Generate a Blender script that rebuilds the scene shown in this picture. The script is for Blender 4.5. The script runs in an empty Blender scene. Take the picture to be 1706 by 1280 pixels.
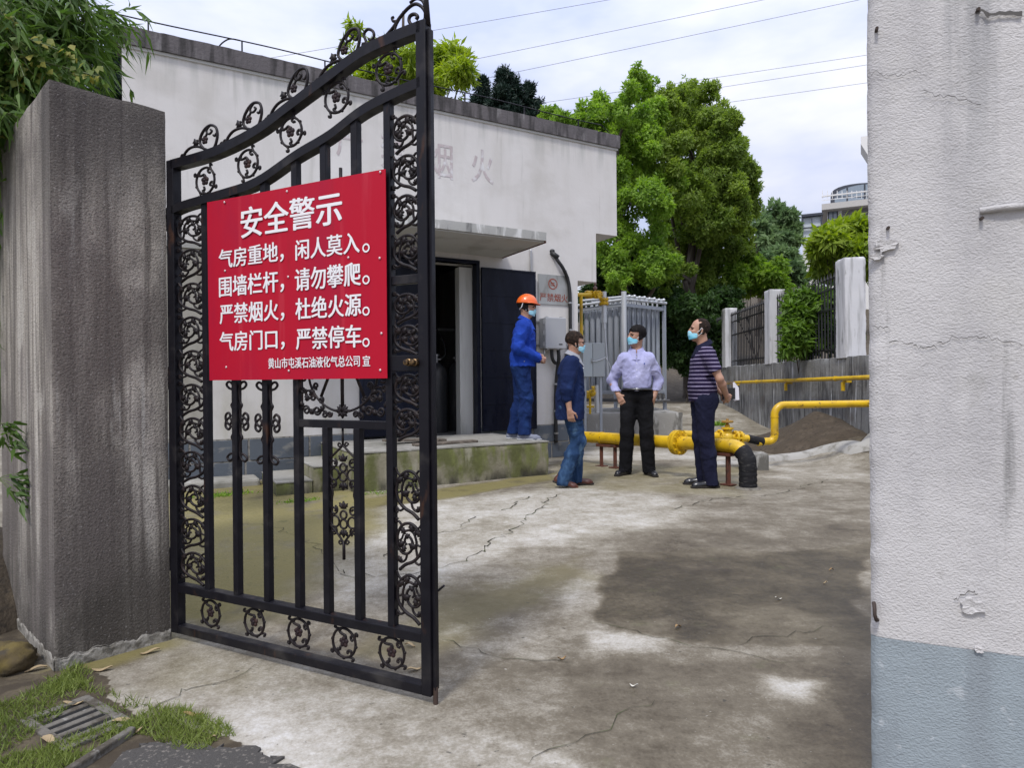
import bpy, math, random
import numpy as np
from mathutils import Matrix, Vector
R_ = math.radians
scene = bpy.context.scene
# ---------------------------------------------------------------- camera
FPX, CAMH, PITCH, ROLL = 1080.0, 1.12, R_(.185), R_(.494)
ROT = np.array(Matrix.Rotation(math.pi/2-PITCH, 3, 'X') @ Matrix.Rotation(-ROLL, 3, 'Z'))
cam_d = bpy.data.cameras.new('camera')
cam_d.sensor_width = 36.0; cam_d.sensor_fit = 'HORIZONTAL'; cam_d.lens = FPX/1706*36
cam_d.clip_start = .05; cam_d.clip_end = 2000
cam = bpy.data.objects.new('camera', cam_d)
cam.matrix_world = Matrix.Translation((0, 0, CAMH)) @ Matrix(ROT.tolist()).to_4x4()
scene.collection.objects.link(cam); scene.camera = cam
# ---------------------------------------------------------------- sky, sun, exposure
SUN_EL, SUN_AZ = R_(56), R_(205)          # azimuth clockwise from +Y: behind the photographer, a little to the left
world = bpy.data.worlds.new('World'); scene.world = world; world.use_nodes = True
wt = world.node_tree; wt.nodes.clear()
def wn(t, **k):
    n = wt.nodes.new(t)
    for a, b in k.items(): setattr(n, a, b)
    return n
wo = wn('ShaderNodeOutputWorld'); bg = wn('ShaderNodeBackground'); bg.inputs[1].default_value = .1
sky = wn('ShaderNodeTexSky', sky_type='NISHITA', sun_disc=False, sun_elevation=SUN_EL, sun_rotation=SUN_AZ)
tc = wn('ShaderNodeTexCoord'); mp = wn('ShaderNodeMapping'); mp.inputs['Scale'].default_value = (1.6, 1.6, 4.5)
nz = wn('ShaderNodeTexNoise'); nz.inputs['Scale'].default_value = 1.9; nz.inputs['Detail'].default_value = 5; nz.inputs['Roughness'].default_value = .52
rm = wn('ShaderNodeMapRange'); rm.inputs['From Min'].default_value = .36; rm.inputs['From Max'].default_value = .66
rm.inputs['To Min'].default_value = .0; rm.inputs['To Max'].default_value = 1.0
cl = wn('ShaderNodeMix', data_type='RGBA'); cl.inputs[6].default_value = (8.0, 8.9, 12.4, 1); cl.inputs[7].default_value = (12.9, 13.0, 14.4, 1)
mx = wn('ShaderNodeMix', data_type='RGBA'); mx.inputs[0].default_value = .86
sep = wn('ShaderNodeSeparateXYZ'); el = wn('ShaderNodeMapRange'); ov = wn('ShaderNodeVectorMath', operation='SCALE')      # overcast sky: brighter towards the zenith
for i_, q_ in enumerate((0, 1, .44, 1.25)): el.inputs[i_+1].default_value = q_
for a, b in ((tc.outputs['Generated'], mp.inputs[0]), (mp.outputs[0], nz.inputs['Vector']), (nz.outputs[0], rm.inputs[0]), (rm.outputs[0], cl.inputs[0]),
             (sky.outputs[0], mx.inputs[6]), (tc.outputs['Generated'], sep.inputs[0]), (sep.outputs[2], el.inputs[0]), (cl.outputs[2], ov.inputs[0]), (el.outputs[0], ov.inputs['Scale']), (ov.outputs[0], mx.inputs[7]), (mx.outputs[2], bg.inputs[0]), (bg.outputs[0], wo.inputs[0])):
    wt.links.new(a, b)
sun_d = bpy.data.lights.new('sun', 'SUN'); sun_d.energy = 2.0; sun_d.angle = R_(10); sun_d.color = (1, .965, .91)
sun = bpy.data.objects.new('sun', sun_d); scene.collection.objects.link(sun)
sv = Vector((math.sin(SUN_AZ)*math.cos(SUN_EL), math.cos(SUN_AZ)*math.cos(SUN_EL), math.sin(SUN_EL)))
sun.rotation_euler = (-sv).to_track_quat('-Z', 'Y').to_euler(); sun.location = sv*30
vs = scene.view_settings
vs.view_transform = 'Standard'; vs.look = 'None'; vs.gamma = 1; vs.use_curve_mapping = False; vs.exposure = .27
scene.cycles.max_bounces = 6; scene.cycles.diffuse_bounces = 3; scene.cycles.transparent_max_bounces = 6
# ---------------------------------------------------------------- pixel rays of the photograph -> world points
def ray(px, py): return ROT @ np.array([(px-853)/FPX, -(py-640)/FPX, -1.0])
def at(px, py, Y):
    d = ray(px, py); return np.array([0, 0, CAMH]) + d*(Y/d[1])
def gnd(px, py, z=0.0):
    d = ray(px, py); return np.array([0, 0, CAMH]) + d*((z-CAMH)/d[2])
# ---------------------------------------------------------------- scene tree helpers
COL = scene.collection
def tag(o, label=None, cat=None, group=None, kind=None):
    if label: o['label'] = label
    if cat: o['category'] = cat
    if group: o['group'] = group
    if kind: o['kind'] = kind
    return o
def thing(name, label, cat, loc=(0, 0, 0), rz=0.0, group=None):
    o = bpy.data.objects.new(name, None); COL.objects.link(o)
    loc = list(loc)+[0.0]*(3-len(list(loc))); o.location = [float(c) for c in loc]; o.rotation_euler = (0, 0, rz); o.empty_display_size = .1
    return tag(o, label, cat, group)
def wmat(o):
    m = o.matrix_basis.copy()
    if o.parent: m = wmat(o.parent) @ o.matrix_parent_inverse @ m
    return m
def mesh_obj(name, me, parent=None, local=False, label=None):
    o = bpy.data.objects.new(name, me); COL.objects.link(o)
    if parent:
        o.parent = parent
        if not local: o.matrix_parent_inverse = wmat(parent).inverted()
    if label: o['label'] = label
    return o
def dup(o, parent=None, label=None):
    c = o.copy(); COL.objects.link(c)
    if parent: c.parent = parent
    if label: c['label'] = label
    for ch in [x for x in scene.objects if x.parent == o]: dup(ch, c)
    return c
def np_mesh(name, V, F, mats, smooth=False, mi=None):
    V = np.asarray(V, np.float32); F = np.asarray(F, np.int32)
    me = bpy.data.meshes.new(name); me.vertices.add(len(V)); me.vertices.foreach_set('co', V.ravel())
    k = F.shape[1]; me.loops.add(F.size); me.loops.foreach_set('vertex_index', F.ravel())
    me.polygons.add(len(F)); me.polygons.foreach_set('loop_start', np.arange(0, F.size, k, dtype=np.int32))
    if smooth: me.polygons.foreach_set('use_smooth', np.ones(len(F), bool))
    for m in (mats if isinstance(mats, (list, tuple)) else [mats]): me.materials.append(m)
    if mi is not None: me.polygons.foreach_set('material_index', np.asarray(mi, np.int32))
    me.update(calc_edges=True); me.validate(); return me
def frame(origin, xdir, z=0.0):
    x = np.array([xdir[0], xdir[1]])/math.hypot(*xdir[:2])
    return Matrix(((x[0], -x[1], 0, origin[0]), (x[1], x[0], 0, origin[1]), (0, 0, 1, z), (0, 0, 0, 1)))
class MB:
    """collects shapes into ONE mesh; M maps the builder's own coordinates to the world"""
    def __init__(s, M=None): s.v = []; s.f = []; s.mi = []; s.M = M; s.m = 0
    def add(s, V, F):
        b = len(s.v); s.v += [tuple(map(float, p)) for p in V]
        for f in F: s.f.append(tuple(b+i for i in f)); s.mi.append(s.m)
    def box(s, x0, x1, y0, y1, z0, z1):
        s.add([(x, y, z) for z in (z0, z1) for x, y in ((x0, y0), (x1, y0), (x1, y1), (x0, y1))],
              [(3, 2, 1, 0), (4, 5, 6, 7), (0, 1, 5, 4), (1, 2, 6, 5), (2, 3, 7, 6), (3, 0, 4, 7)])
    def beam(s, p, q, w, h, up=(0, 0, 1)):
        p = Vector(p); q = Vector(q); d = (q-p).normalized(); a = d.cross(Vector(up))
        if a.length < 1e-4: a = d.cross(Vector((0, 1, 0)))
        a.normalize(); b = a.cross(d).normalized(); a *= w/2; b *= h/2
        s.add([p-a-b, p+a-b, p+a+b, p-a+b, q-a-b, q+a-b, q+a+b, q-a+b],
              [(0, 1, 2, 3), (7, 6, 5, 4), (0, 4, 5, 1), (1, 5, 6, 2), (2, 6, 7, 3), (3, 7, 4, 0)])
    def tube(s, pts, r, n=8, cap=True, sq=1.0):
        pts = [Vector(p) for p in pts]; k = len(pts); rs = r if isinstance(r, (list, tuple)) else [r]*k
        T = [(pts[min(i+1, k-1)]-pts[max(i-1, 0)]).normalized() for i in range(k)]
        a = T[0].orthogonal().normalized(); V = []
        for i in range(k):
            a = (a - T[i]*a.dot(T[i]))
            if a.length < 1e-6: a = T[i].orthogonal()
            a.normalize(); b = T[i].cross(a)
            V += [pts[i]+(a*math.cos(2*math.pi*j/n)+b*math.sin(2*math.pi*j/n)*sq)*rs[i] for j in range(n)]
        F = [(i*n+j, i*n+(j+1) % n, (i+1)*n+(j+1) % n, (i+1)*n+j) for i in range(k-1) for j in range(n)]
        if cap: F += [tuple(range(n-1, -1, -1)), tuple((k-1)*n+j for j in range(n))]
        s.add(V, F)
    def lathe(s, prof, c=(0, 0, 0), axis=(0, 0, 1), n=20):
        ax = Vector(axis).normalized(); a = ax.orthogonal().normalized(); b = ax.cross(a); c = Vector(c)
        V = [c+ax*z+(a*math.cos(2*math.pi*j/n)+b*math.sin(2*math.pi*j/n))*r for r, z in prof for j in range(n)]
        k = len(prof); F = [(i*n+j, i*n+(j+1) % n, (i+1)*n+(j+1) % n, (i+1)*n+j) for i in range(k-1) for j in range(n)]
        F += [tuple(range(n-1, -1, -1)), tuple((k-1)*n+j for j in range(n))]; s.add(V, F)
    def ell(s, c, r, nu=14, nv=8):
        V = []; F = []
        for i in range(nv+1):
            t = math.pi*i/nv
            for j in range(nu):
                p = 2*math.pi*j/nu; V.append((c[0]+r[0]*math.sin(t)*math.cos(p), c[1]+r[1]*math.sin(t)*math.sin(p), c[2]+r[2]*math.cos(t)))
        for i in range(nv):
            for j in range(nu): F.append(((i+1)*nu+j, (i+1)*nu+(j+1) % nu, i*nu+(j+1) % nu, i*nu+j))
        s.add(V, F)
    def prism(s, poly, y0, y1):           # polygon in the builder's x-z plane (counter-clockwise seen from -y)
        n = len(poly); V = [(x, y0, z) for x, z in poly]+[(x, y1, z) for x, z in poly]
        s.add(V, [tuple(range(n)), tuple(range(2*n-1, n-1, -1))]+[(i, n+i, n+(i+1) % n, (i+1) % n) for i in range(n)])
    def build(s, name, mat, parent=None, smooth=False, bevel=0.0, label=None, local=False):
        me = bpy.data.meshes.new(name); V = s.v
        if s.M is not None: V = [tuple(s.M @ Vector(p)) for p in V]
        me.from_pydata(V, [], s.f)
        for m in (mat if isinstance(mat, (list, tuple)) else [mat]): me.materials.append(m)
        me.polygons.foreach_set('material_index', s.mi)
        if smooth is True: me.polygons.foreach_set('use_smooth', [True]*len(s.f))
        elif smooth:
            me.polygons.foreach_set('use_smooth', [True]*len(s.f)); me.set_sharp_from_angle(angle=R_(smooth))
        me.update(); o = mesh_obj(name, me, parent, local, label)
        if bevel:
            b = o.modifiers.new('edge', 'BEVEL'); b.width = bevel; b.segments = 2; b.limit_method = 'ANGLE'; b.angle_limit = R_(40)
        return o
def cr(P, n=6, closed=False):              # smooth curve through points
    P = [np.array(p, float) for p in P]; k = len(P); out = []
    for i in range(k if closed else k-1):
        g = (lambda j: P[j % k]) if closed else (lambda j: P[min(max(j, 0), k-1)])
        a, b, c, d = g(i-1), g(i), g(i+1), g(i+2)
        for j in range(n):
            t = j/n; out.append(.5*((2*b)+(c-a)*t+(2*a-5*b+4*c-d)*t*t+(3*b-a-3*c+d)*t**3))
    if not closed: out.append(P[-1])
    return out
# ---------------------------------------------------------------- numpy noise
def _h(ix, iy, iz, s):
    n = (ix.astype(np.int64)*374761393+iy.astype(np.int64)*668265263+iz.astype(np.int64)*2147483647+s*1274126177) & 0xffffffff
    n = ((n ^ (n >> 13))*1274126177) & 0xffffffff
    n = n ^ (n >> 16)
    return (n & 0xffff).astype(np.float32)/65535.0
def vnoise(x, y, z=None, s=0):
    x = np.asarray(x, np.float32); y = np.asarray(y, np.float32); z = np.zeros_like(x) if z is None else np.asarray(z, np.float32)
    ix, iy, iz = np.floor(x), np.floor(y), np.floor(z); fx, fy, fz = x-ix, y-iy, z-iz
    fx, fy, fz = (f*f*(3-2*f) for f in (fx, fy, fz)); r = 0
    for a in (0, 1):
        for b in (0, 1):
            for c in (0, 1):
                r = r+_h(ix+a, iy+b, iz+c, s)*(fx if a else 1-fx)*(fy if b else 1-fy)*(fz if c else 1-fz)
    return r*2-1
def fbm(x, y, z=None, s=0, o=4):
    r = 0; a = .5; f = 1
    for i in range(o):
        r = r+a*vnoise(np.asarray(x)*f, np.asarray(y)*f, None if z is None else np.asarray(z)*f, s+i*17); a *= .5; f *= 2.03
    return r
def sst(a, b, x):
    t = np.clip((x-a)/(b-a), 0, 1); return t*t*(3-2*t)
# ---------------------------------------------------------------- materials
def nm(nt, t, **k):
    n = nt.nodes.new(t)
    for a, b in k.items(): setattr(n, a, b)
    return n
def rgba(c): return (c[0], c[1], c[2], 1)
MATS = {}
def mat(name, col, rough=.7, layers=(), bumps=(), metal=0.0, spec=.5, rlayers=(), coat=0.0, sheen=0.0):
    """layers: (colour, scale-vector, lo, hi, detail[, opt]) each mixed over the last where noise passes lo..hi;
    opt: dict(z=(z0,z1)) limits it to a height range (object coordinates), attr='name' uses a mesh attribute, mx = strength"""
    m = bpy.data.materials.new(name); m.use_nodes = True; nt = m.node_tree; nt.nodes.clear(); L = nt.links.new
    out = nm(nt, 'ShaderNodeOutputMaterial'); b = nm(nt, 'ShaderNodeBsdfPrincipled'); L(b.outputs[0], out.inputs[0])
    b.inputs['Roughness'].default_value = rough; b.inputs['Metallic'].default_value = metal; b.inputs['Specular IOR Level'].default_value = spec
    b.inputs['Coat Weight'].default_value = coat; b.inputs['Sheen Weight'].default_value = sheen
    b.inputs['Base Color'].default_value = rgba(col)
    tc = nm(nt, 'ShaderNodeTexCoord'); V = tc.outputs['Object']
    def noise(sc, det, seed, rg=.55):
        mp = nm(nt, 'ShaderNodeMapping'); L(V, mp.inputs[0]); mp.inputs['Scale'].default_value = sc if isinstance(sc, (tuple, list)) else (sc,)*3
        mp.inputs['Location'].default_value = (seed*3.7, seed*1.3, seed*2.1)
        n = nm(nt, 'ShaderNodeTexNoise'); n.inputs['Scale'].default_value = 1; n.inputs['Detail'].default_value = det; n.inputs['Roughness'].default_value = rg
        L(mp.outputs[0], n.inputs['Vector']); return n.outputs[0]
    def rng(x, lo, hi, t0=0.0, t1=1.0):
        r = nm(nt, 'ShaderNodeMapRange'); r.interpolation_type = 'SMOOTHSTEP'; L(x, r.inputs[0])
        for i, q in enumerate((lo, hi, t0, t1)): r.inputs[i+1].default_value = q
        return r.outputs[0]
    def mul(a, c):
        n = nm(nt, 'ShaderNodeMath', operation='MULTIPLY'); L(a, n.inputs[0])
        if isinstance(c, float): n.inputs[1].default_value = c
        else: L(c, n.inputs[1])
        return n.outputs[0]
    cur = None
    for i, ly in enumerate(layers):
        c, sc, lo, hi, det = ly[:5]; op = ly[5] if len(ly) > 5 else {}
        f = rng(noise(sc, det, i+1+len(name)), lo, hi) if sc else None
        if 'attr' in op:
            a = nm(nt, 'ShaderNodeAttribute', attribute_name=op['attr']).outputs['Fac']
            if 'an' in op:                                     # attribute plus noise, then a threshold
                ad = nm(nt, 'ShaderNodeMath', operation='MULTIPLY_ADD'); L(noise(op['an'][0], 5, i+31), ad.inputs[0]); ad.inputs[1].default_value = op['an'][1]
                L(a, ad.inputs[2]); a = rng(ad.outputs[0], op['an'][2], op['an'][3])
            f = a if f is None else mul(f, a)
        if 'z' in op:
            sx = nm(nt, 'ShaderNodeSeparateXYZ'); L(V, sx.inputs[0])
            ad = nm(nt, 'ShaderNodeMath', operation='MULTIPLY_ADD'); L(noise(op.get('zn', (3, 3, .6)), 4, i+51), ad.inputs[0]); ad.inputs[1].default_value = op.get('za', .5)
            L(sx.outputs[2], ad.inputs[2]); zz = rng(ad.outputs[0], op['z'][0]+op.get('za', .5)*.5, op['z'][1]+op.get('za', .5)*.5) if op['z'][0] < op['z'][1] else rng(ad.outputs[0], op['z'][1]+op.get('za', .5)*.5, op['z'][0]+op.get('za', .5)*.5, 1.0, 0.0)
            f = zz if f is None else mul(f, zz)
        if 'mx' in op: f = mul(f, float(op['mx']))
        mxn = nm(nt, 'ShaderNodeMix', data_type='RGBA'); L(f, mxn.inputs[0])
        if cur is None: mxn.inputs[6].default_value = rgba(col)
        else: L(cur, mxn.inputs[6])
        mxn.inputs[7].default_value = rgba(c); cur = mxn.outputs[2]
    if cur is not None: L(cur, b.inputs['Base Color'])
    for (sc, lo, hi, r0, r1) in rlayers: L(rng(noise(sc, 4, 77), lo, hi, r0, r1), b.inputs['Roughness'])
    prev = None
    for i, (sc, st, dist, det) in enumerate(bumps):
        bp = nm(nt, 'ShaderNodeBump'); bp.inputs['Strength'].default_value = st; bp.inputs['Distance'].default_value = dist
        L(noise(sc, det, 90+i, .6), bp.inputs['Height'])
        if prev: L(prev, bp.inputs['Normal'])
        prev = bp.outputs[0]
    if prev: L(prev, b.inputs['Normal'])
    MATS[name] = m; return m
def leaf_mat(name, dark, light, trans=.35, rough=.55):
    m = bpy.data.materials.new(name); m.use_nodes = True; nt = m.node_tree; nt.nodes.clear(); L = nt.links.new
    out = nm(nt, 'ShaderNodeOutputMaterial'); b = nm(nt, 'ShaderNodeBsdfPrincipled'); t = nm(nt, 'ShaderNodeBsdfTranslucent'); ms = nm(nt, 'ShaderNodeMixShader')
    a = nm(nt, 'ShaderNodeAttribute', attribute_name='tint'); mxn = nm(nt, 'ShaderNodeMix', data_type='RGBA')
    mxn.inputs[6].default_value = rgba(dark); mxn.inputs[7].default_value = rgba(light); L(a.outputs['Fac'], mxn.inputs[0])
    b.inputs['Roughness'].default_value = rough; b.inputs['Specular IOR Level'].default_value = .35
    hs = nm(nt, 'ShaderNodeHueSaturation'); hs.inputs['Value'].default_value = 1.35; hs.inputs['Saturation'].default_value = 1.1; L(mxn.outputs[2], hs.inputs['Color'])
    L(mxn.outputs[2], b.inputs['Base Color']); L(hs.outputs[0], t.inputs[0]); ms.inputs[0].default_value = trans
    L(b.outputs[0], ms.inputs[1]); L(t.outputs[0], ms.inputs[2]); L(ms.outputs[0], out.inputs[0]); return m
def text_geo(body, bold=0.0, extrude=.0):
    cu = bpy.data.curves.new('lettering', 'FONT'); cu.body = body; cu.offset = bold; cu.extrude = extrude; cu.resolution_u = 4
    o = bpy.data.objects.new('lettering', cu); COL.objects.link(o); bpy.context.view_layer.update()
    me = o.to_mesh(); V = [tuple(v.co) for v in me.vertices]; F = [tuple(p.vertices) for p in me.polygons]
    o.to_mesh_clear(); bpy.data.objects.remove(o); bpy.data.curves.remove(cu); return np.array(V), F
def text_fit(mb, body, x0, x1, z0, z1, y, bold=.02, extrude=.0, adv=None):
    """letters stretched to fill the rectangle x0..x1, z0..z1 of the builder's x-z plane; adv: fixed cell per character"""
    if adv is None:
        V, F = text_geo(body, 0, 0); lo, hi = V.min(0), V.max(0); b = bold*.8
        sx, sz = (x1-x0-2*b*(z1-z0))/(hi[0]-lo[0]), (z1-z0)*(1-1.3*b)/(hi[1]-lo[1])          # heavier strokes: the outline laid down several times
        for k, (ox, oz) in enumerate(((-1, 0), (1, 0), (0, -.6), (0, .6), (0, 0), (-.6, .4), (.6, -.4))):
            mb.add([(x0+b*(z1-z0)*(1+ox)+(p[0]-lo[0])*sx, y-k*.00012, z0+.65*b*(z1-z0)*(1+oz)+(p[1]-lo[1])*sz) for p in V], F)
    else:
        for i, ch in enumerate(body):
            if ch == ' ': continue
            V, F = text_geo(ch, bold, 0); w = (x1-x0)/len(body)
            mb.add([(x0+w*(i+.5)+(p[0]-.5)*w*adv, y, z0+(p[1]+.08)/.9*(z1-z0)) for p in V], F)
# ================================================================ materials of the setting
white_wall = mat('white_plaster', (.62, .60, .575), .85,
    layers=[((.53, .51, .475), (3, 3, .6), .46, .74, 6, dict(mx=.7)), ((.42, .41, .375), (9, 9, .7), .60, .74, 6, dict(mx=.5)), ((.47, .45, .41), (1.1, 1.1, 1.6), .50, .68, 6, dict(mx=.5)),
            ((.42, .42, .39), (9, 9, .8), .42, .66, 5, dict(z=(4.25, 4.78), za=.55, zn=(9, 9, .5), mx=.8)),
            ((.44, .42, .33), (5, 5, .6), .40, .68, 5, dict(z=(1.3, .5), za=.5, mx=.8)), ((.67, .655, .635), (1.3, 1.3, 1.3), .5, .7, 3, dict(mx=.5))],
    bumps=[((60, 60, 60), .25, .004, 5), ((3, 3, 3), .3, .02, 4)])
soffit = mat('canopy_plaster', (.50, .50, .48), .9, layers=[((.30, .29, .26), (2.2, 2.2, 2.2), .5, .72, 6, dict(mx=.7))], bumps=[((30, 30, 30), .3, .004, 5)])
canopy_edge = mat('weathered_cement_edge', (.36, .36, .34), .92, layers=[((.62, .62, .60), (9, 9, 2.2), .52, .66, 6, {}), ((.10, .10, .10), (14, 14, 2.2), .56, .72, 6, dict(mx=.8))],
    bumps=[((40, 40, 40), .5, .006, 6)])
coping_m = mat('stained_coping', (.115, .105, .108), .95, layers=[((.045, .042, .042), (9, 9, 1.2), .46, .64, 6, {}), ((.24, .23, .23), (7, 7, 1.3), .58, .72, 6, dict(mx=.85))],
    bumps=[((26, 26, 26), .7, .012, 6)])
base_m = mat('grey_painted_base', (.092, .108, .128), .7, layers=[((.20, .20, .19), (4, 4, 7), .58, .70, 6, {}), ((.05, .055, .06), (3, 3, 3), .55, .75, 5, dict(mx=.7))], bumps=[((30, 30, 30), .4, .006, 6)])
mortar_m = mat('pale_mortar', (.28, .265, .235), .95, layers=[((.14, .13, .11), (24, 24, 24), .46, .64, 6, {})], bumps=[((60, 60, 60), .9, .010, 6)])
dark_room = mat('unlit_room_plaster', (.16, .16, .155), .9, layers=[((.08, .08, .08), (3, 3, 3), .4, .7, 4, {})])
mossy = mat('mossy_concrete', (.25, .23, .165), .93,
    layers=[((.095, .105, .028), (3.2, 3.2, 2.0), .40, .58, 6, dict(mx=.9)), ((.17, .19, .055), (9, 9, 3), .50, .66, 6, dict(mx=.75)), ((.36, .34, .27), (7, 7, 2), .56, .68, 6, dict(mx=.7)),
            ((.045, .042, .028), (6, 6, 1.5), .40, .60, 6, dict(z=(.16, .0), za=.16, zn=(9, 9, 4)))], bumps=[((22, 22, 22), .6, .012, 7)])
step_top = mat('landing_screed', (.30, .29, .26), .9, layers=[((.19, .185, .16), (2.4, 2.4, 2.4), .48, .68, 6, {}), ((.5, .5, .47), (6, 6, 6), .58, .72, 5, dict(mx=.6))], bumps=[((40, 40, 40), .35, .005, 6)])
pillar_m = mat('rain_streaked_roughcast', (.39, .355, .305), .95,
    layers=[((.54, .50, .44), (6, 6, .45), .48, .64, 6, dict(mx=.85)), ((.135, .116, .098), (10, 10, .55), .45, .62, 7, dict(mx=.8)), ((.085, .073, .063), (30, 30, .9), .50, .64, 6, dict(mx=.75)), ((.17, .145, .14), (2.2, 2.2, 1.6), .50, .66, 6, dict(mx=.6)), ((.46, .43, .38), (4.5, 4.5, 2.2), .60, .68, 7, dict(mx=.7)),
            ((.50, .48, .44), (24, 24, .9), .60, .72, 6, dict(mx=.6)),
            ((.060, .052, .048), (3.4, 3.4, 1.2), .30, .60, 7, dict(z=(1.35, 2.2), za=.9, zn=(7, 7, .6), mx=.9)), ((.058, .050, .042), (3, 3, 1.5), .24, .56, 6, dict(z=(.66, .16), za=.5, mx=.92)), ((.11, .094, .085), (1.9, 1.9, 1.1), .48, .62, 6, dict(mx=.75)),
            ((.05, .045, .04), (120, 120, 120), .50, .68, 2, dict(mx=.5)), ((.44, .42, .40), (105, 105, 105), .60, .76, 2, dict(mx=.35))],
    bumps=[((115, 115, 115), .9, .008, 3), ((9, 9, 9), .25, .008, 5)])
stucco = mat('spattered_white_stucco', (.535, .52, .51), .9,
    layers=[((.37, .36, .365), (4, 4, 1.3), .46, .70, 7, dict(mx=.7)), ((.27, .27, .275), (10, 10, .8), .52, .68, 6, dict(z=(1.35, 2.15), za=.5, zn=(6, 6, .8), mx=.85)),
            ((.22, .215, .21), (16, 16, .9), .63, .74, 6, dict(mx=.7)), ((.34, .33, .31), (5, 5, 3), .62, .72, 6, dict(mx=.6)), ((.50, .485, .45), (1.5, 1.5, 2.5), .50, .7, 6, dict(mx=.6)), ((.30, .285, .26), (30, 30, 30), .66, .76, 4, dict(mx=.5))],
    bumps=[((150, 150, 205), .8, .0048, 2.5), ((330, 330, 380), .4, .002, 2), ((9, 9, 9), .4, .012, 5), ((2.5, 2.5, 2.5), .4, .03, 4)])
stucco_grey = mat('spattered_grey_dado_paint', (.285, .328, .352), .88, layers=[((.22, .245, .265), (7, 7, 1.2), .5, .7, 6, dict(mx=.7)), ((.46, .49, .51), (26, 26, 26), .62, .72, 4, dict(mx=.6))],
    bumps=[((150, 150, 205), .8, .0048, 2.5), ((330, 330, 380), .4, .002, 2), ((9, 9, 9), .4, .012, 5)])
black_iron = mat('black_gate_paint', (.0075, .007, .010), .42, spec=.22, layers=[((.03, .027, .027), (9, 9, 9), .56, .72, 6, dict(mx=.8)), ((.055, .026, .016), (16, 16, 5), .61, .72, 6, dict(mx=.85)), ((.06, .055, .05), (7, 7, 7), .45, .7, 5, dict(z=(.35, -.05), za=.3, mx=.6))], bumps=[((60, 60, 60), .2, .002, 5)], rlayers=[((12, 12, 12), .35, .7, .32, .62)])
cast_iron = mat('cast_scroll_iron', (.010, .007, .008), .5, spec=.25, layers=[((.03, .02, .018), (22, 22, 22), .5, .7, 5, dict(mx=.7))], bumps=[((90, 90, 90), .4, .002, 4)])
navy_door = mat('navy_door_paint', (.006, .0075, .016), .5, spec=.15, layers=[((.013, .016, .03), (5, 5, 1.4), .48, .7, 5, {})], bumps=[((5, 5, 5), .15, .01, 3)], rlayers=[((7, 7, 2), .35, .7, .25, .5)])
jamb_m = mat('jamb_plaster', (.52, .52, .49), .9, layers=[((.33, .33, .29), (8, 8, 1), .5, .72, 5, {})])
steel_m = mat('dull_steel', (.42, .42, .42), .42, metal=.85, layers=[((.30, .29, .27), (12, 12, 12), .5, .7, 5, {})], bumps=[((80, 80, 80), .15, .002, 4)])
galv = mat('galvanised_fin', (.37, .40, .445), .5, metal=.35, layers=[((.33, .355, .39), (8, 8, 1.2), .45, .68, 5, {}), ((.48, .51, .55), (14, 14, 1.2), .58, .72, 4, dict(mx=.7))])
enamel = mat('grey_enamel_box', (.30, .31, .325), .5, layers=[((.22, .23, .24), (9, 9, 3), .5, .72, 5, dict(mx=.6))])
pale_enamel = mat('pale_grey_cabinet_paint', (.38, .41, .42), .45, layers=[((.27, .29, .30), (7, 7, 3), .52, .72, 5, dict(mx=.6))])
yellow = mat('gas_yellow_paint', (.66, .42, .012), .42, layers=[((.50, .30, .012), (5, 5, 5), .46, .70, 6, dict(mx=.8)), ((.12, .055, .02), (21, 21, 21), .60, .70, 7, dict(mx=.9)), ((.72, .52, .10), (4, 4, 4), .55, .72, 5, dict(mx=.5)), ((.20, .14, .05), (3, 3, 3), .56, .72, 7, dict(mx=.55))],
    bumps=[((40, 40, 40), .2, .003, 5)], rlayers=[((9, 9, 9), .35, .7, .3, .55)])
bitumen = mat('black_pipe_wrap', (.012, .012, .014), .72, spec=.25, layers=[((.06, .058, .055), (16, 16, 45), .54, .70, 5, dict(mx=.8))], bumps=[((6, 6, 110), .7, .008, 3)])
rubber = mat('black_rubber', (.012, .012, .013), .55)
rust_red = mat('red_oxide_steel', (.115, .038, .022), .8, layers=[((.06, .03, .02), (16, 16, 16), .48, .68, 5, {})], bumps=[((50, 50, 50), .3, .003, 5)])
old_conc = mat('old_concrete', (.30, .29, .265), .95, layers=[((.10, .096, .085), (5, 5, 2), .50, .64, 6, dict(mx=.85)), ((.46, .455, .43), (9, 9, 3), .56, .7, 5, dict(mx=.75))], bumps=[((25, 25, 25), .6, .01, 7)])
streak_wall = mat('lime_streaked_retaining_wall', (.23, .23, .225), .95,
    layers=[((.095, .095, .097), (2.2, 2.2, 1.1), .46, .64, 7, {}), ((.30, .305, .305), (11, 11, 1.7), .48, .68, 7, dict(mx=.7)), ((.60, .61, .63), (7, 7, .8), .58, .68, 8, dict(mx=.85)), ((.028, .027, .027), (17, 17, 1.3), .53, .66, 7, dict(mx=.75)), ((.12, .10, .085), (1.6, 1.6, 2.2), .54, .68, 6, dict(mx=.6)),
            ((.20, .20, .19), (7, 7, 2), .42, .6, 6, dict(z=(1.15, 1.42), za=.3, mx=.7))],
    bumps=[((16, 16, 16), .6, .015, 6)])
fence_post_m = mat('whitewashed_fence_post', (.56, .56, .57), .9, layers=[((.34, .34, .34), (9, 9, .9), .48, .68, 6, {}), ((.15, .15, .14), (8, 8, 2), .62, .74, 6, dict(mx=.8))], bumps=[((20, 20, 20), .4, .008, 5)])
soil_m = mat('dark_bare_soil', (.055, .042, .028), .98, layers=[((.10, .078, .05), (9, 9, 9), .48, .66, 6, {}), ((.028, .022, .016), (30, 30, 30), .5, .66, 5, dict(mx=.8))], bumps=[((30, 30, 30), .8, .02, 7)])
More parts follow.
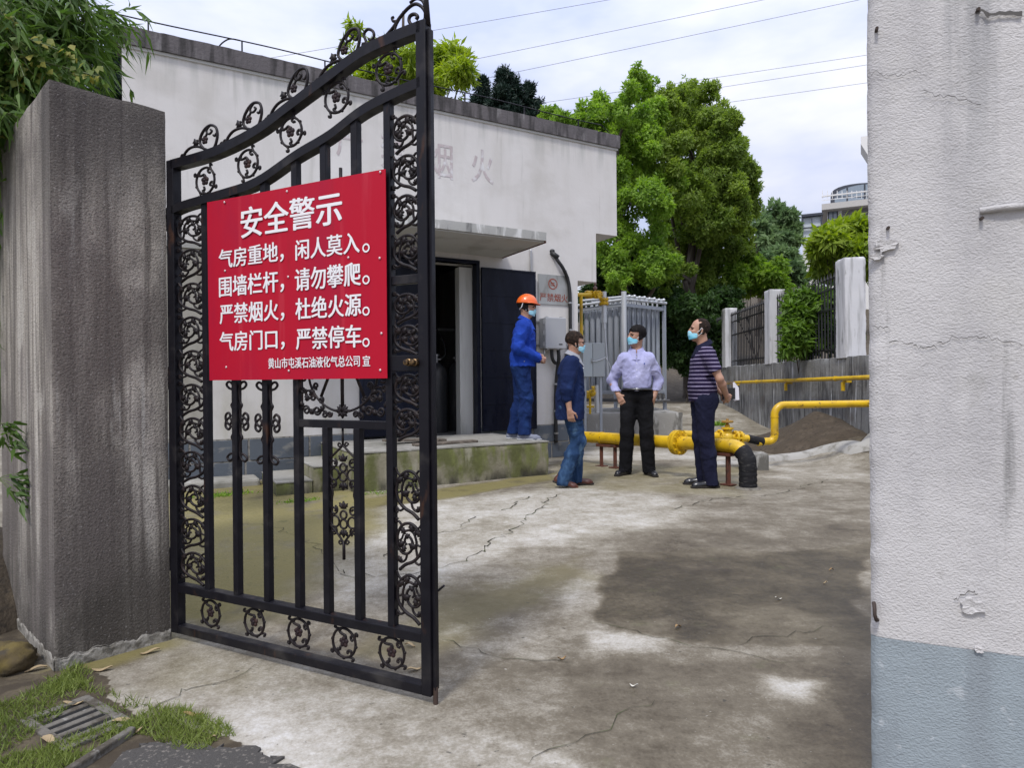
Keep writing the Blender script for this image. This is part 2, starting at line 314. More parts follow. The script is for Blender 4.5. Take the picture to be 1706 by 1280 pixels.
sand_m = mat('damp_sand', (.060, .045, .029), .98, layers=[((.085, .065, .044), (5, 5, 5), .48, .68, 6, {}), ((.038, .028, .019), (18, 18, 18), .52, .68, 6, {}), ((.25, .18, .10), (38, 38, 38), .68, .76, 5, dict(mx=.6))], bumps=[((40, 40, 40), .7, .015, 6)])
# ================================================================ ground (one sheet to the horizon)
GA = gnd(285, 1066)[:2]; GB = gnd(722, 1180)[:2]
WX0, WXS = 4.57, .062                       # the retaining wall stands along x = WX0 + WXS*y
def hgt(x, y):
    x = np.asarray(x, float); y = np.asarray(y, float)
    h = sst(10, 13.2, y)*.07 + sst(13, 18, y)*.42*sst(-1, 2.0, x) + sst(19, 75, y)*9.5 + sst(75, 300, y)*14
    h = h + sst(17, 34, y)*2.6*sst(8, 3.6, x)*sst(-2, 2.5, x)
    h = h + sst(.25, 1.4, x-(WX0+WXS*y)-.3)*1.25*sst(5, 9, y)          # garden level behind the retaining wall
    h = h + .32*np.exp(-(((x-4.95)/.55)**2+((y-9.0)/1.1)**2))
    return h + fbm(x*.7, y*.7, s=3)*.012
def gndh(px, py):                           # where the sight line meets the uneven ground
    z = 0.0
    for _ in range(14): p = gnd(px, py, z); z = z*.5+.5*float(hgt(p[0], p[1]))
    return gnd(px, py, z)
def axis(segs):
    out = [segs[0][0]]
    for a, b, st in segs:
        n = max(1, int(round((b-a)/st))); out += list(a+(b-a)*(np.arange(n)+1)/n)
    return np.array(out)
gx = axis([(-400, -120, 40), (-120, -40, 10), (-40, -12, 2), (-12, -4, .4), (-4, -2.6, .08), (-2.6, 3.2, .028), (3.2, 6.6, .06), (6.6, 12, .5), (12, 40, 3), (40, 120, 10), (120, 400, 40)])
gy = axis([(-60, -8, 8), (-8, 0, 1), (0, 1.2, .2), (1.2, 5.2, .026), (5.2, 10, .05), (10, 19, .15), (19, 40, 1), (40, 120, 5), (120, 700, 40)])
GX, GY = np.meshgrid(gx, gy); fx_, fy_ = GX.ravel(), GY.ravel(); GZ = hgt(fx_, fy_)
def seg_poly(px):
    return np.array([gnd(a, b)[:2] for a, b in px])
def psd(P, x, y):                            # signed distance to a polygon, negative inside
    d = np.full(x.shape, 1e9); ins = np.zeros(x.shape, bool); n = len(P)
    for i in range(n):
        a, b = P[i], P[(i+1) % n]; e = b-a; wx, wy = x-a[0], y-a[1]
        t = np.clip((wx*e[0]+wy*e[1])/(e@e+1e-12), 0, 1); d = np.minimum(d, (wx-e[0]*t)**2+(wy-e[1]*t)**2)
        c = ((a[1] > y) != (b[1] > y)); xi = a[0]+(y-a[1])/(e[1] if abs(e[1]) > 1e-9 else 1e-9)*e[0]; ins ^= c & (x < xi)
    d = np.sqrt(d); return np.where(ins, -d, d)
near = (np.abs(fx_) < 9) & (fy_ > .6) & (fy_ < 20)
nx_, ny_ = fx_[near], fy_[near]; w1, w2 = fbm(nx_*1.6, ny_*1.6, s=5), fbm(nx_*6, ny_*6, s=9)
lum = np.full(fx_.shape, .5, np.float32); grn = np.zeros(fx_.shape, np.float32); soi = np.zeros(fx_.shape, np.float32)
def patch(px, soft, warp, L=None, G=None, S=None, k=1.0):
    d = psd(seg_poly(px), nx_, ny_) + w1*warp + w2*warp*.45
    w = sst(soft*.5, -soft*.5, d)*k
    for arr, v in ((lum, L), (grn, G), (soi, S)):
        if v is not None: arr[near] = arr[near]*(1-w)+v*w
patch([(-400, 760), (2200, 700), (2000, 660), (-400, 690)], .6, .3, L=.58)
patch([(1150, 770), (1445, 742), (1445, 870), (1120, 870)], .5, .5, L=.50)
patch([(940, 770), (1240, 780), (1240, 830), (900, 815)], .5, .3, L=.52, G=.35)
patch([(960, 752), (1240, 752), (1240, 768), (960, 766)], .35, .2, L=.72)
patch([(1180, 820), (1445, 830), (1445, 900), (1120, 880)], .4, .4, L=.46)
patch([(1260, 765), (1445, 740), (1445, 800), (1300, 800)], .3, .4, L=.62)
patch([(560, 1000), (735, 965), (900, 912), (1020, 890), (1130, 850), (1120, 825), (900, 815), (640, 840), (560, 900)], .42, .35, L=.74, G=.06)
patch([(280, 800), (620, 815), (645, 880), (560, 930), (470, 1000), (380, 1030), (270, 1030)], .5, .25, L=.47, G=.95)
patch([(735, 985), (870, 940), (960, 930), (1000, 960), (930, 1015), (880, 1040), (770, 1085), (640, 1080), (640, 1010)], .25, .25, L=.38, G=.35)
patch([(1050, 925), (1448, 905), (1452, 1075), (1240, 1075), (1060, 1055), (955, 1032), (985, 1000), (1010, 950)], .045, .16, L=.09, G=.05)
patch([(1130, 890), (1440, 880), (1440, 925), (1075, 930)], .3, .3, L=.30)
patch([(1010, 1030), (1110, 1030), (1120, 1055), (1040, 1055)], .18, .2, L=.36)
patch([(1220, 1030), (1400, 1030), (1330, 1075), (1200, 1075)], .25, .2, L=.32)
patch([(935, 965), (1000, 945), (985, 1000), (965, 1030), (1000, 1040), (930, 1040), (915, 1000)], .12, .12, L=.66)
patch([(740, 1085), (900, 1100), (1250, 1095), (1445, 1080), (1450, 1200), (1280, 1140), (1000, 1150), (740, 1120)], .22, .2, L=.27)
for q in ([(598, 834), (760, 812), (925, 788), (925, 800), (760, 830), (598, 850)], [(270, 1062), (92, 1118), (94, 1132), (190, 1110), (292, 1076)], [(340, 808), (480, 800), (480, 828), (340, 840)]): patch(q, .12, .10, L=.16, G=.8)
for q, l in (([(955, 1040), (1110, 1064), (1100, 1084), (985, 1082)], .80), ([(838, 1068), (935, 1098), (930, 1108), (860, 1094)], .78), ([(1265, 1125), (1362, 1132), (1350, 1190), (1290, 1182)], .84),
             ([(795, 990), (830, 990), (830, 1003), (795, 1003)], .74), ([(860, 955), (900, 955), (890, 975), (855, 975)], .7), ([(735, 1030), (800, 1040), (780, 1060), (735, 1060)], .7)):
    patch(q, .09, .10, L=l)
patch([(740, 1180), (900, 1160), (1000, 1200), (900, 1260), (800, 1260)], .3, .3, L=.46)
patch([(150, 1180), (285, 1066), (560, 1120), (722, 1185), (760, 1210), (900, 1260), (1000, 1420), (420, 1500), (420, 1250)], .3, .2, L=.66)
patch([(380, 1215), (480, 1220), (700, 1320), (560, 1400), (430, 1260)], .2, .12, L=.82)
patch([(300, 1090), (430, 1120), (400, 1150), (240, 1150)], .2, .1, L=.56, G=.15)
patch([(735, 1130), (960, 1130), (1010, 1200), (820, 1230), (740, 1200)], .3, .2, L=.42)
patch([(960, 1140), (1280, 1150), (1445, 1200), (1460, 1500), (1000, 1400)], .35, .2, L=.37)
patch([(1370, 1190), (1448, 1150), (1470, 1500), (1330, 1400), (1340, 1260)], .25, .15, L=.13)
patch([(735, 1200), (760, 1205), (1000, 1290), (980, 1300)], .05, .03, L=.8, k=.8)
patch([(-600, 1120), (60, 1130), (120, 1110), (185, 1130), (180, 1165), (235, 1195), (290, 1192), (330, 1212), (420, 1250), (360, 1262), (230, 1500), (-600, 1700)], .03, .05, S=1.0)
patch([(-600, 700), (20, 900), (60, 1100), (-600, 1300)], .1, .1, S=1.0)
far = fy_ > 17.5; soi[far] = 1.0
soi[(fx_ > WX0+WXS*fy_+.1) & (fy_ > 5)] = 1.0
cd = np.exp(-(((fx_-4.95)/.62)**2+((fy_-8.9)/1.3)**2)*1.2); soi = np.maximum(soi, sst(.45, .7, cd+fbm(fx_*3, fy_*3, s=8)*.2)).astype(np.float32)
nyg, nxg = GX.shape; ii = np.arange(nyg*nxg).reshape(nyg, nxg)
Fg = np.stack([ii[:-1, :-1], ii[:-1, 1:], ii[1:, 1:], ii[1:, :-1]], -1).reshape(-1, 4)
gm = bpy.data.materials.new('stained_concrete_yard'); gm.use_nodes = True; nt = gm.node_tree; nt.nodes.clear(); Lk = nt.links.new
def _n(t, **k): return nm(nt, t, **k)
go = _n('ShaderNodeOutputMaterial'); gb = _n('ShaderNodeBsdfPrincipled'); Lk(gb.outputs[0], go.inputs[0])
gtc = _n('ShaderNodeTexCoord')
def gn(sc, det, rg=.6, off=0):
    mp_ = _n('ShaderNodeMapping'); mp_.inputs['Scale'].default_value = sc if isinstance(sc, tuple) else (sc, sc, sc); mp_.inputs['Location'].default_value = (off, off*2, 0); Lk(gtc.outputs['Object'], mp_.inputs[0])
    n = _n('ShaderNodeTexNoise'); n.inputs['Scale'].default_value = 1; n.inputs['Detail'].default_value = det; n.inputs['Roughness'].default_value = rg; Lk(mp_.outputs[0], n.inputs['Vector']); return n.outputs[0]
def gmath(op, a, b, c=None):
    n = _n('ShaderNodeMath', operation=op)
    for i, q in enumerate((a, b, c)):
        if q is None: continue
        if isinstance(q, (int, float)): n.inputs[i].default_value = q
        else: Lk(q, n.inputs[i])
    return n.outputs[0]
def gattr(a): return _n('ShaderNodeAttribute', attribute_name=a).outputs['Fac']
def grng(x, a, b, c=0., d=1.):
    n = _n('ShaderNodeMapRange', interpolation_type='SMOOTHSTEP'); Lk(x, n.inputs[0])
    for i, q in enumerate((a, b, c, d)): n.inputs[i+1].default_value = q
    return n.outputs[0]
def gmix(f, a, b):
    n = _n('ShaderNodeMix', data_type='RGBA'); Lk(f, n.inputs[0])
    for i, q in ((6, a), (7, b)):
        if isinstance(q, tuple): n.inputs[i].default_value = rgba(q)
        else: Lk(q, n.inputs[i])
    return n.outputs[2]
n1, n2, n3 = gn(1.7, 7, .62), gn((5.5, 6.5, 5), 7, .68, 4), gn(110, 3, .6, 9)
lv = gmath('MULTIPLY_ADD', gmath('SUBTRACT', n1, .5), .80, gattr('lum')); lv = gmath('MULTIPLY_ADD', gmath('SUBTRACT', n2, .5), .52, lv); lv = gmath('MULTIPLY_ADD', gmath('SUBTRACT', n3, .5), .40, lv); lv = gmath('MULTIPLY_ADD', gmath('SUBTRACT', gn(31, 5, .68, 33), .5), .42, lv); lv = gmath('MULTIPLY_ADD', gmath('SUBTRACT', gn(11, 4, .65, 41), .5), .30, lv)
rp = _n('ShaderNodeValToRGB'); cr_ = rp.color_ramp; Lk(lv, rp.inputs[0])
for i, (p, c) in enumerate(((0, (.038, .029, .018)), (.2, (.084, .067, .043)), (.42, (.150, .128, .092)), (.62, (.27, .245, .195)), (.82, (.42, .395, .345)), (1, (.55, .54, .51)))):
    e = cr_.elements[i] if i < 2 else cr_.elements.new(p)
    e.position = p; e.color = rgba(c)
for i, (p, c) in enumerate(((0, (.038, .029, .018)), (.2, (.084, .067, .043)), (.42, (.150, .128, .092)), (.62, (.27, .245, .195)), (.82, (.42, .395, .345)), (1, (.55, .54, .51)))):
    cr_.elements[i].position = p; cr_.elements[i].color = rgba(c)
gc = gmix(gmath('MULTIPLY', gattr('green'), grng(gn(1.9, 6, .6, 3), .24, .50)), rp.outputs[0], (.225, .195, .075))
gc = gmix(gmath('MULTIPLY', grng(gn(4.5, 6, .62, 21), .60, .72), gmath('MULTIPLY_ADD', gattr('green'), .5, .22)), gc, (.105, .110, .045))
gc = gmix(gmath('MULTIPLY', grng(gn((21, 30, 21), 4, .6, 12), .665, .72), .75), gc, (.045, .042, .034))
gc = gmix(gmath('MULTIPLY', grng(gn(48, 3, .5, 15), .71, .76), .5), gc, (.5, .48, .42))
soilc = gmix(grng(gn(9, 6, .6, 6), .42, .64), (.052, .040, .026), (.105, .085, .055))
gc = gmix(grng(gmath('MULTIPLY_ADD', gmath('SUBTRACT', gn(13, 5, .6, 8), .5), .6, gattr('soil')), .45, .6), gc, soilc); Lk(gc, gb.inputs['Base Color'])
Lk(grng(lv, .05, .6, .50, .93), gb.inputs['Roughness']); gb.inputs['Specular IOR Level'].default_value = .4
b1 = _n('ShaderNodeBump'); b1.inputs['Strength'].default_value = .55; b1.inputs['Distance'].default_value = .008; Lk(gn(42, 7, .7), b1.inputs['Height'])
b2 = _n('ShaderNodeBump'); b2.inputs['Strength'].default_value = .5; b2.inputs['Distance'].default_value = .04; Lk(gn(3.2, 5, .6, 2), b2.inputs['Height']); Lk(b1.outputs[0], b2.inputs['Normal']); Lk(b2.outputs[0], gb.inputs['Normal'])
crack_m = mat('crack_fill_soil', (.04, .036, .022), 1.0, layers=[((.07, .085, .03), (12, 12, 12), .5, .62, 5, {})])
# cracks are thin slits of soil in the same mesh
Vg = np.stack([fx_, fy_, GZ], -1); Vc = []; Fc = []; rc = random.Random(4)
def crack(px, w, jit=.03):
    P = [gnd(a, b)[:2] for a, b in px]; Q = [P[0]]
    for a, b in zip(P, P[1:]):
        n = max(2, int(np.linalg.norm(b-a)/.05))
        for i in range(1, n+1): Q.append(a+(b-a)*i/n+np.array([rc.gauss(0, 1), rc.gauss(0, 1)])*jit*.5)
    base = len(Vg)+len(Vc)
    for i, q in enumerate(Q):
        d = Q[min(i+1, len(Q)-1)]-Q[max(i-1, 0)]; d = d/(np.linalg.norm(d)+1e-9); nn = np.array([-d[1], d[0]])
        ww = w*(.25+rc.random()*1.1)*(.3 if i in (0, len(Q)-1) else 1)
        for s in (-1, 1):
            p = q+nn*ww*s; Vc.append((p[0], p[1], float(hgt(p[0], p[1]))+.0035))
    for i in range(len(Q)-1): Fc.append((base+2*i, base+2*i+1, base+2*i+3, base+2*i+2)[::-1])
crack([(735, 948), (800, 922), (822, 900), (862, 880), (885, 858), (912, 838), (930, 825)], .0048, .045)
crack([(835, 852), (860, 838), (880, 828)], .006, .04)
crack([(735, 1065), (800, 1085), (862, 1100), (945, 1103)], .0018, .035)
crack([(970, 1035), (1040, 1047), (1130, 1070), (1200, 1080), (1280, 1100), (1360, 1110)], .0018, .03)
crack([(1210, 1080), (1250, 1062), (1340, 1052), (1420, 1045)], .0018, .03)
crack([(880, 1280), (920, 1250), (975, 1230), (1030, 1195), (1090, 1165)], .0013, .03)
crack([(235, 1195), (265, 1177), (300, 1155), (330, 1145), (400, 1130), (440, 1100)], .0018, .02)
crack([(380, 870), (460, 880), (520, 905), (580, 960), (640, 960), (735, 950)], .0025, .05)
crack([(1120, 850), (1200, 830), (1290, 825), (1380, 800)], .004, .05)
crack([(640, 930), (700, 900), (760, 885), (790, 860)], .004, .05)
mi = np.concatenate([np.zeros(len(Fg), np.int32), np.ones(len(Fc), np.int32)])
me = np_mesh('yard_ground', np.concatenate([Vg, np.array(Vc)]), np.concatenate([Fg, np.array(Fc)]), [gm, crack_m], True, mi)
for nme, arr in (('lum', lum), ('green', grn), ('soil', soi)):
    a = me.attributes.new(nme, 'FLOAT', 'POINT'); a.data.foreach_set('value', np.concatenate([arr, np.full(len(Vc), .2)]).astype(np.float32))
tag(mesh_obj('yard_ground', me), kind='structure')
# asphalt lane and kerb strip in the near corner
asph = mat('worn_asphalt', (.066, .062, .057), .95, layers=[((.17, .155, .135), (75, 75, 75), .55, .68, 3, {}), ((.095, .085, .07), (4, 4, 4), .45, .65, 6, dict(mx=.8))], bumps=[((140, 140, 140), .8, .008, 4)])
mb = MB(); P = [gnd(*q) for q in ((205, 1262), (255, 1243), (330, 1248), (420, 1253), (470, 1272), (560, 1330), (800, 1900), (-500, 1900))]
Q_ = []; rj = random.Random(7)
for a_, b_ in zip(P, P[1:]+P[:1]):
    for i_ in range(9): q_ = a_+(b_-a_)*i_/9; Q_.append(q_+np.array([rj.gauss(0, .011), rj.gauss(0, .011), 0]))
P = Q_; nP = len(P)
mb.add([(p[0], p[1], .013) for p in P[::-1]]+[(p[0], p[1], -.02) for p in P[::-1]], [tuple(range(nP))]+[(i, nP+i, nP+(i+1) % nP, (i+1) % nP) for i in range(nP)])
o = mb.build('asphalt_road', asph); tag(o, kind='structure')
kerb_m = mat('dirty_kerb', (.15, .14, .12), .95, layers=[((.07, .06, .045), (20, 20, 20), .45, .62, 6, {}), ((.27, .26, .24), (30, 30, 30), .58, .72, 5, {})], bumps=[((60, 60, 60), .8, .008, 6)])
mb = MB(); a, b = gnd(95, 1310), gnd(222, 1224); mb.beam((a[0], a[1], .006), (b[0], b[1], .002), .026, .05)
tag(mb.build('kerb_strip', kerb_m, bevel=.006), kind='structure')
# ================================================================ gate pillar on the hinge side
C0, C1 = gnd(92, 1120), gnd(285, 1066); PM = frame(C0, (C1-C0)); PW = float(np.linalg.norm((C1-C0)[:2]))
root = thing('gate_pillar', 'grey roughcast gate pillar with dark rain streaks, the gate hangs beside it', 'pillar', C0)
def rough_box(M, x0, x1, y0, y1, z0, z1, st, amp, seed):        # a box whose faces and arrises are slightly worn
    xs, ys, zs = (np.linspace(a, b, max(2, int((b-a)/st)+1)) for a, b in ((x0, x1), (y0, y1), (z0, z1))); V = []; F = []
    def face(A, B, f):
        base = len(V); na, nb = len(A), len(B)
        for a in A:
            for b in B: V.append(f(a, b))
        for i in range(na-1):
            for j in range(nb-1): F.append((base+i*nb+j, base+(i+1)*nb+j, base+(i+1)*nb+j+1, base+i*nb+j+1))
    face(xs, zs, lambda a, b: (a, y0, b)); face(xs, zs[::-1], lambda a, b: (a, y1, b)); face(ys, zs, lambda a, b: (x1, a, b)); face(ys, zs[::-1], lambda a, b: (x0, a, b))
    face(xs, ys, lambda a, b: (a, b, z1)); face(xs, ys[::-1], lambda a, b: (a, b, z0))
    V = np.array(V); d = fbm(V[:, 0]*6, V[:, 1]*6, V[:, 2]*6, seed, 4); c = np.array([(x0+x1)/2, (y0+y1)/2, (z0+z1)/2])
    eb = (np.abs(V[:, 0]-x0) < st*.6).astype(int)+(np.abs(V[:, 0]-x1) < st*.6)+(np.abs(V[:, 1]-y0) < st*.6)+(np.abs(V[:, 1]-y1) < st*.6)+(np.abs(V[:, 2]-z1) < st*.6)
    k = np.where(eb >= 2, -np.abs(d)*amp*2.2-amp*.5, d*amp*.35); n = V-c; n[:, 2] *= .0; n /= np.linalg.norm(n, axis=1)[:, None]+1e-6
    V = V+n*k[:, None]; V[:, 2] += np.where(np.abs(V[:, 2]-z1) < st*.6, np.where(eb >= 2, -np.abs(d)*amp*2, d*amp), 0)
    Mn = np.array(M); V = V@Mn[:3, :3].T+Mn[:3, 3]
    return V, np.array(F)
V, F = rough_box(PM, 0, PW, 0, 1.02, -.05, 2.32, .022, .004, 2)
mesh_obj('shaft', np_mesh('shaft', V, F, pillar_m), root)
# broken mortar skirt at its foot
V, F = rough_box(PM, -.005, PW+.003, -.007, 1.025, -.05, .05, .006, .006, 6)
zt = V[:, 2] > .03; V[zt, 2] += fbm(V[zt, 0]*40, V[zt, 1]*40, s=3)*.02; V += (fbm(V[:, 0]*70, V[:, 1]*70, V[:, 2]*70, 5, 3)*.0045)[:, None]*[.7, -.7, .3]
mesh_obj('mortar_skirt', np_mesh('mortar_skirt', V, F, mortar_m), root)
# ================================================================ white wall on the other side of the opening
g_ = (GB-GA)/np.linalg.norm(GB-GA)
tt = 1.96; 
dR = ray(1446, 640); den = g_[0]*dR[1]-g_[1]*dR[0]; tt = (GA[1]*dR[0]-GA[0]*dR[1])/den
WE = GA+g_*tt; WM = frame(WE, (math.sin(R_(114.5)), math.cos(R_(114.5))))
root = thing('gate_wall', 'tall white stucco wall with a grey painted dado, close by at the open side of the gateway', 'wall', (WE[0], WE[1], 0))
DZ = float(gnd(1451, 1060)[2]); dl = ray(1451, 1060); DZ = CAMH+dl[2]*(WE[1]/dl[1])
def wall_sheet(name, z0, z1, m, off):
    xs = np.linspace(0, 1.9, 96); zs = np.linspace(z0, z1, max(2, int((z1-z0)/.02))); V = []; F = []
    X, Z = np.meshgrid(xs, zs); d = fbm(X*4, np.zeros_like(X), Z*4, 4, 4)*.006+off
    lip = np.exp(-X/.012)*(.010+np.abs(fbm(np.zeros_like(X)+2, X*0, Z*14, 8, 5))*.03)        # chipped arris
    Vf = np.stack([X+lip*.25, -d+lip, Z], -1).reshape(-1, 3); n = len(xs); k = np.arange(len(zs)*n).reshape(len(zs), n)
    F = list(np.stack([k[:-1, :-1], k[:-1, 1:], k[1:, 1:], k[1:, :-1]], -1).reshape(-1, 4))
    # return at the free end, running back along the thickness, and the back
    Vb = np.stack([np.full(len(zs), .10), np.full(len(zs), .30), zs], -1); b0 = len(Vf); e = k[:, 0]
    F += [(b0+i, e[i], e[i+1], b0+i+1) for i in range(len(zs)-1)]
    Vk = np.stack([np.full(len(zs), 1.9), np.full(len(zs), .30), zs], -1); k0 = b0+len(Vb); r = k[:, -1]
    F += [(k0+i, b0+i, b0+i+1, k0+i+1) for i in range(len(zs)-1)]+[(r[i], k0+i, k0+i+1, r[i+1]) for i in range(len(zs)-1)]
    Mn = np.array(WM); V = np.concatenate([Vf, Vb, Vk])@Mn[:3, :3].T+Mn[:3, 3]
    return mesh_obj(name, np_mesh(name, V, np.array(F), m, False), root)
wall_sheet('plaster_face', DZ, 2.55, stucco, 0.0); wall_sheet('painted_dado', -.05, DZ, stucco_grey, .0015)
mb = MB(WM); mb.box(-.0, 1.9, .012, .30, 2.545, 2.56); mb.build('wall_top', stucco, root)
def onwall(px, py):
    d = ray(px, py); o = np.array([WE[0], WE[1]]); n = np.array([WM[0][1], WM[1][1]]); k = (o@n)/(d[:2]@n)
    p = d*k+np.array([0, 0, CAMH]); return float((p[:2]-o)@np.array([WM[0][0], WM[1][0]])), float(p[2])
mb = MB(WM); a, b = onwall(1632, 352), onwall(1712, 345)
mb.tube([(a[0], -.004, a[1]), ((a[0]+b[0])/2, -.012, (a[1]+b[1])/2+.002), (b[0]+.02, -.010, b[1])], .0075, 10); mb.build('plastered_conduit', stucco, root, smooth=50)
nail_m = mat('old_nail', (.045, .03, .024), .8)
for px, py in ((1634, 364), (1479, 380), (1460, 50), (1628, 18)):
    mb = MB(WM); x, z = onwall(px, py); mb.tube([(x, .01, z), (x, -.016, z-.002)], .004, 8); mb.build('rusty_nail', nail_m, root)
x, z = onwall(1456, 1018); mb = MB(WM); mb.tube([(x, .0, z+.02), (x, -.018, z+.012), (x, -.022, z-.004), (x+.004, -.018, z-.018), (x+.008, .0, z-.022)], .0045, 8); mb.build('hinge_hook', nail_m, root, smooth=50)
# flaking and a gouge: thin plaster scabs and a hollow with a dark rim
mb = MB(WM)
for (px, py, w, h, s) in ((1476, 410, .055, .03, 1), (1460, 428, .03, .02, 2), (1630, 1082, .018, .012, 3), (1618, 1010, .05, .035, 5)):
    x, z = onwall(px, py); q = []; rr = random.Random(s)
    for i in range(16):
        t = 2*math.pi*i/16; k = .7+rr.random()*.5; q.append((x+math.cos(t)*w*k*.5, -.0085-rr.random()*.003, z+math.sin(t)*h*k*.5))
    mb.add(q+[(p[0], .004, p[2]) for p in q]+[(x, -.007, z)], [(16+i, 16+(i+1) % 16, (i+1) % 16, i) for i in range(16)]+[(i, (i+1) % 16, 32) for i in range(16)])
mb.build('loose_plaster_scab', stucco, root)
mb = MB(WM); rr = random.Random(8)
def wcrack(px, w):
    Q = []
    for (a, b) in zip(px, px[1:]):
        for i in range(8): Q.append((a[0]+(b[0]-a[0])*i/8+rr.gauss(0, 1.2), a[1]+(b[1]-a[1])*i/8+rr.gauss(0, 2.2)))
    Q = [onwall(*q) for q in Q]
    V = []
    for i, (x, z) in enumerate(Q):
        k = w*(.4+rr.random()*.9); V += [(x, -.0062, z-k), (x, -.0062, z+k)]
    mb.add(V, [(2*i, 2*i+2, 2*i+3, 2*i+1) for i in range(len(Q)-1)])
wcrack([(1480, 566), (1520, 572), (1545, 580), (1580, 566), (1625, 560), (1660, 566), (1710, 574)], .0011)
wcrack([(1452, 545), (1480, 548)], .0009); wcrack([(1540, 155), (1590, 165), (1640, 175)], .0009); wcrack([(1452, 125), (1500, 128), (1540, 118)], .0009); wcrack([(1590, 1000), (1612, 985), (1630, 992)], .0014)
wcrack([(1625, 15), (1650, 26), (1710, 22)], .006)
mb.build('hairline_crack', mat('crack_grime', (.10, .095, .09), 1.0), root)
# ================================================================ wrought iron gate leaf
GM = frame(GA, GB-GA); gux = np.array([GM[0][0], GM[1][0]]); gny = np.array([GM[0][1], GM[1][1]])
def g2(px, py):                              # photo pixel -> (along the leaf, height) on the leaf's front face
    d = ray(px, py); k = (GA@gny)/(d[:2]@gny); p = d*k+np.array([0, 0, CAMH]); return float((p[:2]-GA)@gux), float(p[2])
def s_of(px, py=640): return g2(px, py)[0]
gate = thing('wrought_iron_gate', 'black wrought iron gate leaf with scrollwork and arched top, carrying the red warning board', 'gate', GA)
TH = .042                                    # thickness of the frame tubes
def seg2(name, a, b, w, m=black_iron, y0=0.0, y1=TH, par=gate, bevel=.003):
    """flat bar of width w between two (s, z) points"""
    a, b = np.array(a), np.array(b); d = (b-a)/np.linalg.norm(b-a); n = np.array([-d[1], d[0]])*w/2
    mb = MB(GM); mb.prism([tuple(a-n), tuple(b-n), tuple(b+n), tuple(a+n)], y0, y1); return mb.build(name, m, par, bevel=bevel)
def band(name, pts, th, m=black_iron, y0=0.0, y1=TH):
    """curved rail: pts are its (s, z) top edge, th its depth"""
    mb = MB(GM); n = len(pts)
    V = [(s, y, z-o) for s, z in pts for y, o in ((y0, 0), (y1, 0), (y1, th), (y0, th))]
    F = [(4*i+j, 4*i+(j+1) % 4, 4*i+4+(j+1) % 4, 4*i+4+j) for i in range(n-1) for j in range(4)]+[(3, 2, 1, 0), tuple(4*n-4+j for j in range(4))]
    mb.add(V, F); return mb.build(name, m, gate, smooth=40)
sL = g2(280, 640)[0]; sL1 = s_of(297); sR0 = s_of(697); sR = g2(713, 640)[0]
zb0, zb1 = g2(500, 1107)[1], g2(297, 1043)[1]                    # bottom rail
zb = g2(720, 1164)[1]; zlow = zb
ZTOP = g2(706, 30)[1]; ZL = g2(283, 266)[1]
W_ST = .046; W_SR = sR-sR0
# stiles
mb = MB(GM); mb.box(sL, sL+W_ST, 0, TH, zlow, ZL); st = mb.build('hinge_stile', black_iron, gate, bevel=.003)
mb = MB(GM); mb.box(sR-W_SR, sR, 0, TH, zlow, ZTOP); mb.build('closing_stile', black_iron, gate, bevel=.003)
mb = MB(GM); mb.box(sR+.0005, sR+.012, TH*.3, TH*.85, zlow+.02, ZTOP-.03); mb.build('closing_strip', black_iron, gate, bevel=.002)
for k, zz in enumerate((.35, 1.15, 1.85)):
    mb = MB(GM); mb.tube([(sL-.012, TH*.4, zz-.05), (sL-.012, TH*.4, zz+.05)], .014, 10); mb.build('hinge', black_iron, gate, smooth=40)
# rails
TOPE = [(283, 266), (353, 245), (424, 209), (479, 168), (545, 118), (600, 77), (656, 50), (699, 33)]
SEC = [(285, 343), (306, 334), (360, 318), (424, 296), (490, 251), (545, 218), (600, 176), (656, 146), (699, 127)]
TOPc = [g2(*q) for q in TOPE]; SECc = [g2(*q) for q in SEC]
band('arched_top_rail', [tuple(p) for p in cr(TOPc, 6)], .040); band('arched_second_rail', [tuple(p) for p in cr(SECc, 6)], .036)
def interp(C, s):
    xs = [c[0] for c in C]; zs = [c[1] for c in C]; return float(np.interp(s, xs, zs))
SEC_f = [tuple(p) for p in cr(SECc, 6)]; TOP_f = [tuple(p) for p in cr(TOPc, 6)]
zl1 = g2(296, 975)[1]; zl0 = g2(296, 991)[1]; zl1 = (zl1+g2(705, 1056)[1])/2; zl0 = zl1-.036
zq1 = (g2(297, 1043.5)[1]+g2(705, 1143)[1])/2
mb = MB(GM); mb.box(sL+W_ST, sR-W_SR, .001, TH-.001, zl0, zl1); mb.build('lower_rail', black_iron, gate, bevel=.003)
mb = MB(GM); mb.box(sL+W_ST, sR-W_SR, .001, TH-.001, zlow, zq1); mb.build('bottom_rail', black_iron, gate, bevel=.003)
# upright bars
BW = .029; bars = {}
zmid = g2(560, 708)[1]
def bar(px, z0, z1, w=BW):
    s = s_of(px, 800); mb = MB(GM); mb.box(s-w/2, s+w/2, .007, TH-.007, z0, z1); mb.build('upright_bar', black_iron, gate, bevel=.002); return s
s340 = bar(340.5, zl1-.004, interp(SEC_f, s_of(340))-.03); s388 = bar(388.5, zl1-.004, interp(SEC_f, s_of(388))-.03)
s439 = bar(439.5, zl1-.004, interp(SEC_f, s_of(439))-.03); s491 = bar(491.5, zl1-.004, interp(SEC_f, s_of(491))-.03)
s647 = bar(647, zl1-.004, interp(SEC_f, s_of(647))-.03)
s539 = bar(539.5, zl1-.004, zmid-.012); s592 = bar(592, zl1-.004, zmid-.012)
zsp = g2(560, 560)[1]
for px in (535, 587):
    s = s_of(px, 260); mb = MB(GM); mb.box(s-BW/2, s+BW/2, .006, TH-.006, zsp, interp(SEC_f, s)-.03); mb.build('upright_bar', black_iron, gate, bevel=.002)
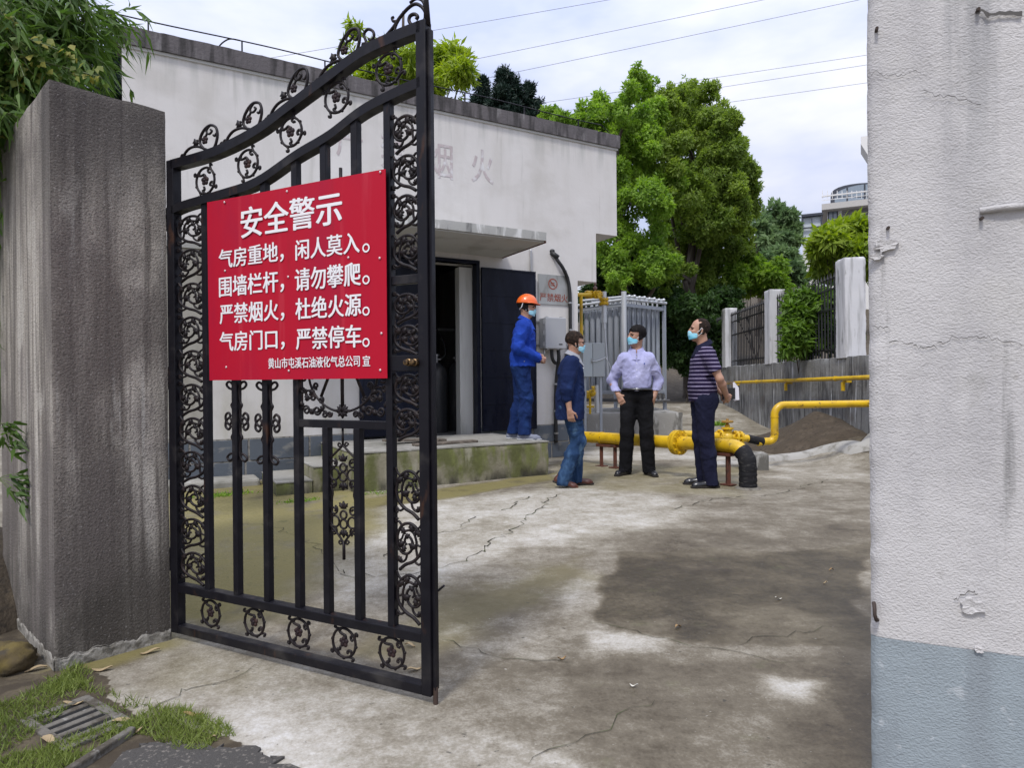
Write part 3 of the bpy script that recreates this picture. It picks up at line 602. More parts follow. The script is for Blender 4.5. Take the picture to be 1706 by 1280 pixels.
for k, (a, b) in enumerate(((s491+BW/2, s647-BW/2),)):
    mb = MB(GM); mb.box(a, b, .008, TH-.008, zmid-.014, zmid+.016); mb.build('cross_rail', black_iron, gate, bevel=.002)
    mb = MB(GM); mb.box(a, b, .008, TH-.008, zsp-.03, zsp); mb.build('cross_rail', black_iron, gate, bevel=.002)
zlk = g2(672, 465)[1]
mb = MB(GM); mb.box(s647+BW/2, sR-W_SR, .010, TH-.012, zlk-.016, zlk+.016); mb.build('cross_rail', black_iron, gate, bevel=.002)
zbo = g2(690, 605)[1]
mb = MB(GM); mb.box(s647+BW/2, sR-W_SR, .004, .012, zbo-.028, zbo+.028); lp = mb.build('latch_plate', black_iron, gate, bevel=.002)
brass = mat('worn_brass', (.19, .12, .055), .4, metal=.8, layers=[((.05, .035, .025), (60, 60, 60), .45, .65, 4, {})])
for px in (684, 694):
    s, z = g2(px, 604); mb = MB(GM); mb.lathe([(.005, 0), (.013, 0), (.013, .018), (.010, .020), (.010, .034), (.003, .036)], (s, .003, z), (0, -1, 0), 14); mb.build('lock_barrel', brass, lp, smooth=40)
s, z = g2(722, 1168); mb = MB(GM); mb.tube([(sR+.006, TH*.5, zlow+.03), (sR+.006, TH*.5, -.004)], .009, 10)
mb.build('drop_bolt', mat('rusty_bolt', (.05, .03, .022), .7), gate, smooth=40)
s, z = g2(730, 983); mb = MB(GM); mb.tube([(sR+.02, TH*.5, z-.012), (sR+.05, TH*.3, z+.012)], .004, 8); mb.build('bolt_handle', black_iron, gate)
# ---- scrollwork: everything below lies in the plane of the leaf
YC = TH*.5
def sweep(mb, pts, r, n=7, sq=1.0, taper=None, y=None):
    k = len(pts); yy = YC if y is None else y
    rs = [r*(1 if taper is None else taper(i/(k-1))) for i in range(k)]
    mb.tube([(p[0], yy, p[1]) for p in pts], rs, n, True, sq)
def spiral(c, r0, r1, a0, turns, n=22):
    return [(c[0]+(r0+(r1-r0)*(i/n)**.85)*math.cos(a0+turns*2*math.pi*i/n), c[1]+(r0+(r1-r0)*(i/n)**.85)*math.sin(a0+turns*2*math.pi*i/n)) for i in range(n+1)]
def leaf_lobe(mb, c, ang, L, w, t=.004):
    ca, sa = math.cos(ang), math.sin(ang); q = []
    for u, v in ((0, 0), (.25, .5), (.42, .28), (.6, .55), (.72, .24), (1, 0), (.72, -.24), (.6, -.55), (.42, -.28), (.25, -.5)):
        q.append((c[0]+(u*L)*ca-(v*w)*sa, c[1]+(u*L)*sa+(v*w)*ca))
    n = len(q); V = [(a, YC-t, b) for a, b in q]+[(a, YC+t, b) for a, b in q]; m = (c[0]+ca*L*.5, c[1]+sa*L*.5)
    V += [(m[0], YC-t*1.9, m[1]), (m[0], YC+t*1.9, m[1])]
    mb.add(V, [(i, (i+1) % n, 2*n) for i in range(n)]+[(n+(i+1) % n, n+i, 2*n+1) for i in range(n)]+[((i+1) % n, i, n+i, n+(i+1) % n) for i in range(n)])
flower_m = mat('rust_brown_flower', (.018, .010, .012), .55, spec=.25, layers=[((.045, .022, .018), (30, 30, 30), .5, .68, 4, {})])
def flower(c, r):
    mb = MB(GM)
    for k in range(5):
        a = math.pi/2+2*math.pi*k/5; mb.ell((c[0]+math.cos(a)*r*.62, YC, c[1]+math.sin(a)*r*.62), (r*.50, .006, r*.50), 12, 6)
    mb.ell((c[0], YC, c[1]), (r*.4, .009, r*.4), 10, 6); return mb
def rosette(c, R, rot=0.0, flip=1):
    mb = MB(GM); rt = .0052
    def P(r, a): return (c[0]+flip*r*math.cos(a+rot), c[1]+r*math.sin(a+rot))
    sweep(mb, [P(R, 2*math.pi*i/40) for i in range(41)], rt)
    for a in (.75, 2.35, 3.9, 5.5):                         # curled barbs outside the ring
        b = [P(R*1.0, a-.25), P(R*1.12, a-.05), P(R*1.30, a+.05), P(R*1.36, a-.06), P(R*1.28, a-.12)]; sweep(mb, cr(b, 5), rt*.9)
    for a in (0, math.pi, 3*math.pi/2+.1): mb.ell((P(R*1.05, a)[0], YC, P(R*1.05, a)[1]), (.0065, .006, .0065), 8, 6)
    sweep(mb, cr([P(R, 1.9), P(R*.86, 2.2), P(R*.62, 2.0), P(R*.52, 1.5), P(R*.34, 1.2)], 6), rt)
    sweep(mb, cr([P(R, 4.4), P(R*.80, 4.0), P(R*.66, 4.2), P(R*.45, 4.0)], 6), rt)
    sweep(mb, cr([P(R, -.75), P(R*.78, -.55), P(R*.62, -.75), P(R*.66, -.98), P(R*.78, -.92)], 6), rt)
    sweep(mb, cr([P(R, .75), P(R*.80, .85), P(R*.70, .62), P(R*.80, .45)], 6), rt)
    o = mb.build('ring_rosette', cast_iron, gate, smooth=True)
    flower(P(R*.06, 2.0), R*.36).build('flower', flower_m, o, smooth=True)
for px, py in ((344, 1025), (417, 1040.5), (491, 1058), (567, 1075), (647, 1092)):
    rosette(g2(px, py), .0545, random.Random(px).uniform(-.2, .2))
for px, py in ((335, 299), (406, 270), (478, 217), (554.5, 159), (641.5, 111)):
    rosette(g2(px, py), .056, .45+random.Random(px).uniform(-.15, .15))
# ---- crest scrolls on top of the arched rail
def crest(x0, x1, base=None):
    """one scroll, its local pixel frame taken from a photographed unit (x 100..310, h above the rail)"""
    (a, za), (b, zb_) = x0, x1; ux = (b-a)/210.0; uz = .00070
    def P(x, h): t = (x-100)/210; return (a+(b-a)*t, za+(zb_-za)*t+h*uz)
    mb = MB(GM); rt = .0052
    sweep(mb, cr([P(100, 2), P(92, 14), P(100, 24), P(112, 18)], 5), rt)
    sweep(mb, cr([P(104, 4), P(120, 34), P(150, 52), P(190, 46), P(225, 24), P(255, 2)], 7), rt*1.1)
    leaf_lobe(mb, P(186, 50), math.atan2(1, -.35), .036, .031)
    sweep(mb, cr([P(228, 20), P(206, 62), P(212, 104), P(238, 140), P(268, 150), P(298, 128), P(308, 80), P(300, 34), P(286, 2)], 7), rt*1.15)
    sweep(mb, cr([P(262, 148), P(246, 130), P(248, 108), P(264, 100), P(276, 112), P(268, 124)], 6), rt*.9)
    sweep(mb, cr([P(250, 110), P(238, 90), P(228, 76)], 5), rt*.9)
    sweep(mb, cr([P(306, 96), P(292, 78), P(284, 86)], 5), rt*.9)
    sweep(mb, cr([P(318, 2), P(330, 24), P(344, 16), P(338, 6)], 5), rt*.9)
    o = mb.build('crest_scroll', cast_iron, gate, smooth=True)
    fm = flower(P(234, 72), .017); fm.build('flower', flower_m, o, smooth=True)
for xa, xb in ((297, 356), (368, 430), (441, 507), (522, 594)):
    ya = np.interp(xa, [q[0] for q in TOPE], [q[1] for q in TOPE]); yb = np.interp(xb, [q[0] for q in TOPE], [q[1] for q in TOPE]); crest(g2(xa, ya), g2(xb, yb))
def px_sweep(mb, pts, r, n=6): sweep(mb, cr([g2(*q) for q in pts], n), r)
mb = MB(GM)
px_sweep(mb, [(605, 70), (603, 62), (600, 52), (606, 44), (614, 46), (617, 54), (613, 62), (608, 60)], .0055)
px_sweep(mb, [(597, 74), (598, 68), (606, 68), (618, 70)], .004)
px_sweep(mb, [(632, 60), (648, 42), (660, 24), (674, 8), (686, 1), (697, 6), (703, 16), (702, 26), (696, 35)], .0062)
px_sweep(mb, [(656, 50), (652, 44), (655, 34), (660, 25)], .005)
px_sweep(mb, [(697, 36), (684, 38), (676, 31), (677, 22), (684, 18), (690, 22), (687, 27)], .0065)
px_sweep(mb, [(655, 30), (649, 30), (647, 25), (650, 23)], .005)
px_sweep(mb, [(677, -1), (688, -8), (698, -4), (703, 8)], .005)
mb.build('crest_scroll', cast_iron, gate, smooth=True)
mb = MB(GM); s, z = g2(706, 32); mb.tube([(s, YC, z-.01), (s-.004, YC, z+.10), (s-.004, YC, z+.22)], [.013, .008, .006], 8); mb.ell((s-.004, YC, z+.23), (.014, .014, .02)); mb.build('finial', cast_iron, gate, smooth=True)
# ---- acanthus scroll strips beside the stiles
def scroll_strip(x0, x1, z0, z1, units, first=1):
    w = x1-x0; cx = (x0+x1)/2; hU = (z1-z0)/units; rt = .0050
    for k in range(units):
        f = first*(1 if k % 2 == 0 else -1); zc = z0+hU*(k+.5); mb = MB(GM)
        def P(u, v): return (cx+f*u*w*.5, zc+v*hU*.5)
        # main stem sweeping from one edge to the other and curling in on itself
        sweep(mb, cr([P(.75, -1.02), P(.30, -.80), P(-.35, -.62), P(-.86, -.28), P(-.94, .18), P(-.62, .60), P(-.05, .80), P(.52, .70), P(.88, .36), P(.90, -.02), P(.62, -.32), P(.18, -.38), P(-.16, -.20), P(-.24, .08), P(-.02, .28), P(.28, .24), P(.34, .06), P(.20, -.02)], 5), rt*1.15, taper=lambda t: 1.15-.35*t)
        sweep(mb, cr([P(-.60, -.46), P(-.52, -.16), P(-.54, .12), P(-.36, .42), P(-.04, .54), P(.30, .48)], 5), rt*.95)
        sweep(mb, cr([P(.90, .10), P(.62, .16), P(.46, .36)], 4), rt*.8); sweep(mb, cr([P(-.94, -.05), P(-.72, -.02), P(-.54, .05)], 4), rt*.8)
        sweep(mb, cr([P(.18, -.38), P(.30, -.60), P(.62, -.72), P(.92, -.62)], 4), rt*.9); sweep(mb, cr([P(-.35, -.62), P(-.70, -.74), P(-.96, -.62), P(-.98, -.78), P(-.86, -.80)], 4), rt*.9)
        sweep(mb, cr([P(.55, .68), P(.78, .84), P(1.0, .80), P(.98, .95), P(.86, .92)], 4), rt*.9); sweep(mb, cr([P(-.62, .60), P(-.86, .74), P(-.98, .92)], 4), rt*.9)
        for (u, v, a, L) in ((-.10, .78, -1.9, .030), (.62, .62, -2.2, .026), (.86, -.10, 2.6, .028), (.52, -.34, 1.9, .026), (-.52, -.12, .4, .031), (-.92, .36, .6, .031), (.30, .22, 2.4, .022), (.62, -.72, 1.0, .022)):
            leaf_lobe(mb, P(u, v), a if f > 0 else math.pi-a, L*1.15, L*.8)
        mb.build('scroll_panel', cast_iron, gate, smooth=True)
cs0, cs1 = s647+BW/2+.003, sR-W_SR-.003
za, zb2 = g2(672, 1040)[1], g2(672, 778)[1]; scroll_strip(cs0, cs1, za, zb2, 3, 1)
scroll_strip(cs0, cs1, g2(672, 735)[1], zbo-.03, 2, -1); scroll_strip(cs0, cs1, zbo+.03, g2(672, 484)[1], 2, 1)
scroll_strip(cs0, cs1, zlk+.03, g2(672, 182)[1], 4, 1)
ls0, ls1 = sL+W_ST+.002, s340-BW/2-.002
scroll_strip(ls0, ls1, zl1+.01, g2(315, 352)[1], 11, 1)
# ---- C-scroll brackets on two bars
def side_scrolls(s, z1, z0):
    for f in (-1, 1):
        mb = MB(GM); x0 = s+f*BW*.5; rt = .0052; H = z1-z0
        def P(u, v): return (x0+f*u*1.35, z0+v*H)
        for v0, v1 in ((.0, .56), (.44, 1.0)):
            d = 1 if v0 == 0 else -1; e0, e1 = (v0, v1) if d > 0 else (v1, v0)
            big = d*.062; sm = d*.05
            sweep(mb, cr([P(.010, e0+sm*2.0), P(.022, e0+sm*1.7), P(.032, e0+sm*.9), P(.026, e0+sm*.2), P(.014, e0+sm*.3), P(.004, e0+sm*1.2), P(.001, e0+d*.15), P(.006, e0+d*.26), P(.012, e0+d*.30), P(.005, e0+d*.36), P(.006, e1-d*.10), P(.020, e1-d*.02), P(.036, e1-d*.06), P(.038, e1-d*.13), P(.026, e1-d*.165), P(.017, e1-d*.13), P(.022, e1-d*.10)], 5), rt)
        mb.build('side_scroll', cast_iron, gate, smooth=True)
zt1, zt0 = g2(414, 635)[1], g2(414, 772)[1]
side_scrolls(s388, zt1, zt0); side_scrolls(s439, zt1-.004, zt0-.004)
# ---- fan under the board and the long drop ornament
s0_, s1_ = s491+BW/2, s647-BW/2; mid = (s539+s592)/2; zf = zmid+.016; ztop = zsp-.03
mb = MB(GM); hh = ztop-zf; RR = (s1_-s0_)*.40; cz = zf+.02+RR*1.0
arc = [(mid+RR*math.cos(a), cz+RR*math.sin(a)*.93) for a in np.linspace(math.pi*1.02, math.pi*1.98, 22)]; sweep(mb, arc, .0048)
sweep(mb, [(mid, cz+.10), (mid, zf+.03)], .007); sweep(mb, [(mid-.004, cz+.1), (mid-.105, zf+.088)], .006); sweep(mb, [(mid+.004, cz+.1), (mid+.105, zf+.088)], .006)
for a in (-1, 1):
    for (u, v, r, a0, tu) in ((.80, .10, .026, 1.0, 1.3), (.86, .035, .020, 3.0, 1.3), (.60, .035, .020, .3, 1.4), (.42, .02, .014, 2.0, 1.3), (.93, .16, .022, 4.0, 1.3), (.72, .17, .018, 1.8, 1.3), (.90, .23, .022, 2.4, 1.3), (.70, .085, .016, 2.6, 1.4), (.50, .075, .013, 1.0, 1.3), (.30, .022, .012, .5, 1.3), (.80, .20, .016, 3.4, 1.3), (.94, .115, .014, .2, 1.2), (.62, .13, .014, 5.0, 1.3)):
        q = spiral((mid+a*u*(s1_-s0_)*.5, zf+v), r, r*.25, a0, tu*a); sweep(mb, q, .0046)
    for (u, v, an) in ((.94, .05, 2.3), (.84, .07, 1.6), (.76, .02, .9), (.66, .10, 2.6), (.5, .03, 1.2)): leaf_lobe(mb, (mid+a*u*(s1_-s0_)*.5, zf+v), an if a < 0 else math.pi-an, .03, .022)
for k in range(7): leaf_lobe(mb, (mid, zf+.028), math.pi*(.12+.76*k/6), .034, .018)
for k in range(3): leaf_lobe(mb, (mid, zf+.034), -math.pi*(.25+.25*k), .028, .018)
mb.build('fan_ornament', cast_iron, gate, smooth=True)
mb = MB(GM); za_, zb_ = zmid-.014, g2(566, 935)[1]; Hh = za_-zb_; hw = (s592-s539)/2-BW/2+.006
def D(u, v): return (mid+u*hw, za_-v*Hh)
sweep(mb, [D(0, 0), D(0, .13)], .0045); sweep(mb, [D(0, 1), D(0, .86)], .0062)
for f in (-1, 1):
    sweep(mb, cr([D(0, .13), D(f*.35, .17), D(f*1.0, .24)], 5), .0045); sweep(mb, cr([D(0, .88), D(f*.35, .82), D(f*1.0, .74)], 5), .0045)
    sweep(mb, spiral((D(f*.25, .125)), .010, .004, 0, f*1.0, 10), .0035); sweep(mb, spiral((D(f*.25, .87)), .010, .004, 0, f*1.0, 10), .0035)
for v0 in (.30, .66):
    for f in (-1, 1):
        sweep(mb, spiral(D(f*.68, v0-.03), .019, .006, 1.2, f*1.3, 16), .004); sweep(mb, spiral(D(f*.62, v0+.055), .021, .021, 0, 1, 18), .004); sweep(mb, spiral(D(f*.70, v0+.12), .018, .006, 4.4, -f*1.3, 16), .004)
    sweep(mb, spiral(D(0, v0), .015, .015, 0, 1, 16), .0042); sweep(mb, spiral(D(0, v0+.07), .017, .017, 0, 1, 16), .0042)
    for an in (0, .7, -.7, math.pi, math.pi-.7, math.pi+.7):
        c = D(0, v0-.045) if abs(an) < 1 else D(0, v0+.115); leaf_lobe(mb, c, math.pi/2+(an if abs(an) < 1 else an), .030, .016)
for f in (-1, 1): sweep(mb, cr([D(f*.9, .44), D(f*.75, .50), D(f*.9, .56)], 5), .004)
mb.build('drop_ornament', cast_iron, gate, smooth=True)
mb = MB(GM); s, z = g2(561, 277); mb.tube([(s, YC, z), (s, YC, z-.16)], .0065, 8); mb.build('spear_tip', cast_iron, gate, smooth=True)
# ================================================================ red warning board
red = mat('red_sign_sheet', (.43, .004, .022), .45, spec=.2, layers=[((.36, .006, .031), (3, 3, 1.2), .45, .7, 5, {}), ((.48, .03, .05), (14, 14, .9), .58, .72, 5, dict(mx=.6)), ((.22, .015, .02), (10, 10, 1.0), .62, .74, 6, dict(mx=.5))], bumps=[((2.2, 2.2, 1.4), .25, .02, 2)])
signw = mat('white_vinyl', (.80, .78, .79), .45)
c00, c10, c11, c01 = g2(352.5, 634), g2(648, 630.5), g2(645, 282.5), g2(348.5, 338)
board = thing('warning_board', 'red sheet board with white safety warning lettering fixed to the iron gate', 'sign', GM @ Vector((c00[0], -.012, c00[1])))
mb = MB(GM); nS = 18; V = []; rr = random.Random(2)
for yb_ in (-.010, -.0075):
    for j in range(nS+1):
        for i in range(nS+1):
            u, v = i/nS, j/nS; a = np.array(c00)*(1-u)+np.array(c10)*u; b = np.array(c01)*(1-u)+np.array(c11)*u; p = a*(1-v)+b*v
            V.append((p[0], yb_-.0013*math.sin(u*math.pi*2.0)*math.sin(v*5)-.0007*math.sin(u*9+v*3), p[1]))
N = nS+1; F = [(j*N+i, j*N+i+1, (j+1)*N+i+1, (j+1)*N+i) for j in range(nS) for i in range(nS)]; F += [tuple(N*N+k for k in f[::-1]) for f in F]
ed = [i for i in range(N)]+[j*N+nS for j in range(1, N)]+[nS*N+i for i in range(nS-1, -1, -1)]+[j*N for j in range(nS-1, 0, -1)]
F += [(N*N+ed[i], N*N+ed[(i+1) % len(ed)], ed[(i+1) % len(ed)], ed[i]) for i in range(len(ed))]
mb.add(V, F); mb.build('sheet', red, board, smooth=40)
def line(body, xa, xb, ya0, ya1, yb0, yb1, bold, fit=True, name='lettering_line'):
    """(xa: photo x of left edge with its top/bottom y) -> rectangle on the board"""
    s0, s1 = g2(xa, (ya0+ya1)/2)[0], g2(xb, (yb0+yb1)/2)[0]; z1 = (g2(xa, ya0)[1]+g2(xb, yb0)[1])/2; z0 = (g2(xa, ya1)[1]+g2(xb, yb1)[1])/2
    mb = MB(GM); text_fit(mb, body, s0, s1, z0, z1, -.0126, bold); return mb.build(name, signw, board)
line('安全警示', 405, 574, 344, 397, 320, 376, .034)
line('气房重地，', 368.5, 477, 414, 447, 405, 440, .031); line('闲人莫入', 496, 603, 399, 433, 388, 425, .031)
line('围墙栏杆，', 369, 477.5, 460, 496, 452, 489, .031); line('请勿攀爬', 495, 605, 447, 485, 438, 478, .031)
line('严禁烟火，', 370, 478, 505.5, 540, 500, 537, .031); line('杜绝火源', 496, 606, 495, 533, 490, 528, .031)
line('气房门口，', 370, 478.5, 552, 586, 549, 584, .031); line('严禁停车', 497, 606, 546, 583, 541, 580, .031)
line('黄山市屯溪石油液化气总公司', 451, 603.5, 596, 614, 593, 612, .026); line('宣', 608, 620.5, 593, 611, 592, 610, .026)
for y in (413, 466, 518, 570):
    s, z = g2(613.5, y+1); mb = MB(GM); rO, rI = .0165, .0105; n = 22
    V = [(s+r*math.cos(2*math.pi*i/n), -.0126, z+r*math.sin(2*math.pi*i/n)) for r in (rO, rI) for i in range(n)]; mb.add(V, [(i, (i+1) % n, n+(i+1) % n, n+i) for i in range(n)]); mb.build('full_stop', signw, board)
rivm = mat('rivet_head', (.7, .55, .56), .4, metal=.3)
mb = MB(GM)
for px, py in ((378, 338), (482, 320), (637, 288), (379, 452), (484, 462), (584, 430), (636, 431), (381, 612), (485, 618), (637, 617), (639, 556)):
    s, z = g2(px, py); mb = MB(GM); mb.ell((s, -.0122, z), (.0048, .003, .0048), 10, 6); mb.build('rivet', rivm, board, smooth=True)
# ================================================================ gas store building
TH_F = R_(60.79); P0f = at(350, 634, 7.578*CAMH/1.16)
FM = frame(P0f, (math.sin(TH_F), math.cos(TH_F)))          # x along the facade, y into the building
fu = np.array([FM[0][0], FM[1][0]]); fn = np.array([FM[0][1], FM[1][1]])
def fac(px, py, off=0.0):                                   # photo pixel -> (t, z) on the facade plane moved out by off
    o = P0f[:2]-fn*off; d = ray(px, py); k = (o@fn)/(d[:2]@fn); p = d*k+np.array([0, 0, CAMH]); return float((p[:2]-P0f[:2])@fu), float(p[2])
def fw(t, off, z): p = P0f[:2]+fu*t-fn*off; return np.array([p[0], p[1], z])
def flocal(p): q = np.array(p)[:2]-P0f[:2]; return float(q@fu), float(-(q@fn))
tL = fac(205, 300)[0]; tR = fac(1027, 300)[0]; tR1 = fac(993, 420)[0]; tR2 = fac(963, 560)[0]
zn1, zn2 = fac(1010, 391)[1], fac(978, 469)[1]; ZP = 5.13*CAMH/1.16; ZB = .512*CAMH/1.16
ZW = ZP-.20; d0, d1 = fac(598, 600)[0], fac(797, 600)[0]; zd1 = fac(797, 441)[1]; PZ = .41
store = thing('gas_store', 'white plastered flat roofed building with dark coping, door canopy and open dark doorway', 'building', fw(0, 0, 0))
WT = .24
mb = MB(FM)
for a, b, z0, z1, dep in ((tL, d0, ZB, ZW, WT), (d0, d1, zd1, ZW, WT), (d1, tR2, ZB, ZW, WT), (tR2, tR1, zn2, ZW, 5.0), (tR1, tR, zn1, ZW, 5.0)): mb.box(a, b, 0, dep, z0, z1)
mb.box(tL, tL+WT, WT, 5.0, 0, ZW); mb.box(tR2-WT, tR2, WT, 5.0, 0, ZW)
mb.build('wall', white_wall, store)
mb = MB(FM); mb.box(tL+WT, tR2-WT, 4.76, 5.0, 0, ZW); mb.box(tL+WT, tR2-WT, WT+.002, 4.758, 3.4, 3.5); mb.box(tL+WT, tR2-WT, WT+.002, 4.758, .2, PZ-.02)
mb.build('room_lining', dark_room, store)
# coping band, slightly ragged
V, F = rough_box(FM, tL-.06, tR+.05, -.045, .30, ZW+.004, ZP, .05, .010, 12); mesh_obj('coping', np_mesh('coping', V, F, coping_m), store)
mb = MB(FM); mb.box(tL-.02, tR+.02, .301, 5.0, ZW-.2, ZP-.06); mb.build('roof', coping_m, store)
mb = MB(FM); mb.box(tL-.03, tR+.02, -.02, .0, ZW-.028, ZW+.002); mb.build('drip_fillet', soffit, store)
# painted block base with mortar joints
mb = MB(FM); mo = MB(FM); mb2 = MB(FM); mo2 = MB(FM); rr = random.Random(3); zc = [.0, ZB*.48, ZB]
for k in range(2):
    t = tL-.1*k
    while t < tR2-.02:
        w = rr.uniform(.52, .72); a, b = max(t, tL), min(t+w-.022, tR2)
        if b > d0 and a < d1 and (k == 1 or True):
            if a < d0-.05: mb.box(a, d0-.01, -.016, .14, zc[k]+.002, zc[k+1]-.016)
            if b > d1+.05: mb2.box(d1+.01, b, -.016, .14, zc[k]+.002, zc[k+1]-.016)
        elif b > a+.03: (mb if b < d1 else mb2).box(a, b, -.016, .14, zc[k]+.002, zc[k+1]-.016)
        t += w
mo.box(tL+.004, d0, -.008, .2, -.05, ZB-.001); mo2.box(d1, tR2-.004, -.008, .2, -.05, ZB-.001)
mo.build('mortar_bed', mortar_m, store); mb.build('grey_base_course', base_m, store, bevel=.004); mo2.build('mortar_bed', mortar_m, store); mb2.build('grey_base_course', base_m, store, bevel=.004)
# canopy over the door
cz0 = float(at(835, 430, 8.9*CAMH/1.16)[2]); cf = flocal(at(913, 402, 7.85*CAMH/1.16))
oo = 1.2*CAMH/1.16
def _cz():                                                  # front lower edge fits the photograph's height
    t, z = fac(912, 402, oo); return t, z
ct, cz0 = _cz(); cz1 = fac(912, 387, oo)[1]
V, F = rough_box(FM, .0, ct, -oo, -.002, cz0+.004, cz1, .04, .010, 21)
cnp = thing('door_canopy_dummy', None, None) if False else None
mesh_obj('door_canopy', np_mesh('door_canopy', V, F, canopy_edge), store)
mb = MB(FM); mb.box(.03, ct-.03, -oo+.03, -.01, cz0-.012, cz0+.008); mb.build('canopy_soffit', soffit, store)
mb = MB(FM); mb.box(ct-.026, ct-.004, -oo+.02, -.004, cz0-.018, cz0+.006); mb.build('drip_edge', rust_red, store)
# door: frame, the closed leaf, the leaf folded back along the wall
mb = MB(FM); fwd = .05
mb.box(d0-.0, d0+fwd, -.03, .1, PZ, zd1-.001); mb.box(d1-fwd+.02, d1+.02, -.03, .1, PZ, zd1-.001); mb.box(d0, d1+.02, -.032, .1, zd1, zd1+.05)
mb.build('door_frame', navy_door, store, bevel=.004)
mb = MB(FM); ja, jb = fac(778, 600)[0]-.05, d1-.03; mb.box(ja, jb, .12, WT+.02, PZ-.02, zd1-.03); mb.build('door_jamb', jamb_m, store)
dm = d0+(d1-d0)*.5
def door_leaf(a, b, y0, y1, z0, z1, nr):
    mb = MB(FM); mb.box(a, b, y0+.006, y1, z0, z1); o = mb.build('steel_door', navy_door, store, bevel=.002)
    mb = MB(FM); e = .028
    mb.box(a, a+e, y0, y0+.006, z0, z1); mb.box(b-e, b, y0, y0+.006, z0, z1); mb.box(a+e, b-e, y0, y0+.006, z0, z0+e); mb.box(a+e, b-e, y0, y0+.006, z1-e, z1)
    for k in range(1, nr):
        z = z0+(z1-z0)*k/nr; mb.box(a+e, b-e, y0+.001, y0+.006, z-.012, z+.012)
    mb.build('edge_rail', navy_door, o, bevel=.0015); return o
door_leaf(d0+fwd+.004, dm+.06, -.02, .02, PZ+.03, zd1-.01, 5)
lt1 = fac(893, 600, .06)[0]; zl_t, zl_b = fac(845, 449, .06)[1], PZ+.03
od = door_leaf(d1+.03, lt1, -.075, -.035, zl_b, zl_t, 6)
# inside the doorway: what shows is dark gas cylinders with brass valves under a manifold
bottle_m = mat('dark_cylinder_paint', (.035, .037, .04), .45, layers=[((.08, .075, .07), (9, 9, 2), .5, .7, 5, {})])
for k, (t, off, hh) in enumerate(((fac(752, 600)[0]+.10, -.75, 1.02), (fac(752, 600)[0]+.52, -.95, 1.05), (fac(752, 600)[0]-.32, -1.0, 1.0), (fac(752, 600)[0]+.08, -1.42, 1.02))):
    lab = ['dark gas cylinder standing just inside the open doorway, nearest its pale jamb', 'dark gas cylinder deeper in the doorway, partly behind the pale jamb', 'dark gas cylinder hidden in the gloom beside the closed door leaf', 'dark gas cylinder at the back of the doorway, behind the others'][k]
    p = fw(t, off, PZ-.02); c = thing('gas_cylinder', lab, 'gas cylinder', p, 0, 'gas cylinders inside the store')
    mb = MB(); mb.lathe([(.0, 0), (.15, 0), (.155, .03), (.155, hh-.2), (.14, hh-.1), (.08, hh-.03), (.045, hh), (.0, hh)], p, n=22); mb.build('tank', bottle_m, c, smooth=45)
    mb = MB(); q = p+np.array([0, 0, hh]); mb.tube([q, q+np.array([0, 0, .10])], .022, 10); mb.tube([q+np.array([-.06, 0, .05]), q+np.array([.06, 0, .05])], .014, 8); mb.lathe([(.012, 0), (.045, .0), (.045, .022), (.012, .022)], q+np.array([0, 0, .10]), n=14)
    mb.build('valve', steel_m, c, smooth=40)
    mb = MB(); mb.tube(cr([q+np.array([.05, 0, .05]), q+np.array([.12, .02, .12]), q+np.array([.10, .05, .28]), fw(t+.05, off-.12, PZ+1.52)], 6), .010, 8); mb.build('pigtail', rubber, c, smooth=True)
mb = MB(FM); mb.tube([(d0+.1, 1.12, PZ+1.52), (d1+.5, 1.12, PZ+1.52)], .022, 10); mb.build('manifold_pipe', steel_m, store, smooth=40)
# beige metal shutter behind the gate's hinge side
s0, z1 = fac(236, 408); s1_, _ = fac(338, 408); shut_m = mat('beige_shutter_paint', (.36, .345, .30), .8, layers=[((.27, .255, .215), (4, 4, 1.2), .48, .7, 5, {})])
mb = MB(FM); mb.box(s0, s1_, -.02, .0, ZB+.03, z1); sh = mb.build('shutter', shut_m, store)
mb = MB(FM); mb.box(s0-.06, s1_+.05, -.05, -.0, z1+.002, z1+.07); mb.build('shutter_lintel', canopy_edge, sh)
# faded red characters on the wall
fade = mat('faded_wall_paint', (.47, .41, .41), .9, layers=[((.64, .635, .635), (9, 9, 9), .46, .64, 6, {}), ((.36, .32, .31), (7, 7, 3), .55, .7, 5, dict(mx=.7))])
for ch, px0, px1, y0, y1 in (('严', 560, 604, 208, 262), ('禁', 634, 674, 222, 282), ('烟', 712, 754, 237, 297), ('火', 785, 822, 249, 305)):
    a, b = fac(px0, (y0+y1)/2)[0], fac(px1, (y0+y1)/2)[0]; z0, z1 = fac((px0+px1)/2, y1)[1], fac((px0+px1)/2, y0)[1]
    mb = MB(FM); text_fit(mb, ch, a, b, z0, z1, -.003, .012); mb.build('faded_lettering', fade, store)
# lightning strip round the roof edge
lt = thing('lightning_conductor', 'thin dark lightning conductor rod held on short posts along the roof edge', 'lightning rod', fw(tL, 0, ZP))
mb = MB(FM); zr = ZP+.15; pts = []
ts = list(np.arange(tL+.25, tR-.1, .95))
for i, t in enumerate(np.arange(tL-.02, tR+.06, .16)): pts.append((t, .05, zr+.012*math.sin(t*2.2)-(.10 if t > tR-.12 else 0)))
mb.tube(pts, .0075, 6); mb.build('rod', black_iron, lt, smooth=True)
for t in ts: mb = MB(FM); mb.beam((t, .05, ZP-.01), (t, .05, zr), .016, .016); mb.build('post', black_iron, lt)
mb = MB(FM); t = ts[1]; mb.tube(cr([(t-.02, .05, zr+.01), (t-.14, .06, zr+.0), (t-.24, .10, ZP+.06), (t-.26, .2, ZP-.02)], 5), .008, 6); mb.build('down_lead', black_iron, lt, smooth=True)
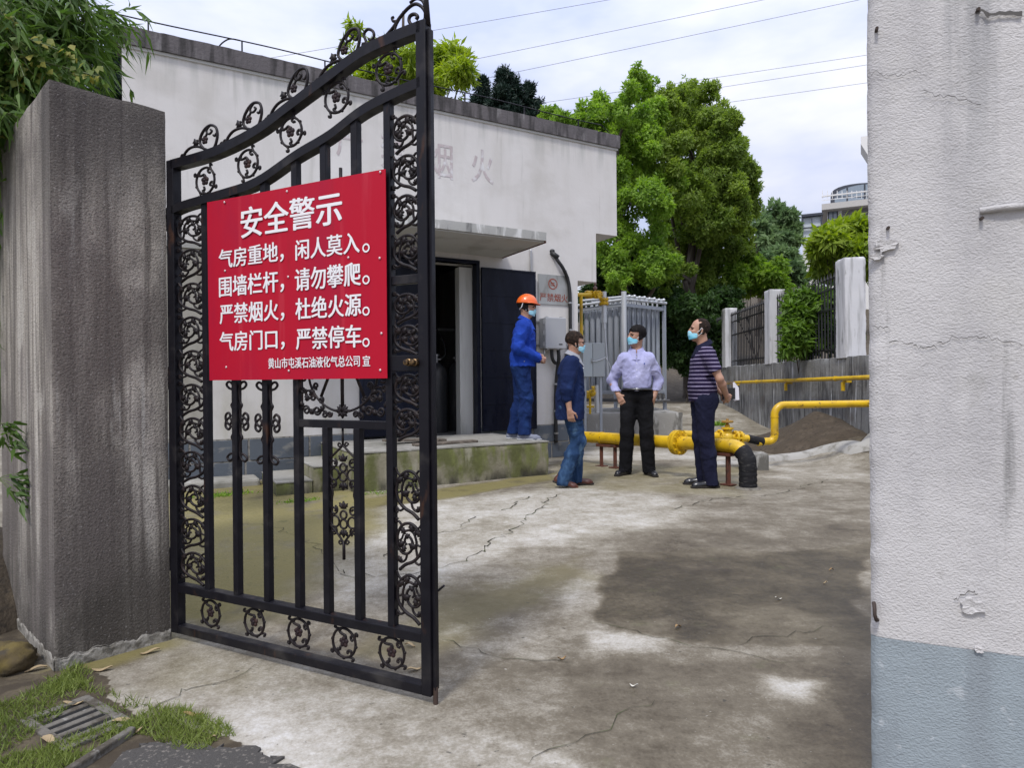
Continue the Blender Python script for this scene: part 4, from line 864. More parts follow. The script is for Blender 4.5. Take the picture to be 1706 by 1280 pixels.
# ---- fittings on the wall right of the door
o_ = .012; a, b = fac(896, 480)[0], fac(947.5, 480)[0]; z1, z0 = fac(922, 458.5)[1], fac(922, 508)[1]
plate = thing('no_smoking_plate', 'dull steel plate with a no smoking emblem and four red characters on the white wall', 'sign', fw((a+b)/2, .01, z0), TH_F)
mb = MB(FM); mb.box(a, b, -.014, -.002, z0, z1)
mb.build('steel_sheet', mat('weathered_steel_sheet', (.34, .345, .33), .5, metal=.5, layers=[((.24, .235, .215), (7, 7, 3), .45, .68, 5, {}), ((.44, .45, .44), (3, 3, 3), .55, .72, 4, dict(mx=.6))]), plate)
faded_red = mat('faded_red_print', (.26, .07, .045), .7, layers=[((.32, .24, .21), (26, 26, 26), .55, .72, 4, {})])
mb = MB(FM); text_fit(mb, '严禁烟火', a+.02, b-.03, z0+.045, z0+.165, -.0165, .02); mb.build('lettering', faded_red, plate)
mb = MB(FM); cx, cz = (a+b)/2-.02, z1-.135; n = 26; rO, rI = .082, .064
V = [(cx+r*math.cos(2*math.pi*i/n), -.0165, cz+r*math.sin(2*math.pi*i/n)) for r in (rO, rI) for i in range(n)]; mb.add(V, [(i, (i+1) % n, n+(i+1) % n, n+i) for i in range(n)])
c45 = .045; mb.add([(cx-c45-.006, -.0166, cz+c45-.006), (cx+c45-.006, -.0166, cz-c45-.006), (cx+c45+.006, -.0166, cz-c45+.006), (cx-c45+.006, -.0166, cz+c45+.006)], [(0, 1, 2, 3)])
mb.box(cx-.042, cx+.04, -.0166, -.0163, cz-.028, cz-.012); mb.box(cx-.012, cx+.03, -.0166, -.0163, cz+.006, cz+.02); mb.box(cx-.035, cx-.02, -.0166, -.0163, cz-.006, cz+.02)
mb.build('emblem', faded_red, plate)
# junction box
def fbox(px0, px1, py0, py1, y0, y1, mbx): 
    a, b = fac(px0, 560)[0], fac(px1, 560)[0]; z1, z0 = fac((px0+px1)/2, py0)[1], fac((px0+px1)/2, py1)[1]; mbx.box(a, b, y0, y1, z0, z1); return a, b, z0, z1
mb = MB(FM); bt0, bt1 = fac(903, 560, .1)[0], fac(942, 560, .2)[0]; bz1, bz0 = fac(920, 531, .1)[1], fac(920, 581, .1)[1]
jb_ = thing('junction_box', 'grey metal junction box on the white wall beneath the steel plate', 'junction box', fw((bt0+bt1)/2, .02, bz0), TH_F)
mb.box(bt0, bt1, -.155, -.022, bz0, bz1); mb.build('housing', enamel, jb_, bevel=.008)
mb = MB(FM); mb.box(bt0-.008, bt1+.008, -.21, -.158, bz0-.008, bz1+.008); cv = mb.build('cover', mat('light_grey_cover', (.36, .37, .385), .45), jb_, bevel=.012)
mb = MB(FM)
for zz in (bz0+.06, bz1-.06, (bz0+bz1)/2): mb = MB(FM); mb.tube([(bt0-.014, -.17, zz-.03), (bt0-.014, -.17, zz+.03)], .010, 8); mb.build('hinge', steel_m, jb_)
mb = MB(FM)
for tt_ in (bt0+.05, bt1-.05):
    for za_, zb_ in ((bz1+.008, bz1+.02), (bz0-.02, bz0-.008)): mb = MB(FM); mb.box(tt_-.015, tt_+.015, -.18, -.13, za_, zb_); mb.build('clasp', steel_m, jb_)
for z in (bz0+.05, bz1-.05): mb = MB(FM); mb.beam((bt0-.10, -.012, z), (bt1+.03, -.012, z), .018, .03); mb.build('bracket', steel_m, jb_)
mb = MB(FM); text_fit(mb, 'IIB', bt1-.13, bt1-.055, bz0+.05, bz0+.082, -.2125, .01) if False else mb.box(bt1-.12, bt1-.06, -.2125, -.2102, bz0+.05, bz0+.066)
mb.build('maker_plate', rubber, jb_)
def hose(name, lab, pts, r, mat_=rubber, off=.03, cat='hose', clips=()):
    P = []; 
    for q in pts:
        ofs = q[2] if len(q) > 2 else off; t, z = fac(q[0], q[1], ofs); P.append(fw(t, ofs, z))
    rt = thing(name, lab, cat, P[-1]); mb = MB(); mb.tube(cr(P, 6), r, 10); mb.build('hose', mat_, rt, smooth=True)
    if clips:
        for q in clips:
            mb = MB(); t, z = fac(q[0], q[1], off); mb.tube([fw(t, off, z-.012), fw(t, off, z+.012)], r*1.22, 10); mb.build('clip', steel_m, rt, smooth=40)
    return rt
hr = hose('corrugated_hose', 'black hose curving down the wall past the steel plate and looping under the junction box', [(925, 427, .02), (929, 434, .06), (938, 447, .07), (946, 466), (949.5, 490), (950, 530), (950, 565), (947, 585), (939, 603, .05), (931, 606, .07), (924, 604, .10), (920, 596, .11), (919, 583, .11)], .026, off=.04, clips=((941, 452), (949.5, 505), (950, 550)))
t, z = fac(924, 424, .03); mb = MB(); p = fw(t, .03, z); mb.tube([p+np.array([-.05, 0, .03]), p+np.array([.05, -.02, -.05])], .036, 10); mb.ell(p+np.array([-.035, 0, .05]), (.04, .03, .03)); mb.build('hose_nozzle', rubber, hr, smooth=True)
hose('corrugated_hose', 'black hose running straight down from the junction box to the ground', [(930, 583, .12), (931, 598, .12), (928, 622, .06), (926, 660), (926, 700), (926.5, 738)], .028, off=.045, clips=((926, 640), (926, 685), (926.5, 722)))
hose('grey_conduit', 'thin grey conduit bending out of the side of the junction box', [(907, 581, .1), (906, 592, .1), (903, 599, .06), (897, 601), (892, 600)], .012, steel_m, .03, 'conduit')
hose('grey_conduit', 'thin grey conduit running down the wall from the canopy behind the open door', [(884.5, 415), (884.5, 450), (884.5, 520)], .014, steel_m, .02, 'conduit')
# ================================================================ landing and its steps
ca = flocal(gnd(915, 789, .02)); oF = ca[1]
tl0 = flocal(gnd(606, 830))[0]
land = thing('door_landing', 'mossy concrete landing in front of the doorway with worn steps at its end', 'landing', fw(ca[0], oF, 0))
V, F = rough_box(FM, tl0, ca[0], -oF, -.02, -.05, PZ-.012, .03, .012, 31); mesh_obj('block', np_mesh('block', V, F, mossy), land)
V, F = rough_box(FM, tl0-.004, ca[0]+.004, -oF-.004, -.018, PZ-.014, PZ, .04, .004, 32); mesh_obj('screed_top', np_mesh('screed_top', V, F, step_top), land)
for k, (w, z) in enumerate(((.36, .27), (.72, .135))):
    V, F = rough_box(FM, tl0-w, tl0-.005-(w-.36), -oF+.22+.0*k, -.30, -.05, z-.01, .03, .012, 41+k); o = mesh_obj('step', np_mesh('step', V, F, mossy), land)
    V, F = rough_box(FM, tl0-w-.003, tl0-.005-(w-.36), -oF+.218, -.30, z-.012, z, .03, .004, 45+k); mesh_obj('tread', np_mesh('tread', V, F, step_top), o)
V, F = rough_box(FM, ca[0]+.012, ca[0]+.30, -oF+.50, -.05, -.05, .20, .03, .01, 51); mesh_obj('end_step', np_mesh('end_step', V, F, mossy), land)
# sloping concrete apron along the foot of the wall
mb = MB(FM); mb.prism([(tL-.5, -.05), (tl0-.75, -.05), (tl0-.75, .075), (tL-.5, .10)], -.42, -.02); tag(mb.build('wall_apron', step_top, bevel=.03), 'low concrete apron along the foot of the grey painted base', 'kerb')
# old boards lying on the landing
wood_m = mat('weathered_board', (.12, .10, .08), .9, layers=[((.24, .20, .16), (2, 22, 22), .48, .66, 5, {}), ((.05, .04, .03), (2, 30, 30), .55, .7, 5, {})], bumps=[((4, 40, 40), .5, .004, 5)])
for k, (x0, y0, x1, y1, w, lab) in enumerate(((690, 744, 792, 737, .13, 'grey weathered plank lying on the landing by the doorway, nearer its mossy front edge'), (640, 741, 740, 735, .15, 'dark weathered plank lying on the landing across the closed door leaf'))):
    a, b = gnd(x0, y0, PZ), gnd(x1, y1, PZ); mb = MB(); mb.beam(a+np.array([0, 0, .016+.03*k]), b+np.array([0, 0, .016]), w, .026); tag(mb.build('plank', wood_m, bevel=.003), lab, 'plank', 'planks on the landing')
# ================================================================ gas pipework in the yard
def flange(mb, c, ax, r, t=.022, nb=8):
    ax = np.array(ax)/np.linalg.norm(ax); mb.lathe([(.02, -t), (r, -t), (r, -.002), (r*.97, 0), (r, .002), (r, t), (.02, t)], c, ax, 26)
    a = Vector(ax).orthogonal().normalized(); b = Vector(ax).cross(a)
    for i in range(nb):
        q = Vector(c)+(a*math.cos(2*math.pi*i/nb)+b*math.sin(2*math.pi*i/nb))*r*.82
        mb.tube([q-Vector(ax)*(t+.018), q+Vector(ax)*(t+.018)], .013, 6)
pe = at(1232, 744, 6.75); pf = at(955, 727, 9.0); pd = (pf-pe)/np.linalg.norm(pf-pe); RP = .074
main = thing('gas_main', 'thick yellow gas pipe across the yard bending down into a black wrapped end', 'pipe', (pe[0], pe[1], 0))
mb = MB(); mb.tube([tuple(q) for q in [pf*[1, 1, 0]+pd*[1, 1, 0]*.0+np.array([0, 0, -.1])]+[pf+np.array([0, 0, -.22])+pd*0]+[pf-pd*(.20*(1-math.cos(a)))+np.array([0, 0, -.20*(1-math.sin(a))]) for a in np.linspace(.1, math.pi/2, 7)]]+[tuple(pe+pd*.10)], RP, 26)
eb = [pe+pd*.10]+[pe+pd*(.10-.20*math.sin(a))+np.array([0, 0, -.20*(1-math.cos(a))]) for a in np.linspace(.12, math.pi/2*.98, 9)]
mb.tube(eb[:6], RP, 26); mb.build('yellow_pipe', yellow, main, smooth=40)
lo = eb[-1]; foot = np.array([lo[0], lo[1], -.02])
slv = eb[4:]+[lo*(1-t)+foot*t for t in np.linspace(.12, 1, 12)]
mb = MB(); rs = [RP*1.20+.004*math.sin(i*2.3) for i in range(len(slv))]; mb.tube([tuple(p) for p in slv], rs, 26); mb.build('wrapped_elbow', bitumen, main, smooth=50)
mb = MB(); mb.lathe([(.08, -.03), (.15, -.02), (.12, .016), (.08, .02)], (lo[0], lo[1], 0), n=24); mb.build('concrete_collar', mat('stained_collar', (.19, .175, .145), .95, layers=[((.09, .08, .065), (12, 12, 12), .45, .65, 5, {})]), main, smooth=40)
fl = pe+(pf-pe)*0; # flange position by photo x
def on_main(px):
    d = ray(px, 735); A = np.array([[pd[0], -d[0]], [pd[1], -d[1]]]); s = np.linalg.solve(A, -pe[:2]); return pe+pd*s[0]
mb = MB(); c = on_main(1130); flange(mb, c-pd*.021, pd, .142, .017, 10); flange(mb, c+pd*.021, pd, .142, .017, 10); mb.build('flange', yellow, main, smooth=35)
mb = MB(); c = on_main(1003); mb.tube([c-pd*.012, c+pd*.012], RP+.006, 26); mb.build('weld_band', yellow, main, smooth=40)
for px, lab in ((1013, 'low rust red steel trestle under the far end of the yellow main pipe'), (1196, 'rust red steel trestle under the yellow main pipe, beside the black wrapped elbow')):
    c = on_main(px); z0 = float(hgt(c[0], c[1])); n = np.array([-pd[1], pd[0], 0]); w = .26
    t = thing('pipe_trestle', lab, 'pipe support', (c[0], c[1], z0), 0, 'steel trestles under the gas main'); zt_ = c[2]-RP
    mb = MB(); mb.beam(c*[1, 1, 0]-pd*w*.7+np.array([0, 0, zt_-.02]), c*[1, 1, 0]+pd*w*.7+np.array([0, 0, zt_-.02]), .10, .036); mb.build('saddle', rust_red, t, bevel=.004)
    for s in (-1, 1):
        q = c*[1, 1, 0]+pd*w*.5*s; mb = MB(); mb.beam(q+np.array([0, 0, z0+.006]), q+np.array([0, 0, zt_-.042]), .042, .042); mb.beam(q-pd*.07+np.array([0, 0, z0+.007]), q+pd*.07+np.array([0, 0, z0+.007]), .10, .012); mb.build('leg', rust_red, t)
# branch with valve, wrapped length and the riser that runs off along the wall
v0 = at(1190, 727, 8.15); v1 = at(1246, 731, 8.25); w1_ = at(1287, 737, 8.3); RB = .047
e0 = at(1290, 737, 8.3); up0 = at(1290.5, 712, 8.3); up1 = at(1290.5, 674.5, 8.3); rt1 = at(1900, 668.5, 8.9)
br = thing('branch_pipe', 'thinner yellow branch pipe with a gate valve that rises towards the stucco wall', 'pipe', (e0[0], e0[1], 0))
mb = MB(); mb.tube([v0-(v1-v0)*.9, v1], RB, 20); c2 = e0
pts = [w1_, e0*.3+w1_*.7]
lowc = [np.array(w1_)*(1-t)+e0*t for t in (0,)]
def elbow(a, corner, b, r, n=8):
    a, corner, b = map(np.array, (a, corner, b)); u = (a-corner)/np.linalg.norm(a-corner); w = (b-corner)/np.linalg.norm(b-corner)
    out = []
    for i in range(n+1):
        t = i/n*math.pi/2; out.append(corner+u*r*(1-math.sin(t))+w*r*(1-math.cos(t)))
    return out
corner0 = np.array([up0[0], up0[1], w1_[2]-.005]); corner1 = np.array([up0[0], up0[1], at(1380, 674, 8.4)[2]]); rt1[2] = corner1[2]+.01
path = [at(1262, 733, 8.27)*[1, 1, 0]+np.array([0, 0, w1_[2]])]+elbow(w1_, corner0, corner1, .10)+elbow(corner0, corner1, rt1, .13)+[rt1]
mb.tube([tuple(p) for p in path], RB, 20); mb.build('yellow_pipe', yellow, br, smooth=40)
for z in (corner0[2]+.115, corner1[2]-.15): mb = MB(); mb.tube([(up0[0], up0[1], z-.006), (up0[0], up0[1], z+.006)], RB+.004, 20); mb.build('weld_band', yellow, br, smooth=40)
q0 = v1+(path[0]-v1)*.02; q1 = np.array(path[0])+(np.array(path[1])-path[0])*.55
mb = MB(); mb.tube([q0, (q0+q1)/2, q1], RB*1.12, 20); mb.build('black_wrap', bitumen, br, smooth=50)
vd = (v1-v0)/np.linalg.norm(v1-v0); vc = at(1212, 729, 8.18)
mb = MB(); mb.ell(vc, (.068, .068, .076), 18, 10); flange(mb, vc-vd*.11, vd, .092, .013); flange(mb, vc+vd*.11, vd, .092, .013); flange(mb, vc+vd*.17, vd, .092, .013)
mb.lathe([(.05, .05), (.055, .10), (.075, .105), (.075, .125), (.03, .13), (.03, .16)], vc, (0, 0, 1), 18); va = mb.build('gate_valve', yellow, br, smooth=35)
mb = MB(); mb.lathe([(.018, .16), (.018, .19), (.07, .185), (.075, .20), (.07, .212), (.018, .206), (.016, .235), (.0, .235)], vc, (0, 0, 1), 16); mb.beam(vc+np.array([-.075, -.03, .198]), vc+np.array([.075, .03, .198]), .02, .012)
mb.build('hand_wheel', mat('rust_yellow_wheel', (.30, .17, .03), .7), va, smooth=40)
# concrete block under the branch
g0, g1 = gnd(1237, 784), gnd(1279, 783); MBk = frame(gnd(1262, 784), (1, -.12)); V, F = rough_box(MBk, -.17, .14, .0, .30, -.03, .205, .02, .012, 61)
tag(mesh_obj('concrete_block', np_mesh('concrete_block', V, F, old_conc)), 'rough grey concrete block behind the black wrapped elbow', 'concrete block')
# ================================================================ sand heap and pale concrete ridge
def heap(name, c, rx, ry, h, m, seed, lab, cat, kind=None, st=.04, pk=1.35):
    n = 70; u = np.linspace(-1.15, 1.15, n); U, W = np.meshgrid(u, u); x, y = c[0]+U*rx, c[1]+W*ry
    r = np.sqrt(U**2+W**2)+fbm(x*1.5, y*1.5, s=seed)*.12; z = hgt(x, y)+h*np.clip(1-r, 0, 1)**(1/pk)*.9+h*.12*np.exp(-(r/.25)**2)+fbm(x*7, y*7, s=seed+2)*.02*np.clip(1.05-r, 0, 1)-.05*sst(.9, 1.12, r)
    k = np.arange(n*n).reshape(n, n); F = np.stack([k[:-1, :-1], k[:-1, 1:], k[1:, 1:], k[1:, :-1]], -1).reshape(-1, 4)
    o = mesh_obj(name, np_mesh(name, np.stack([x, y, z], -1).reshape(-1, 3), F, m, True)); return tag(o, lab, cat, kind=kind)
ap = at(1350, 690, 10.6); heap('sand_heap', (ap[0], ap[1]-.15), 1.25, 1.30, float(ap[2]-hgt(ap[0], ap[1]))+.05, sand_m, 5, 'conical heap of damp brown sand against the streaked retaining wall', 'sand heap', pk=1.0)
mb = MB(); P = [gndh(*q) for q in ((1150, 772), (1215, 772), (1280, 768), (1320, 764), (1360, 755), (1400, 744), (1450, 737), (1490, 735))]
P = cr(P, 5); n = len(P); V = []; ns = 9
for i, p in enumerate(P):
    p = np.array(p); d = np.array(P[min(i+1, n-1)])-np.array(P[max(i-1, 0)]); d[2] = 0; d /= np.linalg.norm(d)+1e-9; nn = np.array([-d[1], d[0], 0]); s = min(1, i/8)
    for j in range(ns):
        u = j/(ns-1)*2-1; q = p+nn*u*.13*(1.0+.15*math.sin(i*.5)); V.append((q[0], q[1], float(hgt(q[0], q[1]))-.02+.095*s*math.sqrt(max(0, 1-u*u))+.004*math.sin(i*.7+j)))
mb.add(V, [(i*ns+j, i*ns+j+1, (i+1)*ns+j+1, (i+1)*ns+j) for i in range(n-1) for j in range(ns-1)])
rdg = mat('pale_cement_ridge', (.36, .35, .325), .95, layers=[((.20, .19, .165), (6, 6, 6), .48, .68, 6, {})], bumps=[((30, 30, 30), .5, .01, 6)])
tag(mb.build('cement_ridge', rdg, smooth=True), 'low pale cement ridge curving across the yard towards the stucco wall', 'kerb')
# ================================================================ retaining wall with fence
def wl(y, off=0.0): return np.array([WX0+WXS*y+off, y])
RWT = at(1409, 594, 10.4*CAMH/1.16)[2]; RM = frame(wl(3.0), (WXS, 1.0))          # x runs away along the wall, y towards the yard (left)
V, F = rough_box(RM, 0, 15.6, -.30, .0, -.3, RWT, .06, .02, 71)
tag(mesh_obj('retaining_wall', np_mesh('retaining_wall', V, F, streak_wall)), 'low dark retaining wall with white lime streaks below the fence', 'wall')
ys = [10.22*CAMH/1.16, 13.85*CAMH/1.16, 17.45*CAMH/1.16, 21.0*CAMH/1.16]
def y_at(px):
    d = ray(px, 560); return WX0/(d[0]/d[1]-WXS)
ys = [y_at(1412)+.2, y_at(1285)+.2, y_at(1210)+.2, y_at(1160)+.2]; ptz = 3.12*CAMH/1.16
plabs = ['tall whitewashed fence post on the retaining wall, next to the stucco gate wall', 'whitewashed fence post between the leafy shrub and the gap in the iron railing', 'whitewashed fence post on the retaining wall behind the striped polo shirt', 'small pale fence post at the far end of the retaining wall']
for k, y in enumerate([ys[0]-(ys[1]-ys[0])]+ys):
    if k == 0: continue
    p = wl(y, .14); M_ = frame(p, (WXS, 1)); V, F = rough_box(M_, -.18, .18, -.16, .16, RWT-.02, ptz, .03, .010, 80+k); o = mesh_obj('fence_post', np_mesh('fence_post', V, F, fence_post_m))
    tag(o, plabs[k-1], 'fence post', 'posts of the boundary fence')
rail_m = mat('fence_black_paint', (.012, .012, .013), .5)
yy = [ys[0]-(ys[1]-ys[0])]+ys+[ys[3]+3.6]
flabs = ['black iron railing panel hidden behind the stucco gate wall', 'black iron railing panel overgrown by the leafy shrub', 'black iron railing panel with bare twigs behind, between two pale posts', 'black iron railing panel furthest along the wall, half hidden by the striped polo shirt', 'black iron railing panel past the last pale post, under the trees']
for k in range(1, 5):
    a, b = yy[k]+.19, yy[k+1]-.19; n = max(3, int((b-a)/.125)); f = thing('iron_railing', flabs[k], 'railing', (*wl((a+b)/2, .14), RWT), 0, 'railing panels of the boundary fence')
    zt_ = ptz-.22
    mb = MB()
    for z in (RWT+.14, zt_-.16, zt_-.50): p, q = wl(a, .14), wl(b, .14); mb.beam((*p, z), (*q, z), .03, .03)
    mb.build('rail', rail_m, f)
    for i in range(n+1):
        y = a+(b-a)*i/n; p = wl(y, .14); mb = MB(); mb.beam((*p, RWT), (*p, zt_), .020, .020); mb.lathe([(.014, 0), (.022, .03), (.016, .05), (.0, .12)], (*p, zt_), n=6); mb.build('picket', rail_m, f)
# yellow pipe along the retaining wall
s0 = wl(9.0, -.11); a_ = at(1444, 629.5, y_at(1444)); b_ = at(1224, 638, y_at(1224))
wp = thing('wall_pipe', 'thin yellow gas pipe carried on brackets along the retaining wall', 'pipe', (*wl(10, -.1), 0))
ya, yb = 6.5, y_at(1219); zA = a_[2]; zB_ = b_[2]
def wz(y): return zA+(zB_-zA)*(y-a_[1])/(b_[1]-a_[1])
mb = MB(); mb.tube([(*wl(y, -.12), wz(y)) for y in np.linspace(ya, yb, 20)], .034, 14); mb.build('yellow_pipe', yellow, wp, smooth=40)
for px in (1231, 1319, 1417):
    y = y_at(px); mb = MB(); p = wl(y, -.12); q = wl(y, .0); mb.beam((*p, wz(y)-.05), (*q, wz(y)-.05), .045, .03); mb.beam((*p, wz(y)-.055), (*p, wz(y)-.19), .04, .05); mb.build('bracket', yellow, wp)
for px in (1269, 1404): y = y_at(px); mb = MB(); mb.tube([(*wl(y-.03, -.12), wz(y-.03)), (*wl(y+.03, -.12), wz(y+.03))], .041, 14); mb.build('coupling', yellow, wp, smooth=40)
# ================================================================ vaporiser on its plinth
YV = 12.9; pc = at(1040, 700, YV); gz = float(hgt(pc[0], YV))
al = R_(49); uR = np.array([math.sin(al), math.cos(al)]); uL = np.array([-math.cos(al), math.sin(al)])
pz1 = at(1040, 688, YV-.25)[2]
pl0, pl1 = at(980, 716, YV-.35), at(1138, 716, YV-.35)
V, F = rough_box(frame((pl0[0]-.5, pl0[1]), (1, .0)), 0, pl1[0]-pl0[0]+.5, 0, 2.6, gz-.2, pz1, .05, .012, 91)
tag(mesh_obj('concrete_plinth', np_mesh('concrete_plinth', V, F, old_conc)), 'stained low concrete plinth under the finned vaporiser', 'plinth')
VM = frame(pc, uR); AV = 1.30; zf0 = at(1040, 657, YV)[2]; zf1 = at(1040, 506, YV)[2]; zt2 = at(1040, 489, YV)[2]
vap = thing('air_vaporizer', 'tall grey finned air vaporiser of many upright tubes in a steel frame', 'vaporizer', (pc[0], pc[1], pz1), math.atan2(uR[1], uR[0]))
NT = 8; sp = AV/NT
for i in range(NT):
    for j in range(NT):
        if 0 < i < NT-1 and 0 < j < NT-1 and not (i < 2 or j < 2): continue
        x, y = (i+.5)*sp, (j+.5)*sp; mb = MB(VM); mb.tube([(x, y, zf0+.02), (x, y, zf1+.03)], .026, 8); r = sp*.33
        for k in ([0] if 0 < i < NT-1 else [])+([1] if 0 < j < NT-1 else [0, 1] if 0 in (i, j) or NT-1 in (i, j) else []):
            c, s = math.cos(math.pi*k/2), math.sin(math.pi*k/2); mb.beam((x, y, zf0+.05), (x, y, zf1-.02), .012, 2*r, up=(c, s, 0))
        mb.build('finned_tube', galv, vap)
mb = MB(VM); e = .04
for z in (zf0, zf1-.06):
    mb = MB(VM); mb.box(-e, AV+e, -e, -.003, z, z+.07); mb.box(-e, AV+e, AV+.003, AV+e, z, z+.07); mb.box(-e, -.003, -.003, AV+.003, z, z+.07); mb.box(AV+.003, AV+e, -.003, AV+.003, z, z+.07)
    mb.build('frame_band', galv, vap, bevel=.004)
for x, y in ((-.02, -.02), (AV+.02, -.02), (-.02, AV+.02), (AV+.02, AV+.02)):
    mb = MB(VM); mb.box(x-.03, x+.03, y-.03, y+.03, pz1, zf1+.06); mb.box(x-.07, x+.07, y-.07, y+.07, pz1, pz1+.012); mb.build('leg', galv, vap)
mb = MB(VM); mb.box(-.03, AV+.03, -.03, .03, pz1+.20, pz1+.26); mb.box(-.03, .03, .031, AV+.03, pz1+.20, pz1+.26)
mb.build('lower_brace', mat('dark_weathered_steel', (.10, .10, .10), .7, metal=.3), vap)
white_pipe = mat('silver_painted_pipe', (.56, .58, .60), .45, metal=.3)
for i in range(NT):
    x = (i+.5)*sp; mb = MB(VM); mb.tube([(x, -.08, zt2-.06+.012*(i % 2)), (x, AV*.9, zt2-.02+.012*(i % 2))], .026, 8)
    for j in (0, 2, 5, 7): mb.tube([(x, (j+.5)*sp, zf1), (x, (j+.5)*sp, zt2-.03)], .018, 7)
    mb.ell((x, -.09, zt2-.06+.012*(i % 2)), (.035, .03, .035), 10, 6); mb.build('header_pipe', white_pipe, vap, smooth=40)
mb = MB(VM); mb.tube([(-.03, -.05, zf1+.08), (AV+.05, -.05, zf1+.10)], .03, 10); mb.tube([(-.06, -.03, zf1+.07), (-.06, AV+.05, zf1+.07)], .03, 10)
mb.tube([(-.09, -.09, pz1+.5), (-.09, -.09, zt2+.02)], .05, 12); mb.build('manifold', white_pipe, vap, smooth=40)
mb = MB(VM)
for k in range(9): mb.tube([(.05+k*.15, -.06, zf0-.02), (.05+k*.15, -.06, zf0-.14)], .022, 7); mb.ell((.05+k*.15, -.07, zf0-.15), (.04, .04, .04), 8, 6)
mb.tube([(-.02, -.06, zf0-.16), (AV+.12, -.06, zf0-.16)], .024, 8); mb.build('drain_pipe', mat('dull_grey_pipe', (.15, .15, .15), .6, metal=.4), vap, smooth=40)
# white regulator pipe with yellow valve in front of it, yellow crossover from the building
cz = lambda px, py, Y: at(px, py, Y)
Yr = 11.9; rp_ = thing('regulator_pipe', 'pale riser with yellow flanged valves standing between the building and the vaporiser', 'pipe', cz(1007, 700, Yr)*[1, 1, 0])
mb = MB(); mb.tube([cz(1006, 486, Yr), cz(1006.5, 538, Yr)], .048, 14); mb.tube([cz(1006.5, 536, Yr), cz(1007, 548, Yr)], .03, 12); mb.tube([cz(1007, 545, Yr), cz(1012, 610, Yr), cz(1013, 640, Yr)], .018, 8); mb.build('riser', white_pipe, rp_, smooth=40)
mb = MB(); flange(mb, cz(1006, 499, Yr), (0, 0, 1), .085, .014); flange(mb, cz(1006, 506, Yr), (0, 0, 1), .085, .014); mb.lathe([(.05, -.06), (.062, -.04), (.062, .04), (.05, .06)], cz(1006, 503, Yr), n=14)
mb.tube([cz(955, 491, Yr-.6), cz(985, 491.5, Yr-.1), cz(1003, 492, Yr)], .036, 12); mb.tube([cz(968, 493, Yr-.4), cz(968.5, 560, Yr-.4)], .03, 10)
for px in (979, 984, 993, 998): flange(mb, cz(px, 491, Yr-.1), uL.tolist()+[0], .075, .012)
mb.ell(cz(981, 491, Yr-.1), (.07, .07, .075)); mb.ell(cz(996, 491, Yr-.05), (.07, .07, .075)); mb.build('yellow_valve', yellow, rp_, smooth=35)
mb = MB(); mb.tube([cz(991.5, 491, Yr-.1), cz(991.5, 476, Yr-.1)], .015, 8); mb.ell(cz(991.5, 480, Yr-.1), (.04, .03, .035), 8, 6); mb.ell(cz(991.5, 473, Yr-.1), (.028, .028, .03), 8, 6); mb.build('pressure_gauge', mat('rusty_gauge', (.20, .13, .11), .6), rp_, smooth=True)
mb = MB(); mb.tube([cz(968.5, 560, Yr-.4), cz(968.5, 745, Yr-.4)], .03, 10); mb.build('downpipe', white_pipe, rp_, smooth=40)
# lower valves
mb = MB(); mb.tube([cz(993, 642, Yr), cz(995, 688, Yr)], .045, 12); mb.build('pump_body', white_pipe, rp_, smooth=40)
mb = MB(); mb.ell(cz(986, 655, Yr-.1), (.075, .07, .07)); mb.ell(cz(979, 660, Yr-.1), (.06, .05, .05)); flange(mb, cz(988, 650, Yr-.1), (1, 0, 0), .075, .012); flange(mb, cz(979, 657, Yr-.1), (1, 0, 0), .065, .012); mb.tube([cz(983, 660, Yr-.1), cz(983, 690, Yr-.1)], .022, 8); mb.tube([cz(972, 678, Yr-.1), cz(990, 678, Yr-.1)], .022, 8)
mb.build('yellow_valve', yellow, rp_, smooth=35)
# control cabinet
c0 = cz(972, 626, 11.2); c1 = cz(1009, 629, 11.2); czt = cz(990, 571, 11.2)[2]; czb = cz(990, 628, 11.2)[2]; wC = c1[0]-c0[0]
CM = frame((c0[0], 11.25), (1, .12)); cb = thing('control_cabinet', 'pale grey steel control cabinet on legs in front of the vaporiser', 'cabinet', (c0[0]+wC/2, 11.3, 0))
mb = MB(CM); mb.box(0, wC, .02, .24, czb, czt); mb.build('housing', pale_enamel, cb, bevel=.006)
mb = MB(CM); mb.box(.0, wC*.44, -.002, .018, czb+.004, czt-.004); dr = mb.build('door', mat('blue_grey_door_paint', (.43, .48, .50), .4), cb, bevel=.004)
mb = MB(CM); mb.box(wC*.46, wC, -.002, .018, czb+.004, czt-.004); mb.build('door', pale_enamel, cb, bevel=.004)
mb = MB(CM); mb.box(wC*.38, wC*.42, -.02, -.002, czb+.24, czb+.32); mb.build('handle', steel_m, dr)
mb = MB(CM); z = czb+.27
mb.tube(cr([(wC*.42, -.02, z), (wC*.6, -.03, z+.005), (wC*.95, -.02, z+.05), (wC*1.05, .0, z+.06), (wC*1.25, .05, z-.05), (wC*1.4, .1, z-.16)], 6), .009, 6); mb.build('cable', white_pipe, cb, smooth=True)
for x in (.05, wC-.05):
    mb = MB(CM); g = float(hgt(c0[0], 11.3)); mb.box(x-.02, x+.02, .06, .10, g-.02, czb); mb.build('leg', galv, cb)
